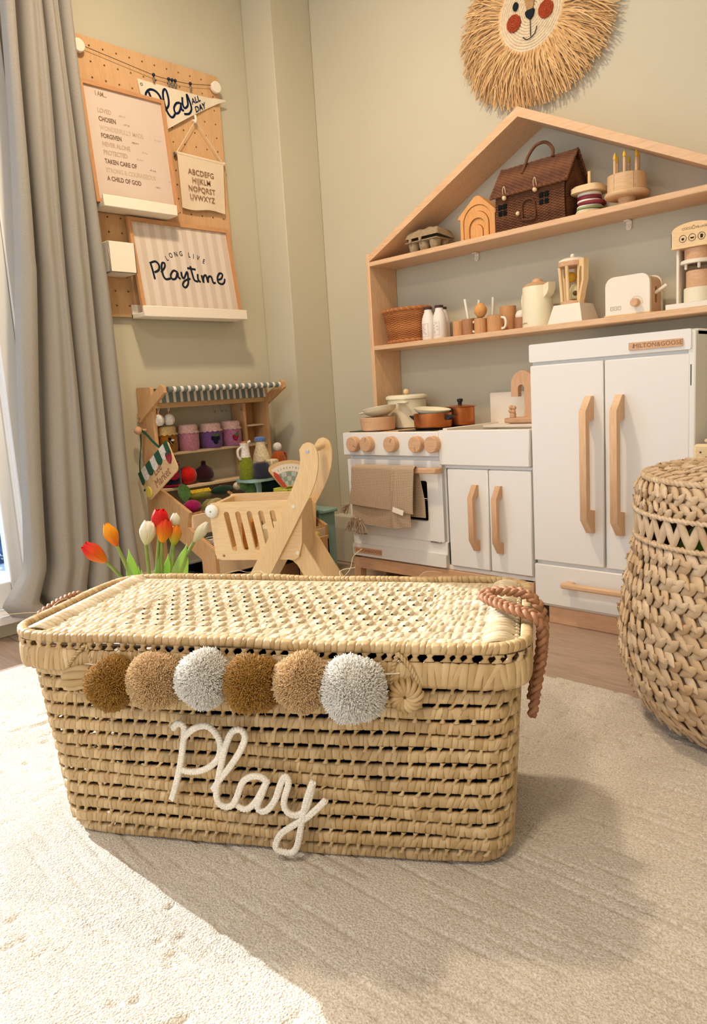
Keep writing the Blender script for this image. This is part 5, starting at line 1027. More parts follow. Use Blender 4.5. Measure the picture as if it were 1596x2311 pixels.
mb = MB(); lathe(mb, [(0, 0), (.02, .002), (.036, .018), (.0385, .034), (.031, .052), (.016, .062), (.0095, .068), (.0095, .080), (.006, .084), (0, .084)], 28); solo('felt_onion', mb, m_fplum, 'dark plum felt onion beside the red tomato', 'toy onion', loc=(-2.466, 1.668, .424))
# hanging market sign
m_signw = wood('sign_wood', (228, 194, 146), (214, 176, 126), 'x', 10, .5, .3)
s_ = thing('market_sign', 'tilted wooden Lee Market sign with scalloped awning edge hanging on a ribbon', 'sign', (-2.38, NY-.03, .5)); a = math.radians(30); yS = NY-.026
Ms = basis((-2.378, yS, .500), (math.cos(a), 0, math.sin(a)), (-math.sin(a), 0, math.cos(a)))
mb = MB(); plate(mb, rrect(-.125, -.062, .125, .055, .015), (), 0, .005, Ms); sg = part('sign_board', mb, m_signw, s_, 1)
for i in range(7):
    x = -.118+i*.0395; mb = MB(); w = .0185; pts = [(x-w, .055), (x+w, .055), (x+w, .022)]+[(x+w*math.cos(q), .022+.018*math.sin(-q)) for q in np.linspace(0, PI, 8)]+[(x-w, .022)]
    plate(mb, [(min(max(p, -.125), .125), q) for p, q in pts], (), .005, .008, Ms); part('scallop', mb, m_fw if i % 2 == 1 else mat('sign_green', (38, 84, 62), .8), sg, 1)
mb = MB(); text(mb, 'Lee', .046, Ms @ T(.005, -.010, .0055), .001, 'CENTER', 1, .9); text(mb, 'Market', .046, Ms @ T(.015, -.050, .0055), .001, 'CENTER', 1, .9); part('lettering', mb, m_brownink, sg, 1)
mb = MB(); plate(mb, spline([(-.016, .010), (0, .014), (.016, .010), (.014, -.008), (0, -.024), (-.014, -.008)], 4, True), (), .005, .010, Ms @ T(.103, .000, 0) @ RZ(-.3)); sw = part('strawberry', mb, m_fcrim, sg, 1); mb = MB(); plate(mb, [(-.015, .008), (-.01, .018), (0, .014), (.01, .019), (.015, .008), (0, .011)], (), .009, .012, Ms @ T(.103, .000, 0) @ RZ(-.3)); part('leaf', mb, m_fdk, sw, 1)
mb = MB(); cyl(mb, .021, .005, .010, 24, M=Ms @ T(-.102, -.035, 0)); lm = part('lemon', mb, mat('sign_yellow', (226, 204, 92), .8), sg, 1); mb = MB(); ball(mb, .006, (-.122, -.016, .008), 8, 6, (1.3, .8, .5), Ms); part('leaf', mb, m_fdk, lm, 1)
m_rib = mat('green_ribbon', (36, 92, 68), .6, .3); mb = MB(); pk = np.array((-2.478, NY-.026, .650)); c1 = tf([[-.118, .050, .002]], Ms)[0]; c2 = tf([[.070, .054, .002]], Ms)[0]
for c_ in (c1, c2):
    P, _ = resample(np.array([pk, pk*.5+c_*.5+(.008, -.004, 0), c_]), .01); w_ = np.linspace(-.006, .006, 3)[None, :, None]*np.array([.8, 0, .6]); G = P[:, None]+w_; G[..., 1] += .003*np.sin(np.linspace(0, 6, len(P)))[:, None]; grid(mb, G); grid(mb, G+np.array([0, .0006, 0]), flip=True)
part('ribbon', mb, m_rib, s_, 1)
# produce in the upper bin
Xv = -2.335
def place(name, mb_, m_, label, cat, x, y, z, parts=()):
    if not parts: return solo(name, mb_, m_, label, cat, loc=(x, y, z))
    g_ = thing(name, label, cat, (x, y, z)); part(parts[0], mb_, m_, g_); return g_
mb = MB(); ball(mb, .030, (0, 0, .012), 20, 12, (1, 1.15, .9)); g_ = place('felt_beetroot', mb, m_fmag, 'magenta felt beetroot with a green leaf in the stall bin', 'toy beetroot', -2.315, 1.500, .345, ('root',))
mb = MB(); plate(mb, spline([(0, 0), (.018, .016), (.024, .045), (.006, .066), (-.016, .060), (-.022, .034), (-.012, .012)], 5, True), (), -.003, .003, basis((-.03, -.01, .03), (.25, .95, -.1), (-.1, .05, .99))); part('leaf', mb, m_fgr, g_)
mb = MB(); lathe(mb, [(0, -.045), (.015, -.043), (.03, -.025), (.034, 0), (.03, .025), (.015, .043), (0, .045)], 22, T(0, 0, .02) @ RX(1.35)); g_ = place('felt_aubergine_half', mb, felt('oliveskin', (132, 120, 62)), 'olive skinned cut felt vegetable with a pale seed centre', 'toy vegetable', -2.292, 1.575, .325, ('skin',))
mb = MB(); ball(mb, .029, (0, 0, 0), 18, 8, (1, 1.35, .25), basis((.014, 0, .030), (0, .0, 1), (0, 1, 0), (-1, 0, 0)) @ RY(.3)); fl_ = part('flesh', mb, felt('flesh', (196, 178, 124)), g_); mb = MB(); ball(mb, .008, (.024, .002, .034), 10, 6, (.5, 1, 1.2)); part('seed', mb, felt('seed', (112, 76, 40)), fl_)
g_ = thing('felt_corn', 'yellow felt corn cob in an olive husk in the bin', 'toy corn', (-2.375, 1.575, .365)); mb = MB(); ball(mb, .022, (0, 0, .022), 16, 10, (1.1, 2.5, .9)); part('husk', mb, felt('husk', (130, 130, 50)), g_); mb = MB()
for i in range(9):
    for k_ in range(3): ball(mb, .0062, (.012-.008*k_, -.038+.0098*i, .036+.005*(1-abs(k_-1))), 8, 6)
part('kernels', mb, m_fyel, g_, kind='stuff')
g_ = thing('felt_cucumber', 'dark green felt cucumber lying in the bin', 'toy cucumber', (-2.385, 1.690, .372)); mb = MB(); ball(mb, .02, (0, 0, .02), 16, 10, (1, 2.7, .9)); part('skin', mb, m_fdk, g_)
mb = MB(); ball(mb, .021, (0, 0, .021), 16, 10, (1, 2.4, .9)); solo('felt_courgette', mb, felt('leafgreen', (58, 84, 46)), 'leaf green felt courgette in front of the cucumber', 'toy courgette', loc=(-2.325, 1.700, .337))
g_ = thing('felt_broccoli', 'green felt broccoli bunch leaning on the teal tray', 'toy broccoli', (-2.290, 1.760, .330))
for dx, dy, dz, r_ in ((0, 0, .062, .023), (-.012, -.022, .074, .021), (.004, .024, .066, .021), (.010, -.012, .052, .019), (-.004, .012, .084, .019)): mb = MB(); ball(mb, r_, (dx, dy, dz), 14, 10); part('floret', mb, m_fgr, g_)
mb = MB(); tube(mb, [(0, 0, .0), (0, 0, .06)], .011, 10); part('stalk', mb, felt('palegreen', (148, 168, 104)), g_)
mb = MB(); ball(mb, .020, (0, 0, .017), 14, 10, (1, 1, .85)); solo('felt_mushroom', mb, m_fcream, 'cream felt mushroom behind the broccoli', 'toy mushroom', loc=(-2.355, 1.745, .385))
for i, (x, y, z) in enumerate(((-2.20, 1.475, .222), (-2.165, 1.515, .207), (-2.205, 1.545, .225), (-2.17, 1.60, .21), (-2.195, 1.65, .222))):
    mb = MB(); ball(mb, .026, (0, 0, 0), 16, 10); solo('felt_plum', mb, m_fplum, 'round dark plum felt fruit in the lower bin', 'toy fruit', 'plums in the lower bin', loc=(x, y, z))
mb = MB()
for k_ in range(7):
    tube(mb, spline([(-2.22+.01*k_, 1.46, .248-.005*k_), (-2.20+.006*k_, 1.50+.01*k_, .256-.007*k_), (-2.165+.004*k_, 1.54+.01*k_, .238-.004*k_), (-2.14, 1.56+.012*k_, .226)], 6), .0014, 5)
    tube(mb, spline([(-2.14-.008*k_, 1.46, .228+.004*k_), (-2.165, 1.50+.008*k_, .244), (-2.20-.002*k_, 1.55+.008*k_, .250)], 6), .0014, 5)
solo('string_net', mb, m_felt, 'white string net over the dark plums', 'net')
# teal tray with bottles over the right of the bins
m_teal = mat('teal_paint', (150, 184, 176), .5, .3); m_teald = mat('dark_teal', (16, 44, 46), .6)
t2 = thing('teal_cake_stand', 'pale teal toy stand carrying the felt bottles', 'toy stand', (-2.262, 1.835, .225))
mb = MB(); plate(mb, rrect(-2.345, 1.715, -2.225, 1.962, .03), (), 0, .010, T(0, 0, .420)); part('stand_top', mb, m_teal, t2, 1); mb = MB(); box(mb, (-2.345, 1.765, .28), (-2.262, 1.79, .420), .004); part('stand_leg', mb, m_teal, t2, 1); mb = MB(); box(mb, (-2.345, 1.925, .28), (-2.262, 1.95, .420), .004); part('stand_leg', mb, m_teal, t2, 1)
mb = MB(); box(mb, (-2.34, 1.79, .30), (-2.275, 1.925, .41), .003); part('stand_back', mb, m_teald, t2, 1)
ZT = .4305
def pot_(name, prof, m_, label, x, y, cat='toy bottle', n=24):
    g_ = thing(name, label, cat, (x, y, ZT)); mb = MB(); lathe(mb, prof, n); part('body', mb, m_, g_); return g_
g_ = pot_('felt_oil_bottle', [(0, 0), (.026, 0), (.030, .01), (.030, .06), (.022, .078), (.021, .085), (0, .085)], m_fol, 'olive felt oil bottle with white neck and handle', -2.292, 1.744); mb = MB(); lathe(mb, [(0, .085), (.020, .085), (.017, .11), (.016, .128), (.019, .140), (0, .140)], 20); part('neck', mb, m_fw, g_); mb = MB(); tube(mb, spline([(0, -.014, .126), (0, -.032, .116), (0, -.034, .095), (0, -.024, .078)], 6), .005, 8, up=(1, 0, 0)); part('handle', mb, m_fw, g_); mb = MB(); tube(mb, [(0, .010, .136), (0, .028, .144)], .0055, 8, up=(1, 0, 0)); part('spout', mb, m_fw, g_)
mb = MB(); cyl(mb, .012, .140, .146, 16); part('cork', mb, m_wick2, g_); mb = MB(); ball(mb, .010, (0, .024, .066), 8, 6, (.5, 1.2, .5)); part('olive_leaf', mb, m_fdk, g_)
g_ = pot_('felt_milk_bottle', [(0, 0), (.030, 0), (.034, .012), (.034, .065), (.029, .092), (.020, .118), (.019, .138), (0, .138)], m_fcream, 'cream felt milk bottle with a blue cap', -2.312, 1.838); mb = MB(); cyl(mb, .0225, .136, .156, 20, .005); part('cap', mb, m_fblue, g_); mb = MB(); lathe(mb, [(.0345, .052), (.0352, .053), (.0352, .057), (.0345, .058)], 24, close=False); part('band', mb, m_fcream, g_)
g_ = pot_('felt_juice_jug', [(0, 0), (.026, 0), (.031, .012), (.031, .06), (.022, .084), (.013, .092), (0, .094)], m_for, 'orange felt juice jug with round white stopper', -2.315, 1.926); mb = MB(); ball(mb, .0185, (0, 0, .108), 16, 10); part('stopper', mb, m_fw, g_); mb = MB(); tube(mb, spline([(0, .018, .084), (0, .038, .080), (0, .040, .055), (0, .029, .042)], 6), .0055, 8, up=(1, 0, 0)); part('handle', mb, m_for, g_)
g_ = pot_('felt_jam_pot', [(0, 0), (.028, 0), (.0325, .008), (.0325, .05), (.026, .060), (0, .061)], m_fch, 'charcoal felt jar with a beige top', -2.252, 1.786, 'toy jar'); mb = MB(); cyl(mb, .0195, .060, .075, 18, .005); part('top', mb, felt('beige', (196, 176, 148)), g_)
mb = MB(); box(mb, (-.02, -.02, 0), (.02, .02, .068), .006); g_ = thing('felt_butter_block', 'cream felt carton standing beside the charcoal jar', 'toy carton', (-2.258, 1.847, ZT)); part('block', mb, m_fcream, g_)
# toy scale behind the cart
g_ = thing('toy_scale', 'wooden toy weighing scale with a checked dial and lime tray', 'toy scale', (-2.165, 1.868, .224)); m_lime = mat('lime_paint', (196, 196, 80), .5)
fan = lambda r0, r1, a0=-.62, a1=.62, n=10: [(r1*math.sin(q), r1*math.cos(q)) for q in np.linspace(a0, a1, n)]+[(r0*math.sin(q), r0*math.cos(q)) for q in np.linspace(a1, a0, n)]
Mf = basis((-2.190, 1.868, .345), (.42, .907, 0), (-.10, .046, .99)); Mf[:3, 2] = np.cross(Mf[:3, 0], Mf[:3, 1]) 
mb = MB(); plate(mb, fan(.045, .148), (), 0, .016, Mf); fb = part('fan_body', mb, m_signw, g_, 1)
mb = MB(); plate(mb, fan(.105, .134, -.54, .54), (), .016, .0168, Mf); dl = part('number_band', mb, m_offwhite, fb, 1); mb = MB()
for i in range(10): q = -.47+i*.104; text(mb, str(i+1), .0105, Mf @ T(.115*math.sin(q), .115*math.cos(q), .0171) @ RZ(-q), .0004, 'CENTER', 1, .8)
part('numbers', mb, m_ink, dl, 1)
m_chk = [mat('check_a', (142, 160, 142), .7), mat('check_b', (190, 196, 190), .7)]
for i in range(5):
    for k_ in range(3): mb = MB(); a0 = -.52+i*.208; r0 = .05+k_*.018; plate(mb, fan(r0, r0+.0175, a0, a0+.205, 4), (), .016, .0167, Mf); part('check', mb, m_chk[(i+k_) % 2], fb, 1)
mb = MB(); plate(mb, [(-.030, .045), (-.014, .045), (-.045, .098), (-.062, .108), (-.060, .090)], (), .017, .020, Mf); part('pointer', mb, mat('pointer_red', (196, 76, 56), .6), fb, 1)
mb = MB(); box(mb, (-2.205, 1.795, .370), (-2.115, 1.955, .376), .002)
for lo, hi in (((-2.205, 1.795, .370), (-2.199, 1.955, .392)), ((-2.121, 1.795, .370), (-2.115, 1.955, .392)), ((-2.205, 1.795, .370), (-2.115, 1.801, .392)), ((-2.205, 1.949, .370), (-2.115, 1.955, .392))): box(mb, lo, hi, .002)
part('tray', mb, m_lime, g_, 1); mb = MB(); box(mb, (-2.20, 1.81, .226), (-2.125, 1.94, .371), .004); part('base', mb, m_teald, g_, 1)
# crates on the floor by the stall
g_ = thing('teal_toy_box', 'teal painted toy box on the floor by the corner', 'box', (-2.22, 2.04, 0))
mb = MB(); box(mb, (-2.30, 1.99, .0), (-2.165, 2.08, .262), .004); part('box_body', mb, m_teal, g_, 1); mb = MB(); box(mb, (-2.305, 1.986, .262), (-2.150, 2.085, .277), .004); part('lid', mb, m_teal, g_, 1)
mb = MB()
for lo, hi in (((-2.035, 1.80, .0), (-2.025, 1.905, .205)), ((-2.095, 1.80, 0), (-2.085, 1.905, .205)), ((-2.095, 1.80, 0), (-2.025, 1.81, .195)), ((-2.095, 1.895, 0), (-2.025, 1.905, .195)), ((-2.095, 1.80, 0), (-2.025, 1.905, .01))): box(mb, lo, hi, .002)
g_ = thing('wooden_crate', 'small wooden crate with a yellow block standing beside the teal box', 'crate', (-2.06, 1.852, 0)); part('crate_body', mb, m_st, g_, 1)
mb = MB(); box(mb, (-2.078, 1.82, .012), (-2.042, 1.88, .222), .006); solo('yellow_block', mb, mat('pale_yellow', (222, 190, 96), .7), 'pale yellow block inside the small wooden crate', 'block', loc=(-2.06, 1.85, .012), w=1)
g_ = thing('black_storage_crate', 'black storage crate on the floor under the stall', 'crate', (-2.30, 1.72, 0)); mb = MB()
for lo, hi in (((-2.43, 1.47, 0), (-2.22, 1.95, .008)), ((-2.228, 1.47, 0), (-2.22, 1.95, .12)), ((-2.43, 1.47, 0), (-2.422, 1.95, .12)), ((-2.43, 1.47, 0), (-2.22, 1.478, .12)), ((-2.43, 1.942, 0), (-2.22, 1.95, .12))): box(mb, lo, hi, .002)
part('crate_body', mb, m_black, g_, 1); mb = MB(); box(mb, (-2.2195, 1.70, .04), (-2.219, 1.78, .085), .0002); part('paper_label', mb, m_offwhite, g_, 1)

# ================================================================= wooden shopping cart
th = math.radians(35); cartO = (-1.262, 1.802, 0)
ct = thing('toy_shopping_cart', 'pale birch toy shopping cart with slotted sides and curved handles', 'toy cart', cartO, th)
body = [(-.835, .408), (-.828, .419), (-.815, .420), (-.575, .420), (-.536, .378), (-.543, .285), (-.556, .240), (-.57, .232), (-.808, .236), (-.820, .242), (-.827, .255)]
def slot(x, z0, z1, lean, r=.0085, n=6):
    top = [(x+r*math.cos(a), z1-r+r*math.sin(a)) for a in np.linspace(0, PI, n)]; bt = [(x+lean+r*math.cos(a), z0+r+r*math.sin(a)) for a in np.linspace(PI, 2*PI, n)]; return top+bt
slots = [slot(-.779+.0372*i, .263, .391, .017) for i in range(5)]
hL = [(-.527, .574), (-.526, .546), (-.531, .519), (-.545, .484), (-.578, .419), (-.628, .334), (-.678, .251), (-.723, .178), (-.829, .004)]; hR = [(-.765, .004), (-.656, .177), (-.621, .235), (-.57, .321), (-.536, .379), (-.498, .444), (-.477, .498), (-.471, .547), (-.474, .570), (-.482, .585), (-.499, .594), (-.515, .590)]
leg = [(-.619, .236), (-.60, .232), (-.580, .226), (-.566, .212), (-.546, .174), (-.447, .004), (-.383, .004), (-.483, .173), (-.538, .275), (-.570, .324)]
for sd in (0, 1):
    yb = 0 if sd == 0 else .200; M = basis((0, yb, 0), (1, 0, 0), (0, 0, 1)); s = 1 if sd == 0 else -1
    mb = MB(); plate(mb, body, slots, -.006, .006, M); part('side_panel', mb, birch('x'), ct)
    mb = MB(); hl = spline([(*p, 0) for p in hL[::-1]], 4)[:, :2].tolist(); hr = spline([(*p, 0) for p in hR[::-1]], 4)[:, :2].tolist(); plate(mb, [(x, z) for x, z in hl]+[(x, z) for x, z in hr], (), *((.0065, .0185) if sd == 0 else (-.0185, -.0065)), M); hn = part('handle_leg', mb, birch('z'), ct)
    mb = MB(); plate(mb, leg, (), *((.0045, .0066) if 0 else ((-.0185, -.0065) if sd == 0 else (.0065, .0185))), M); part('rear_leg', mb, birch('z'), ct)
    for x, z, m_ in ((-.502, .567, m_steel), (-.558, .401, m_offwhite)):
        mb = MB(); cyl(mb, .0055, 0, .0015, 16, .0005, basis((x, -.0185 if sd == 0 else .2185, z), (1, 0, 0), (0, 0, 1), (0, -s, 0))); sc_ = part('screw_cap', mb, m_, hn)
mb = MB(); cyl(mb, .0062, 0, .0015, 16, .0005, basis((-.559, -.0065, .253), (1, 0, 0), (0, 0, 1), (0, -1, 0))); part('screw_cap', mb, m_offwhite, ct)
mb = MB(); cyl(mb, .004, 0, .0006, 12, .0002, basis((-.799, -.006, .250), (1, 0, 0), (0, 0, 1), (0, -1, 0))); part('bolt_hole', mb, m_brownink, ct)
for p0, p1 in (((-.83, .006, .236), (-.816, .194, .415)), ((-.562, .006, .236), (-.548, .194, .40)), ((-.82, .006, .236), (-.55, .194, .246))): mb = MB(); box(mb, p0, p1, .002); part('end_panel' if p1[2] > .3 else 'cart_floor', mb, birch('y'), ct)
mb = MB(); tube(mb, [(-.502, .006, .567), (-.502, .194, .567)], .011, 16, up=(0, 0, 1)); part('push_bar', mb, birch('y'), ct)
mb = MB(); ball(mb, .0215, (0, 0, 0), 24, 14, (1, 1, .55), basis((-.824, -.012, .395), (1, 0, 0), (0, 0, 1))); kb = part('bumper_knob', mb, m_white, ct, label='white round bumper knob'); mb = MB(); cyl(mb, .0032, 0, .0008, 12, .0002, basis((-.824, -.0235, .395), (1, 0, 0), (0, 0, 1), (0, -1, 0))); part('knob_screw', mb, m_green, kb)
mb = MB(); box(mb, (-.70, .06, .247), (-.62, .15, .33), .01); solo('cream_pillow_block', mb, m_cream, 'cream toy carton lying inside the cart', 'toy carton', loc=cartO, rz=th)
mb = MB(); box(mb, (-.77, .10, .247), (-.735, .16, .34), .006); solo('amber_block', mb, mat('amber_paint', (190, 128, 52), .6), 'amber wooden block standing inside the cart', 'block', loc=cartO, rz=th)
# ================================================================= woven palm chest with lid
CH = (-.9688, .7942, RUGZ+.0015); CYAW = .5392; HT = .3586; WT, DT, WB, DB = .8178, .3623, .7701, .3145
m_palm = mat('palm_leaf', (210, 184, 140), .45, .4, (190, 160, 114), 60, .25, 140, stretch=(1, 1, .3), var=(172, 142, 96)); m_palm2 = mat('palm_leaf_pale', (224, 213, 190), .36, .55, (206, 191, 160), 60, .25, 140, var=(192, 173, 138))
m_plait = mat('brown_plait', (152, 104, 72), .6, .3, (124, 80, 52), 50, .2, 150, var=(172, 124, 90))
chest = thing('woven_chest', 'large palm leaf woven storage chest with pompom garland and cord word Play', 'chest', CH, CYAW)
def rr_perim(hw, hd, r, step):
    """points and outward normals round a rounded rectangle, starting mid back, counter-clockwise"""
    P, Nn = [], []; segs = [((0, hd), (-hw+r, hd), (0, 1)), ('arc', -hw+r, hd-r, 90), ((-hw, hd-r), (-hw, -hd+r), (-1, 0)), ('arc', -hw+r, -hd+r, 180), ((-hw+r, -hd), (hw-r, -hd), (0, -1)), ('arc', hw-r, -hd+r, 270), ((hw, -hd+r), (hw, hd-r), (1, 0)), ('arc', hw-r, hd-r, 0), ((hw-r, hd), (0, hd), (0, 1))]
    for s in segs:
        if s[0] == 'arc':
            for a in np.linspace(s[3], s[3]+90, 13)[:-1]: t_ = math.radians(a); P.append((s[1]+r*math.cos(t_), s[2]+r*math.sin(t_))); Nn.append((math.cos(t_), math.sin(t_)))
        else:
            a, b = np.array(s[0]), np.array(s[1]); n = max(2, int(np.linalg.norm(b-a)/.01))
            for i in range(n): P.append(tuple(a+(b-a)*i/n)); Nn.append(s[2])
    P = np.array(P); Nn = np.array(Nn, float); d = np.r_[0, np.cumsum(np.linalg.norm(np.diff(np.vstack((P, P[:1])), axis=0), axis=1))]
    return P, Nn, d
def coil_row(mb, hw, hd, r, zc, hz, ht, wrap, seed, bow=.010, slant=.25, sag=0., zfun=None):
    """one wrapped coil: bundle of half height hz, half thickness ht, wound with strips about `wrap` wide"""
    rg = np.random.default_rng(seed); P, Nn, d = rr_perim(hw, hd, r, .01); Ltot = d[-1]
    ws = rg.uniform(.6, 1.4, int(Ltot/wrap)); ws *= Ltot/ws.sum(); st = np.r_[0, np.cumsum(ws)[:-1]]
    ph = np.array([0, .05, .35, .68, .95]); sc = np.array([.74, .97, 1.02, 1.02, .98]); s = (st[:, None]+ws[:, None]*ph).reshape(-1); k = np.tile(sc, len(ws))*np.repeat(rg.uniform(.97, 1.04, len(ws)), 5); sl = np.repeat(rg.normal(slant, .35, len(ws)), 5); vr = np.repeat(rg.random(len(ws)), 5)
    n = 10; th = np.arange(n)*2*PI/n; ct_, sn_ = np.cos(th), np.sin(th); ct_ = np.sign(ct_)*abs(ct_)**.55; sn_ = np.sign(sn_)*abs(sn_)**.75
    S2 = (s[:, None]+sl[:, None]*hz*sn_[None]*.5) % Ltot; PX_ = np.vstack((P, P[:1])); NX_ = np.vstack((Nn, Nn[:1])); idx = np.clip(np.searchsorted(d, S2, 'right')-1, 0, len(P)-1); f = ((S2-d[idx])/(d[idx+1]-d[idx]))[..., None]
    p = PX_[idx]*(1-f)+PX_[idx+1]*f; nn = NX_[idx]*(1-f)+NX_[idx+1]*f
    bo = bow*(1-np.clip(abs(p[..., 0])/hw, 0, 1)**2)*(p[..., 1] < 0)      # front bellies out a little
    low = np.sin(S2*2*PI/Ltot*5+seed)*.0012+np.sin(S2*2*PI/Ltot*11+seed*2)*.0008
    off = ht*k[:, None]*ct_[None]+bo; V = np.empty((*p.shape[:2], 3)); V[..., :2] = p+nn*off[..., None]; V[..., 2] = zc+hz*(1+.35*(k-1))[:, None]*sn_[None]+low*1.2+(zfun(p) if zfun else 0)
    grid(mb, V, True, True, var=np.repeat(vr, n)); return Ltot
def stitch(mb, hw, hd, r, z, gap, pitch, seed, ht, bow=.010, wid=.0042, zfun=None, ph=0.):
    """little hourglass knots that bind one row to the next"""
    rg = np.random.default_rng(seed); P, Nn, d = rr_perim(hw, hd, r, .01); Ltot = d[-1]; m = int(Ltot/pitch); S2 = ((np.arange(m)+rg.normal(0, .10, m)+ph)*Ltot/m) % Ltot; idx = np.clip(np.searchsorted(d, S2, 'right')-1, 0, len(P)-1); PX_ = np.vstack((P, P[:1])); NX_ = np.vstack((Nn, Nn[:1])); f = ((S2-d[idx])/(d[idx+1]-d[idx]))[:, None]
    p = PX_[idx]*(1-f)+PX_[idx+1]*f; nn = NX_[idx]*(1-f)+NX_[idx+1]*f; nn /= np.linalg.norm(nn, axis=1)[:, None]; tt = np.stack((-nn[:, 1], nn[:, 0]), -1); bo = bow*(1-np.clip(abs(p[:, 0])/hw, 0, 1)**2)*(p[:, 1] < 0)
    zz = np.array([-1, -.55, 0, .55, 1]); wz = np.array([1.5, 1.1, .62, 1.1, 1.5]); n = 8; th = np.arange(n)*2*PI/n
    low = np.sin(S2*2*PI/Ltot*5+seed)*.0012; V = np.empty((m, 5, n, 3)); skew = rg.normal(.0025, .001, m)
    for i in range(5):
        a = np.cos(th)*wid*wz[i]; b = np.sin(th)*ht*(.62 if i in (0, 4) else .85)
        V[:, i, :, :2] = p[:, None]+tt[:, None]*(a[None, :, None]+(skew*zz[i])[:, None, None])+nn[:, None]*((bo[:, None]+b[None]+ht*.28)[..., None]); V[:, i, :, 2] = (z+zz[i]*gap+low)[:, None]+(zfun(p)[:, None] if zfun else 0)
    base = gridf(5, n, False, True); F = (np.arange(m)[:, None, None]*5*n+base[None]).reshape(-1, 4); mb.add(V.reshape(-1, 3), F, np.repeat(rg.random(m), 5*n))
ROWS = 13; zb0 = .007; pitch = (.302-.012)/(ROWS-1)
for i in range(ROWS):
    z = .012+pitch*i; q = z/HT; hw, hd = (WB+(WT-WB)*q)/2-.008, (DB+(DT-DB)*q)/2-.008; r_ = .045
    if i == 0: hw -= .006; hd -= .006
    mb = MB(); coil_row(mb, hw, hd, r_, z, .0092, .0058, .0088, 100+i); rw = part('woven_row', mb, m_palm, chest, smooth=70)
    if i < ROWS-1: mb = MB(); q2 = (z+pitch/2)/HT; stitch(mb, (WB+(WT-WB)*q2)/2-.008, (DB+(DT-DB)*q2)/2-.008, r_, z+pitch/2, .0052, .0215, 300+i, .0052, wid=.0036, ph=.5*(i % 2)); part('row_knots', mb, m_palm, rw, smooth=70, kind='stuff')
mb = MB(); P, Nn, d = rr_perim(WB/2-.016, DB/2-.016, .04, .02); plate(mb, [tuple(x) for x in P], (), .003, .010); part('base', mb, m_palm, chest)
# lid: deep band, open zigzag, rim coil and coiled top
lidm = MB(); hwL, hdL = WT/2+.004, DT/2+.004
zsag = lambda p: .0095-.006*np.clip(p[..., 0]/hwL, -1, 1)
coil_row(lidm, hwL, hdL, .05, .3125, .0198, .0062, .0092, 501, .008, .15, zfun=zsag); lid = part('lid', lidm, m_palm, chest, smooth=70)
mb = MB(); coil_row(mb, hwL-.002, hdL-.002, .05, HT-.0082, .0078, .0088, .0100, 502, .006, .3, zfun=zsag); part('lid_rim', mb, m_palm, lid, smooth=70)
mb = MB(); stitch(mb, hwL, hdL, .05, .3375, .0060, .0185, 503, .0042, .007, .0052, zsag); part('zigzag_binding', mb, m_palm, lid, smooth=70, kind='stuff')
mb = MB(); box(mb, (-hwL+.03, -hdL+.03, HT-.022), (hwL-.03, hdL-.03, HT-.0165), .002); part('lid_panel', mb, m_palm2, lid)
NR = 12; ymax = hdL-.014; xmax = hwL-.052
for i in range(NR):
    y = -ymax+(i+.5)*2*ymax/NR; hwid = ymax/NR; rg = np.random.default_rng(600+i); Lx = 2*xmax; ws = rg.uniform(.7, 1.3, 58); ws *= Lx/ws.sum(); st = np.r_[0, np.cumsum(ws)[:-1]]; ph = np.array([0, .12, .5, .88]); s = (st[:, None]+ws[:, None]*ph).reshape(-1); k = np.tile([.78, 1, 1.06, .98], 58)*np.repeat(rg.uniform(.94, 1.06, 58), 4); x = -xmax+s
    n = 10; th = np.arange(n)*2*PI/n; V = np.empty((len(x), n, 3)); sl = np.repeat(rg.normal(.35, .15, 58), 4)
    V[..., 0] = x[:, None]+sl[:, None]*np.cos(th)[None]*hwid*.5; V[..., 1] = y+np.cos(th)[None]*hwid*1.10*(1+.3*(k-1))[:, None]+.0015*np.sin(x*17+i)[:, None]; V[..., 2] = HT-.0105+(np.sin(th)[None]*.0052)*k[:, None]+zsag(V[..., :2])-.006*((x/xmax)[:, None]**2 < .5)*(1-(y/ymax)**2)*.6
    mb = MB(); grid(mb, V, False, True, var=np.repeat(np.repeat(rg.random(58), 4), n)); rw = part('lid_row', mb, m_palm2, lid, smooth=70)
    # raised pleated knots binding this row to the next, staggered
    m = 25; xs = -xmax+.012+(np.arange(m)+.5*(i % 2))*(2*xmax-.02)/m+rg.normal(0, .001, m); zz = np.array([-1.25, -.6, 0, .6, 1.1]); wz = np.array([.0026, .0054, .0060, .0046, .0020]); hz_ = np.array([.0034, .0050, .0058, .0052, .0034]); V = np.empty((m, 5, n, 3))
    for j in range(5): V[:, j, :, 0] = xs[:, None]+np.cos(th)[None]*wz[j]+.0018*zz[j]; V[:, j, :, 1] = y-hwid*.55+zz[j]*hwid*.52; V[:, j, :, 2] = HT-.0105+np.sin(th)[None]*hz_[j]
    V[..., 2] += zsag(V[..., :2]); base = gridf(5, n, False, True); F = (np.arange(m)[:, None, None]*5*n+base[None]).reshape(-1, 4); mb = MB(); mb.add(V.reshape(-1, 3), F[:, ::-1], np.repeat(rg.random(m), 5*n)); part('row_knots', mb, m_palm2, rw, smooth=70, kind='stuff')
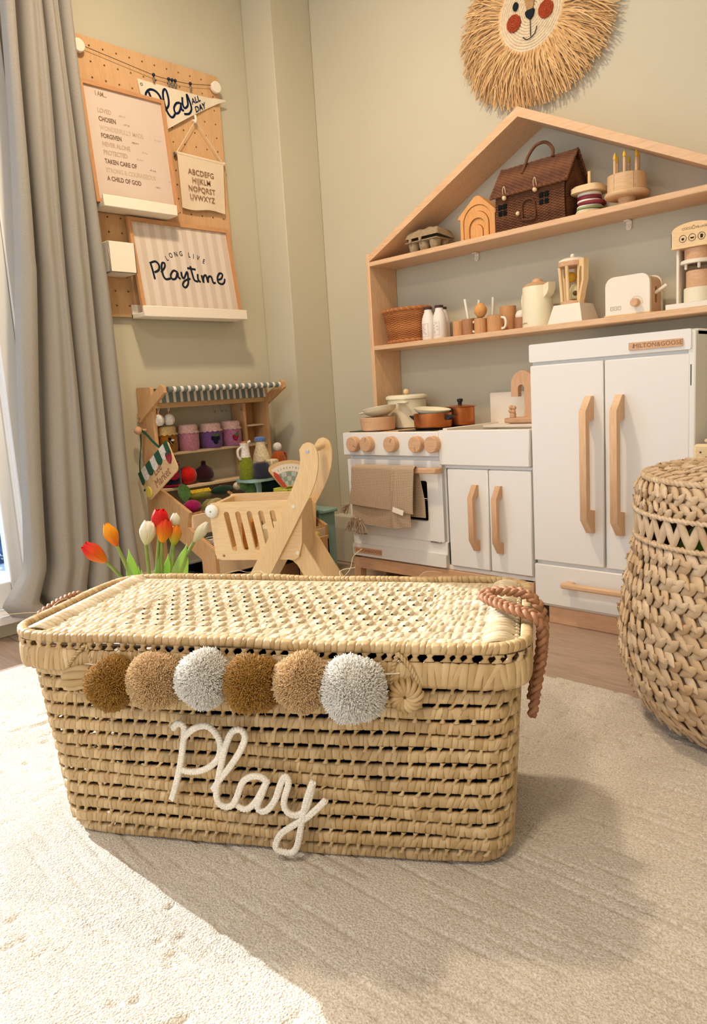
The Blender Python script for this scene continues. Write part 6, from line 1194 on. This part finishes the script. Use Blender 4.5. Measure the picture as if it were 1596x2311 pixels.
for s in (-1, 1):   # wide end bindings across the lid
    mb = MB(); ny = 26
    for j in range(ny):
        y = -hdL+.026+(2*hdL-.052)*j/(ny-1); x0, x1 = s*(xmax-.012), s*(hwL-.016); a = np.linspace(0, 1, 7); w = .0075
        Pp = np.stack((x0+(x1-x0)*a, np.full(7, y)+.004*a*s+RNG.normal()*.001, HT-.0085+.0065*np.sin(a*PI)), -1); Pp[:, 2] += zsag(Pp[:, :2]); tube(mb, Pp, w*np.array([.35, .8, 1, 1, .95, .7, .4]), 8, var=random.random(), flat=.55)
    part('end_binding', mb, m_palm2, lid, smooth=70, kind='stuff')
    mb = MB()
    for j in range(20): y = -hdL+.03+(2*hdL-.06)*j/19; x = s*(hwL-.0165); ball(mb, .0055, (x, y, HT-.010+float(zsag(np.array([x, y])))), 8, 6, (.9, .8, .9), var=random.random())
    part('end_knots', mb, m_palm2, lid, smooth=70, kind='stuff')
# plaited handles
hR_ = [(.416, -.083, .215), (.422, -.085, .255), (.430, -.088, .30), (.434, -.092, .345), (.428, -.096, .372), (.405, -.084, .379), (.374, -.052, .380), (.348, -.014, .381), (.346, .006, .382), (.360, .014, .383), (.392, .010, .384), (.420, -.002, .376), (.434, -.018, .35), (.432, -.026, .30), (.424, -.03, .262), (.417, -.031, .22)]
mb = MB(); braid(mb, spline(hR_, 8), .0078, .0032, .038, .0052, up=(0, 0, 1)); part('plaited_handle', mb, m_plait, chest, smooth=70, label='brown plaited leaf handle')
hL_ = [(-.418, -.105, .27), (-.428, -.105, .32), (-.430, -.098, .350), (-.428, -.07, .364), (-.427, -.02, .369), (-.427, .03, .367), (-.429, .052, .352), (-.428, .06, .32), (-.418, .06, .27)]
mb = MB(); braid(mb, spline(hL_, 8), .0078, .0032, .038, .0052, up=(1, 0, 0)); part('plaited_handle', mb, m_plait, chest, smooth=70, label='brown plaited leaf handle')
# toggles with twisted loops
fy = lambda z: -(.157+z*(.024/.3586))-.010
mb = MB(); Mtg = basis((.2424, fy(.29)-.012, .290), (1.18, 0, 0), (0, 0, 1.18), (0, -1.1, 0))
for k_ in range(15):
    a = k_*2*PI/15; q = [(.004*math.cos(a), .004*math.sin(a), .006), (.011*math.cos(a+.25), .011*math.sin(a+.25), .0105), (.018*math.cos(a+.45), .018*math.sin(a+.45), .005), (.019*math.cos(a+.55), .019*math.sin(a+.55), -.004)]; tube(mb, tf(spline(q, 4), Mtg), .0042, 6, var=random.random())
part('toggle_button', mb, m_palm, chest, smooth=70)
mb = MB(); twist(mb, spline([(.233, fy(.35)-.006, .350), (.226, fy(.33)-.008, .330), (.2215, fy(.3)-.008, .302), (.226, fy(.28)-.008, .280), (.243, fy(.27)-.008, .2705), (.259, fy(.28)-.008, .280), (.2615, fy(.3)-.008, .302), (.250, fy(.33)-.009, .332), (.2335, fy(.35)-.006, .351)], 8), .0018, .012, .0021); part('toggle_loop', mb, m_palm, chest, smooth=70)
mb = MB(); Mtl = basis((-.283, fy(.30)-.010, .300), (1, 0, .25), (0, 0, 1))
for k_ in range(8):
    a = k_*2*PI/8; q = [(-.020, .011*math.cos(a), .011*math.sin(a)), (-.004, .014*math.cos(a+.2), .014*math.sin(a+.2)), (.016, .013*math.cos(a+.4), .013*math.sin(a+.4)), (.022, .010*math.cos(a+.45), .010*math.sin(a+.45))]; tube(mb, tf(spline(q, 4), Mtl), .0068, 6, var=random.random())
part('toggle_roll', mb, m_palm, chest, smooth=70)
mb = MB(); twist(mb, spline([(-.266, fy(.35)-.004, .353), (-.285, fy(.33)-.006, .335), (-.303, fy(.31)-.006, .312), (-.306, fy(.29)-.006, .292), (-.284, fy(.275)-.014, .276), (-.258, fy(.29)-.010, .290), (-.255, fy(.32)-.006, .318), (-.265, fy(.35)-.004, .352)], 8), .0016, .012, .0019); part('toggle_loop', mb, m_palm, chest, smooth=70)
# cord word Play
m_knit = mat('knit_cord', (242, 236, 224), .95, .1, (226, 218, 202), 300, .3, 700)
WORD = [
 [[-.1287, .2201], [-.1201, .2289], [-.1115, .2275], [-.1089, .2181], [-.1142, .1969], [-.1223, .1662], [-.1337, .1317], [-.1487, .0938]],
 [[-.1115, .2061], [-.098, .2187], [-.0823, .2269], [-.0677, .2277], [-.0562, .2165], [-.051, .2005], [-.0551, .1794], [-.0672, .1637], [-.0863, .1518], [-.1076, .1473], [-.1222, .1494]],
 [[-.0723, .1192], [-.0587, .1385], [-.0384, .1625], [-.0194, .189], [-.0081, .2132], [-.0138, .2254], [-.0285, .2209], [-.0425, .1951], [-.0531, .1646], [-.0618, .1368], [-.0679, .1119], [-.0648, .0961], [-.0543, .0907], [-.042, .096], [-.0329, .1115], [-.0207, .1367], [-.0043, .1474], [.0113, .1473], [.019, .1395]],
 [[.0185, .1406], [.0088, .1237], [-.0052, .1014], [-.0211, .0879], [-.0338, .0915], [-.0397, .1033]],
 [[.0185, .1406], [.0081, .1176], [-.0013, .0971], [.0019, .0873], [.0136, .0898], [.0284, .1086], [.0408, .138], [.0495, .15], [.0532, .1389], [.0437, .1113], [.0427, .0961], [.0501, .0861], [.0627, .085], [.0758, .0959], [.0861, .1221], [.0924, .1446]],
 [[.0924, .1446], [.0795, .1124], [.07, .0806], [.0613, .0452], [.0538, .0254], [.0435, .018], [.025, .021], [.0218, .0296], [.032, .0497], [.0535, .0666], [.0751, .081], [.0907, .0948], [.1101, .1148]]]
bowf = lambda x: .010*(1-min(1, abs(x)/.4)**2)
wd_ = thing('cord_word', 'white knitted cord shaped into the word Play on the chest front', 'cord lettering', CH, CYAW)
for j, st in enumerate(WORD):
    pts = [(x, fy(z)-.0045-bowf(x)-.0015*(j % 3), z) for x, z in st]; mb = MB(); braid(mb, spline(pts, 8), .0033, .0016, .0125, .0033, up=(0, -1, 0), step=.0016, n=6, var=.5); part('cord_stroke', mb, m_knit, wd_, smooth=70)
# pompom garland
def yarn(name, c, c2): return mat('yarn_'+name, c, 1., .05, var=c2, sheen=.5, trans=.25)
y_mus, y_tan, y_wht = yarn('mustard', (190, 142, 58), (158, 110, 38)), yarn('tan', (234, 202, 152), (212, 172, 120)), yarn('white', (250, 248, 242), (240, 236, 226))
POM = [(-.2083, .3110, .0405, y_mus, 'mustard brown yarn pompom beside the rolled toggle'), (-.1338, .3180, .042, y_tan, 'tan yarn pompom between the mustard and white ones by the rolled toggle'), (-.0535, .3235, .0425, y_wht, 'white yarn pompom between the tan and mustard ones above the letter P'), (.0216, .3180, .0425, y_mus, 'mustard brown yarn pompom between a white and a tan one'), (.0972, .3225, .042, y_tan, 'tan yarn pompom between the mustard and the largest white one'), (.1735, .3165, .0465, y_wht, 'largest white yarn pompom beside the round toggle button')]
for x, z, r, m_, lb in POM:
    g_ = thing('pompom', lb, 'pompom', (CH[0]+math.cos(CYAW)*x-math.sin(CYAW)*(fy(z)-r*.80), CH[1]+math.sin(CYAW)*x+math.cos(CYAW)*(fy(z)-r*.80), CH[2]+z-.0085), CYAW, 'pompom garland')
    mb = MB(); ball(mb, r*.90, n=24, m=16, var=.45); part('core', mb, m_, g_)
    n = 9500; d = RNG.normal(size=(n, 3)); d /= np.linalg.norm(d, axis=1)[:, None]; rr = r*(1+.05*np.sin(d[:, 0]*5+x*40)*np.cos(d[:, 2]*4)+RNG.normal(0, .022, n)); bs = d*(r*.80)+RNG.normal(0, .002, (n, 3)); tip = d*rr[:, None]+RNG.normal(0, .0014, (n, 3))
    ax = np.cross(d, RNG.normal(size=(n, 3))); ax /= np.linalg.norm(ax, axis=1)[:, None]; bx = np.cross(d, ax); w = RNG.uniform(.0006, .0010, n)[:, None]; V = np.empty((n, 7, 3))
    for k_ in range(3): o_ = ax*math.cos(k_*2.094)+bx*math.sin(k_*2.094); V[:, k_] = bs+o_*w*.7; V[:, 3+k_] = tip+o_*w
    V[:, 6] = tip+d*w*.5; F = (np.arange(n)[:, None, None]*7+np.array([[0, 1, 4], [0, 4, 3], [1, 2, 5], [1, 5, 4], [2, 0, 3], [2, 3, 5], [3, 4, 6], [4, 5, 6], [5, 3, 6]])[None]).reshape(-1, 3); vv = np.repeat(RNG.random(n)*.6, 7).reshape(n, 7); vv[:, :3] += .3
    mb = MB(); mb.add(V.reshape(-1, 3), F, vv.reshape(-1)); part('yarn_tufts', mb, m_, g_, smooth=0, kind='stuff')
mb = MB(); tube(mb, spline([(-.27, fy(.33)-.006, .322), (-.2083, fy(.33)-.012, .322), (-.05, fy(.33)-.02, .324), (.1, fy(.33)-.02, .324), (.20, fy(.33)-.014, .322), (.235, fy(.33)-.008, .322)], 8), .0012, 6); solo('garland_string', mb, m_felt, 'thin string threading the pompom garland along the lid', 'string', loc=CH, rz=CYAW)
# loose straw ends
for j, q in enumerate(([(-.405, -.08, .358), (-.415, -.10, .375), (-.43, -.13, .383), (-.44, -.16, .389)], [(-.405, -.085, .358), (-.41, -.07, .375), (-.40, -.05, .385), (-.385, -.04, .38)], [(.05, .182, .355), (.07, .20, .375), (.075, .215, .398), (.09, .23, .41)], [(.06, .182, .355), (.05, .20, .372), (.08, .205, .378)], [(-.10, .182, .355), (-.115, .20, .372), (-.15, .21, .368), (-.17, .21, .372), (-.20, .21, .366)], [(.20, .182, .355), (.22, .20, .37), (.25, .21, .366)])):
    mb = MB(); tube(mb, spline(q, 6), .0006, 4); part('loose_straw', mb, m_palm2, chest)
# dark contents inside the chest
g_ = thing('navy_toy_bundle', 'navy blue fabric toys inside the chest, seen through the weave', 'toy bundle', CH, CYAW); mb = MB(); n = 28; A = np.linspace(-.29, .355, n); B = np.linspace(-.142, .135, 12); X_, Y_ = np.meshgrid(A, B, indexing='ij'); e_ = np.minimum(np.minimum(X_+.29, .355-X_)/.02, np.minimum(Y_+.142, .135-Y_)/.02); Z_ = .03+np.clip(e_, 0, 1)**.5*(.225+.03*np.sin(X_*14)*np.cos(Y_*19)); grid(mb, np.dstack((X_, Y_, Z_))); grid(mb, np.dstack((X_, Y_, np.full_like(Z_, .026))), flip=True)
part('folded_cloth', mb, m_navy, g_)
# ================================================================= round water-hyacinth basket with lid
BX, BY = -.42, 1.60
m_hya = mat('water_hyacinth', (226, 204, 172), .5, .4, (206, 180, 146), 40, .2, 160, var=(196, 164, 124))
bk = thing('round_hyacinth_basket', 'large round plaited water hyacinth basket with a lid', 'basket', (BX, BY, RUGZ))
def lobe_t(nl=7, nw=8):
    a = np.linspace(0, 1, nl); th = np.arange(nw)*2*PI/nw; w = np.array([.10, .55, .88, 1, .92, .62, .08]); P = np.zeros((nl, nw, 3))
    for i in range(nl): P[i, :, 0] = (a[i]-.5); P[i, :, 1] = .5*w[i]*np.cos(th); P[i, :, 2] = .5*w[i]**.7*np.sin(th)
    return P, gridf(nl, nw, False, True)
LT, LF = lobe_t()
def braid_ring(mb, r, z, nr, nz, pitch_c, wrow, seed, thick=.0105):
    """one plaited ring: chevrons of leaf lobes; (nr, nz) is the outward normal in the (radius, z) plane"""
    rg = np.random.default_rng(seed); n = max(8, int(2*PI*r/pitch_c)); mr, mz = -nz, nr          # meridian (upwards)
    for s in (-1, 1):
        a = (np.arange(n)+(.5 if s > 0 else 0)+rg.normal(0, .05, n))*2*PI/n; L_ = wrow*1.38*rg.uniform(.9, 1.15, n); Wd = wrow*.57*rg.uniform(.85, 1.15, n); tilt = s*(-.60)+rg.normal(0, .06, n)
        rad = np.stack((np.cos(a), np.sin(a), 0*a), -1); tan = np.stack((-np.sin(a), np.cos(a), 0*a), -1); up = np.array([0, 0, 1.]); nrm = rad*nr+up*nz; mer = rad*mr+up*mz
        ctr = rad*r+up*z+mer*(s*wrow*.235)+nrm*rg.normal(0, .0008, n)[:, None]; ex = tan*np.cos(tilt)[:, None]+mer*np.sin(tilt)[:, None]; ey = np.cross(nrm, ex); roll = rg.normal(.26, .08, n)[:, None]; exx = ex+nrm*roll
        V = ctr[:, None, None]+exx[:, None, None]*(LT[None, ..., 0:1]*L_[:, None, None, None])+ey[:, None, None]*(LT[None, ..., 1:2]*Wd[:, None, None, None])+nrm[:, None, None]*(LT[None, ..., 2:3]*thick)
        m = LT.shape[0]*LT.shape[1]; mb.add(V.reshape(-1, 3), (np.arange(n)[:, None, None]*m+LF[None]).reshape(-1, 4), np.repeat(rg.random(n), m))
prof = np.array([(.17, .004), (.222, .022), (.258, .060), (.280, .115), (.288, .175), (.285, .235), (.276, .295), (.264, .350), (.256, .392)])
d_ = np.r_[0, np.cumsum(np.linalg.norm(np.diff(prof, axis=0), axis=1))]; NRW = 12
for i in range(NRW):
    s = (i+.5)/NRW*d_[-1]; r, z = np.interp(s, d_, prof[:, 0]), np.interp(s, d_, prof[:, 1]); r2, z2 = np.interp(min(s+.004, d_[-1]), d_, prof[:, 0]), np.interp(min(s+.004, d_[-1]), d_, prof[:, 1]); t_ = np.array([r2-r, z2-z]); t_ /= np.linalg.norm(t_)+1e-9
    mb = MB(); braid_ring(mb, r-.004, z, t_[1], -t_[0], .0265, d_[-1]/NRW, 900+i); part('plaited_row', mb, m_hya, bk, smooth=75)
mb = MB(); lathe(mb, [(r-.014, z) for r, z in prof], 48, close=False); lathe(mb, [(r-.018, z) for r, z in prof[::-1]], 48, close=False); lathe(mb, [(0, .003), (.165, .003), (.165, .008), (0, .008)], 40); part('inner_wall', mb, m_hya, bk)
# open zigzag band
mb = MB(); nz_ = 44
for k_ in range(nz_):
    a0 = 2*PI*k_/nz_; a1 = a0+PI/nz_*(1 if k_ % 2 else .9)
    for (aa, ab) in ((a0, a1), (a1, a0+2*PI/nz_)):
        up_ = (aa == a0); P0 = np.array([.254*math.cos(aa), .254*math.sin(aa), .400 if up_ else .447]); P1 = np.array([.252*math.cos(ab), .252*math.sin(ab), .447 if up_ else .400]); Q = [P0, P0*.7+P1*.3, P0*.3+P1*.7, P1]; tube(mb, Q, np.array([.0072, .0085, .008, .0062])*RNG.uniform(.85, 1.15), 7, var=random.random(), flat=.6, up=(math.cos(aa), math.sin(aa), 0))
part('zigzag_band', mb, m_hya, bk, smooth=70, kind='stuff')
mb = MB()
for z in (.397, .451): braid(mb, [(.254*math.cos(a), .254*math.sin(a), z) for a in np.linspace(0, 2*PI, 90)], .0045, .0025, .03, .0045, step=.006)
part('band_cord', mb, m_hya, bk, smooth=70)
# lid
lp = [(.256, .470), (.255, .500)]; lidp = MB(); braid_ring(lidp, .251, .4665, 1, .0, .0255, .030, 940); lid_ = part('lid', lidp, m_hya, bk, smooth=75)
mb = MB(); braid_ring(mb, .249, .4945, .98, .2, .0255, .030, 941); part('lid_row', mb, m_hya, lid_, smooth=75)
mb = MB(); braid(mb, [(.236*math.cos(a), .236*math.sin(a), .517) for a in np.linspace(0, 2*PI, 90)], .005, .003, .034, .0055, step=.006); part('lid_cord', mb, m_hya, lid_, smooth=70)
for i in range(7): r = .214-.031*i; mb = MB(); z = .519+.020*(1-(r/.24)**2); braid_ring(mb, max(r, .014), z, .12*r/.24, .99, .027, .031, 950+i); part('lid_row', mb, m_hya, lid_, smooth=75)
mb = MB(); lathe(mb, [(.243, .455), (.240, .51), (.22, .514), (.12, .526), (0, .532)], 40, close=False); lathe(mb, [(0, .524), (.12, .518), (.22, .506), (.234, .50), (.237, .455)], 40, close=False); part('lid_lining', mb, m_hya, lid_)
# soft toys showing through the band
for nm, c, lb, (x, y, z), sc in (('green_plush', (150, 170, 52), 'lime green plush toy inside the round basket', (-.14, -.12, .34), (.8, .9, 1.05)), ('grey_plush', (92, 100, 120), 'blue grey plush toy inside the round basket', (-.17, .02, .33), (.7, .9, 1.05)), ('red_book', (160, 40, 44), 'red toy book edge inside the round basket', (-.165, .09, .36), (.3, .35, .9))):
    mb = MB(); ball(mb, .085 if nm != 'red_book' else .08, (0, 0, 0), 20, 14, sc); solo(nm, mb, felt(nm, c), lb, 'toy', loc=(BX+x+.06, BY+y+.02, RUGZ+z))
# ================================================================= tulips in a vase behind the chest
VX, VY = -1.615, .905
m_vase = mat('white_ceramic', (238, 234, 226), .25, .5)
mb = MB(); lathe(mb, [(0, 0), (.045, 0), (.055, .01), (.062, .08), (.055, .16), (.042, .21), (.046, .235), (.042, .236), (.037, .212), (.05, .16), (.056, .08), (.05, .012), (0, .008)], 36); solo('ceramic_vase', mb, m_vase, 'white ceramic vase hidden behind the chest', 'vase', loc=(VX, VY, RUGZ))
m_stem = mat('tulip_stem', (150, 168, 88), .5, .3, (128, 150, 70), 30, trans=.15); m_leaf = mat('tulip_leaf', (186, 214, 120), .45, .35, (150, 192, 84), 18, trans=.5, stretch=(1, 1, .3))
def petalm(name, base, tip): return mat('petal_'+name, base, .5, .3, var=tip, trans=.35)
P_red = petalm('red', (244, 150, 40), (226, 36, 28)); P_org = petalm('orange', (240, 130, 40), (248, 178, 28)); P_wht = petalm('white', (226, 220, 168), (248, 242, 226)); P_oy = petalm('yellow', (190, 200, 60), (250, 150, 40)); P_rt = petalm('scarlet', (232, 60, 40), (224, 30, 28)); P_or2 = petalm('flame', (250, 178, 30), (232, 70, 34))
def petal(mb, ang, R, H, M, op, inner=0):
    nu, nv = 9, 10; P = np.zeros((nu, nv, 3)); W = np.zeros((nu, nv))
    for j in range(nv):
        v = j/(nv-1); r = R*(math.sin(min(v*1.9, PI/2+.0))**.7)*(1 if v < .55 else 1-(1-op*.8)*((v-.55)/.45)**1.6)*(1-.10*inner); wdt = .80*math.sin(PI*min(1, .20+v*.58))**.8*(1 if v < .95 else .8)
        for i in range(nu): u = -1+2*i/(nu-1); a = ang+u*wdt*1.05; rr = r*(1-.10*u*u*(.3+v)); P[i, j] = (rr*math.cos(a), rr*math.sin(a), H*v*(1-.05*u*u*v)); W[i, j] = min(1, max(0, (v-.12)*1.35))
    Q = P.copy(); Q[..., :2] *= .965; grid(mb, P, var=W, M=M, flip=False); grid(mb, Q, var=W, M=M, flip=True)
def tulip(label, base, top, H, R, pm, op, root, group='tulips in the vase'):
    base = np.array(base); top = np.array(top); ax = (top-base)/np.linalg.norm(top-base); R = R*1.12; top = base+(top-base)*1.06; e1 = np.cross(ax, (0.3, .5, .1)); e1 /= np.linalg.norm(e1); M = basis(base, e1, np.cross(ax, e1), ax)
    g_ = thing('tulip', label, 'tulip', (VX, VY, RUGZ+.236), group=group); H = np.linalg.norm(top-base)*1.0
    for k_ in range(6): mb = MB(); petal(mb, k_*PI/3+.2, R, H*(1 if k_ % 2 else .96), M, op, k_ % 2); part('petal', mb, pm, g_, 1, 180)
    r0 = np.array(root); mb = MB(); tube(mb, spline([(VX+(r0[0]-VX)*.3, VY+(r0[1]-VY)*.3, RUGZ+.04), (VX+(r0[0]-VX)*.55, VY+(r0[1]-VY)*.55, RUGZ+.225), r0, base-ax*.012*0+ax*.002], 8), .0042, 10, up=(1, 0, 0)); part('stem', mb, m_stem, g_, 1); return g_
tulip('red orange tulip bent low away from the others', (-1.662, .824, .364), (-1.686, .783, .412), .06, .0205, P_red, .60, (-1.644, .854, .310))
tulip('orange yellow tulip on a leaning stem beside the low red one', (-1.648, .847, .400), (-1.659, .830, .457), .055, .0175, P_org, .38, (-1.635, .870, .310))
tulip('round white tulip below the scarlet tulip', (-1.615, .904, .395), (-1.609, .915, .453), .055, .0205, P_wht, .62, (-1.615, .905, .313))
tulip('scarlet tulip, tallest of the bunch', (-1.604, .939, .425), (-1.600, .944, .478), .05, .021, P_rt, .72, (-1.608, .918, .310))
tulip('flame orange and red tulip in front of the scarlet one', (-1.596, .937, .396), (-1.589, .949, .454), .055, .0205, P_or2, .66, (-1.601, .928, .307))
tulip('small white tulip bud peeking behind the scarlet tulip', (-1.590, .975, .425), (-1.588, .978, .465), .04, .013, P_wht, .4, (-1.600, .945, .307))
tulip('yellow green and orange tulip behind the flame tulip', (-1.592, .966, .384), (-1.584, .975, .436), .045, .016, P_oy, .5, (-1.592, .950, .305))
tulip('closed white tulip leaning toward the cart', (-1.558, 1.002, .389), (-1.539, 1.035, .436), .055, .0145, P_wht, .22, (-1.585, .954, .304))
def leafb(base, tip, w, bend, label):
    b0, t0 = np.array(base), np.array(tip); ax = t0-b0; L_ = np.linalg.norm(ax); ax = ax/L_; sd = np.array([.507, .862, 0]); sd -= ax*(sd @ ax); sd /= np.linalg.norm(sd); nm = np.cross(ax, sd); n, m = 14, 7; P = np.zeros((n, m, 3))
    lo = np.array([VX+(b0[0]-VX)*.6, VY+(b0[1]-VY)*.6, RUGZ+.20])
    for i in range(n):
        v = i/(n-1); c_ = lo+(t0-lo)*v+sd*bend*math.sin(v*PI)*.5; ww = 1.45*w*(math.sin(PI*min(1, .12+v*.9))**.8)*(1 if v < .9 else (1-v)/.1*.8+.05)
        for j in range(m): u = -1+2*j/(m-1); P[i, j] = c_+sd*u*ww-nm*(1-u*u)*ww*.45
    mb = MB(); grid(mb, P); grid(mb, P-nm*.0008, flip=True); return solo('tulip_leaf', mb, m_leaf, label, 'leaf', 'leaves in the vase', smooth=180)
leafb((-1.637, .867, .310), (-1.635, .868, .394), .013, -.004, 'broad upright tulip leaf behind the orange tulip stem'); leafb((-1.611, .911, .308), (-1.600, .930, .370), .011, .002, 'pointed tulip leaf in front of the white tulip stem'); leafb((-1.597, .937, .306), (-1.590, .949, .371), .011, -.002, 'tulip leaf standing between the two middle stems'); leafb((-1.589, .949, .304), (-1.566, .989, .391), .016, .006, 'longest bright tulip leaf leaning toward the cart'); leafb((-1.627, .882, .310), (-1.626, .884, .348), .006, 0, 'short narrow tulip leaf near the orange stem'); leafb((-1.620, .894, .308), (-1.623, .889, .338), .007, 0, 'shortest pale tulip leaf at the vase edge')
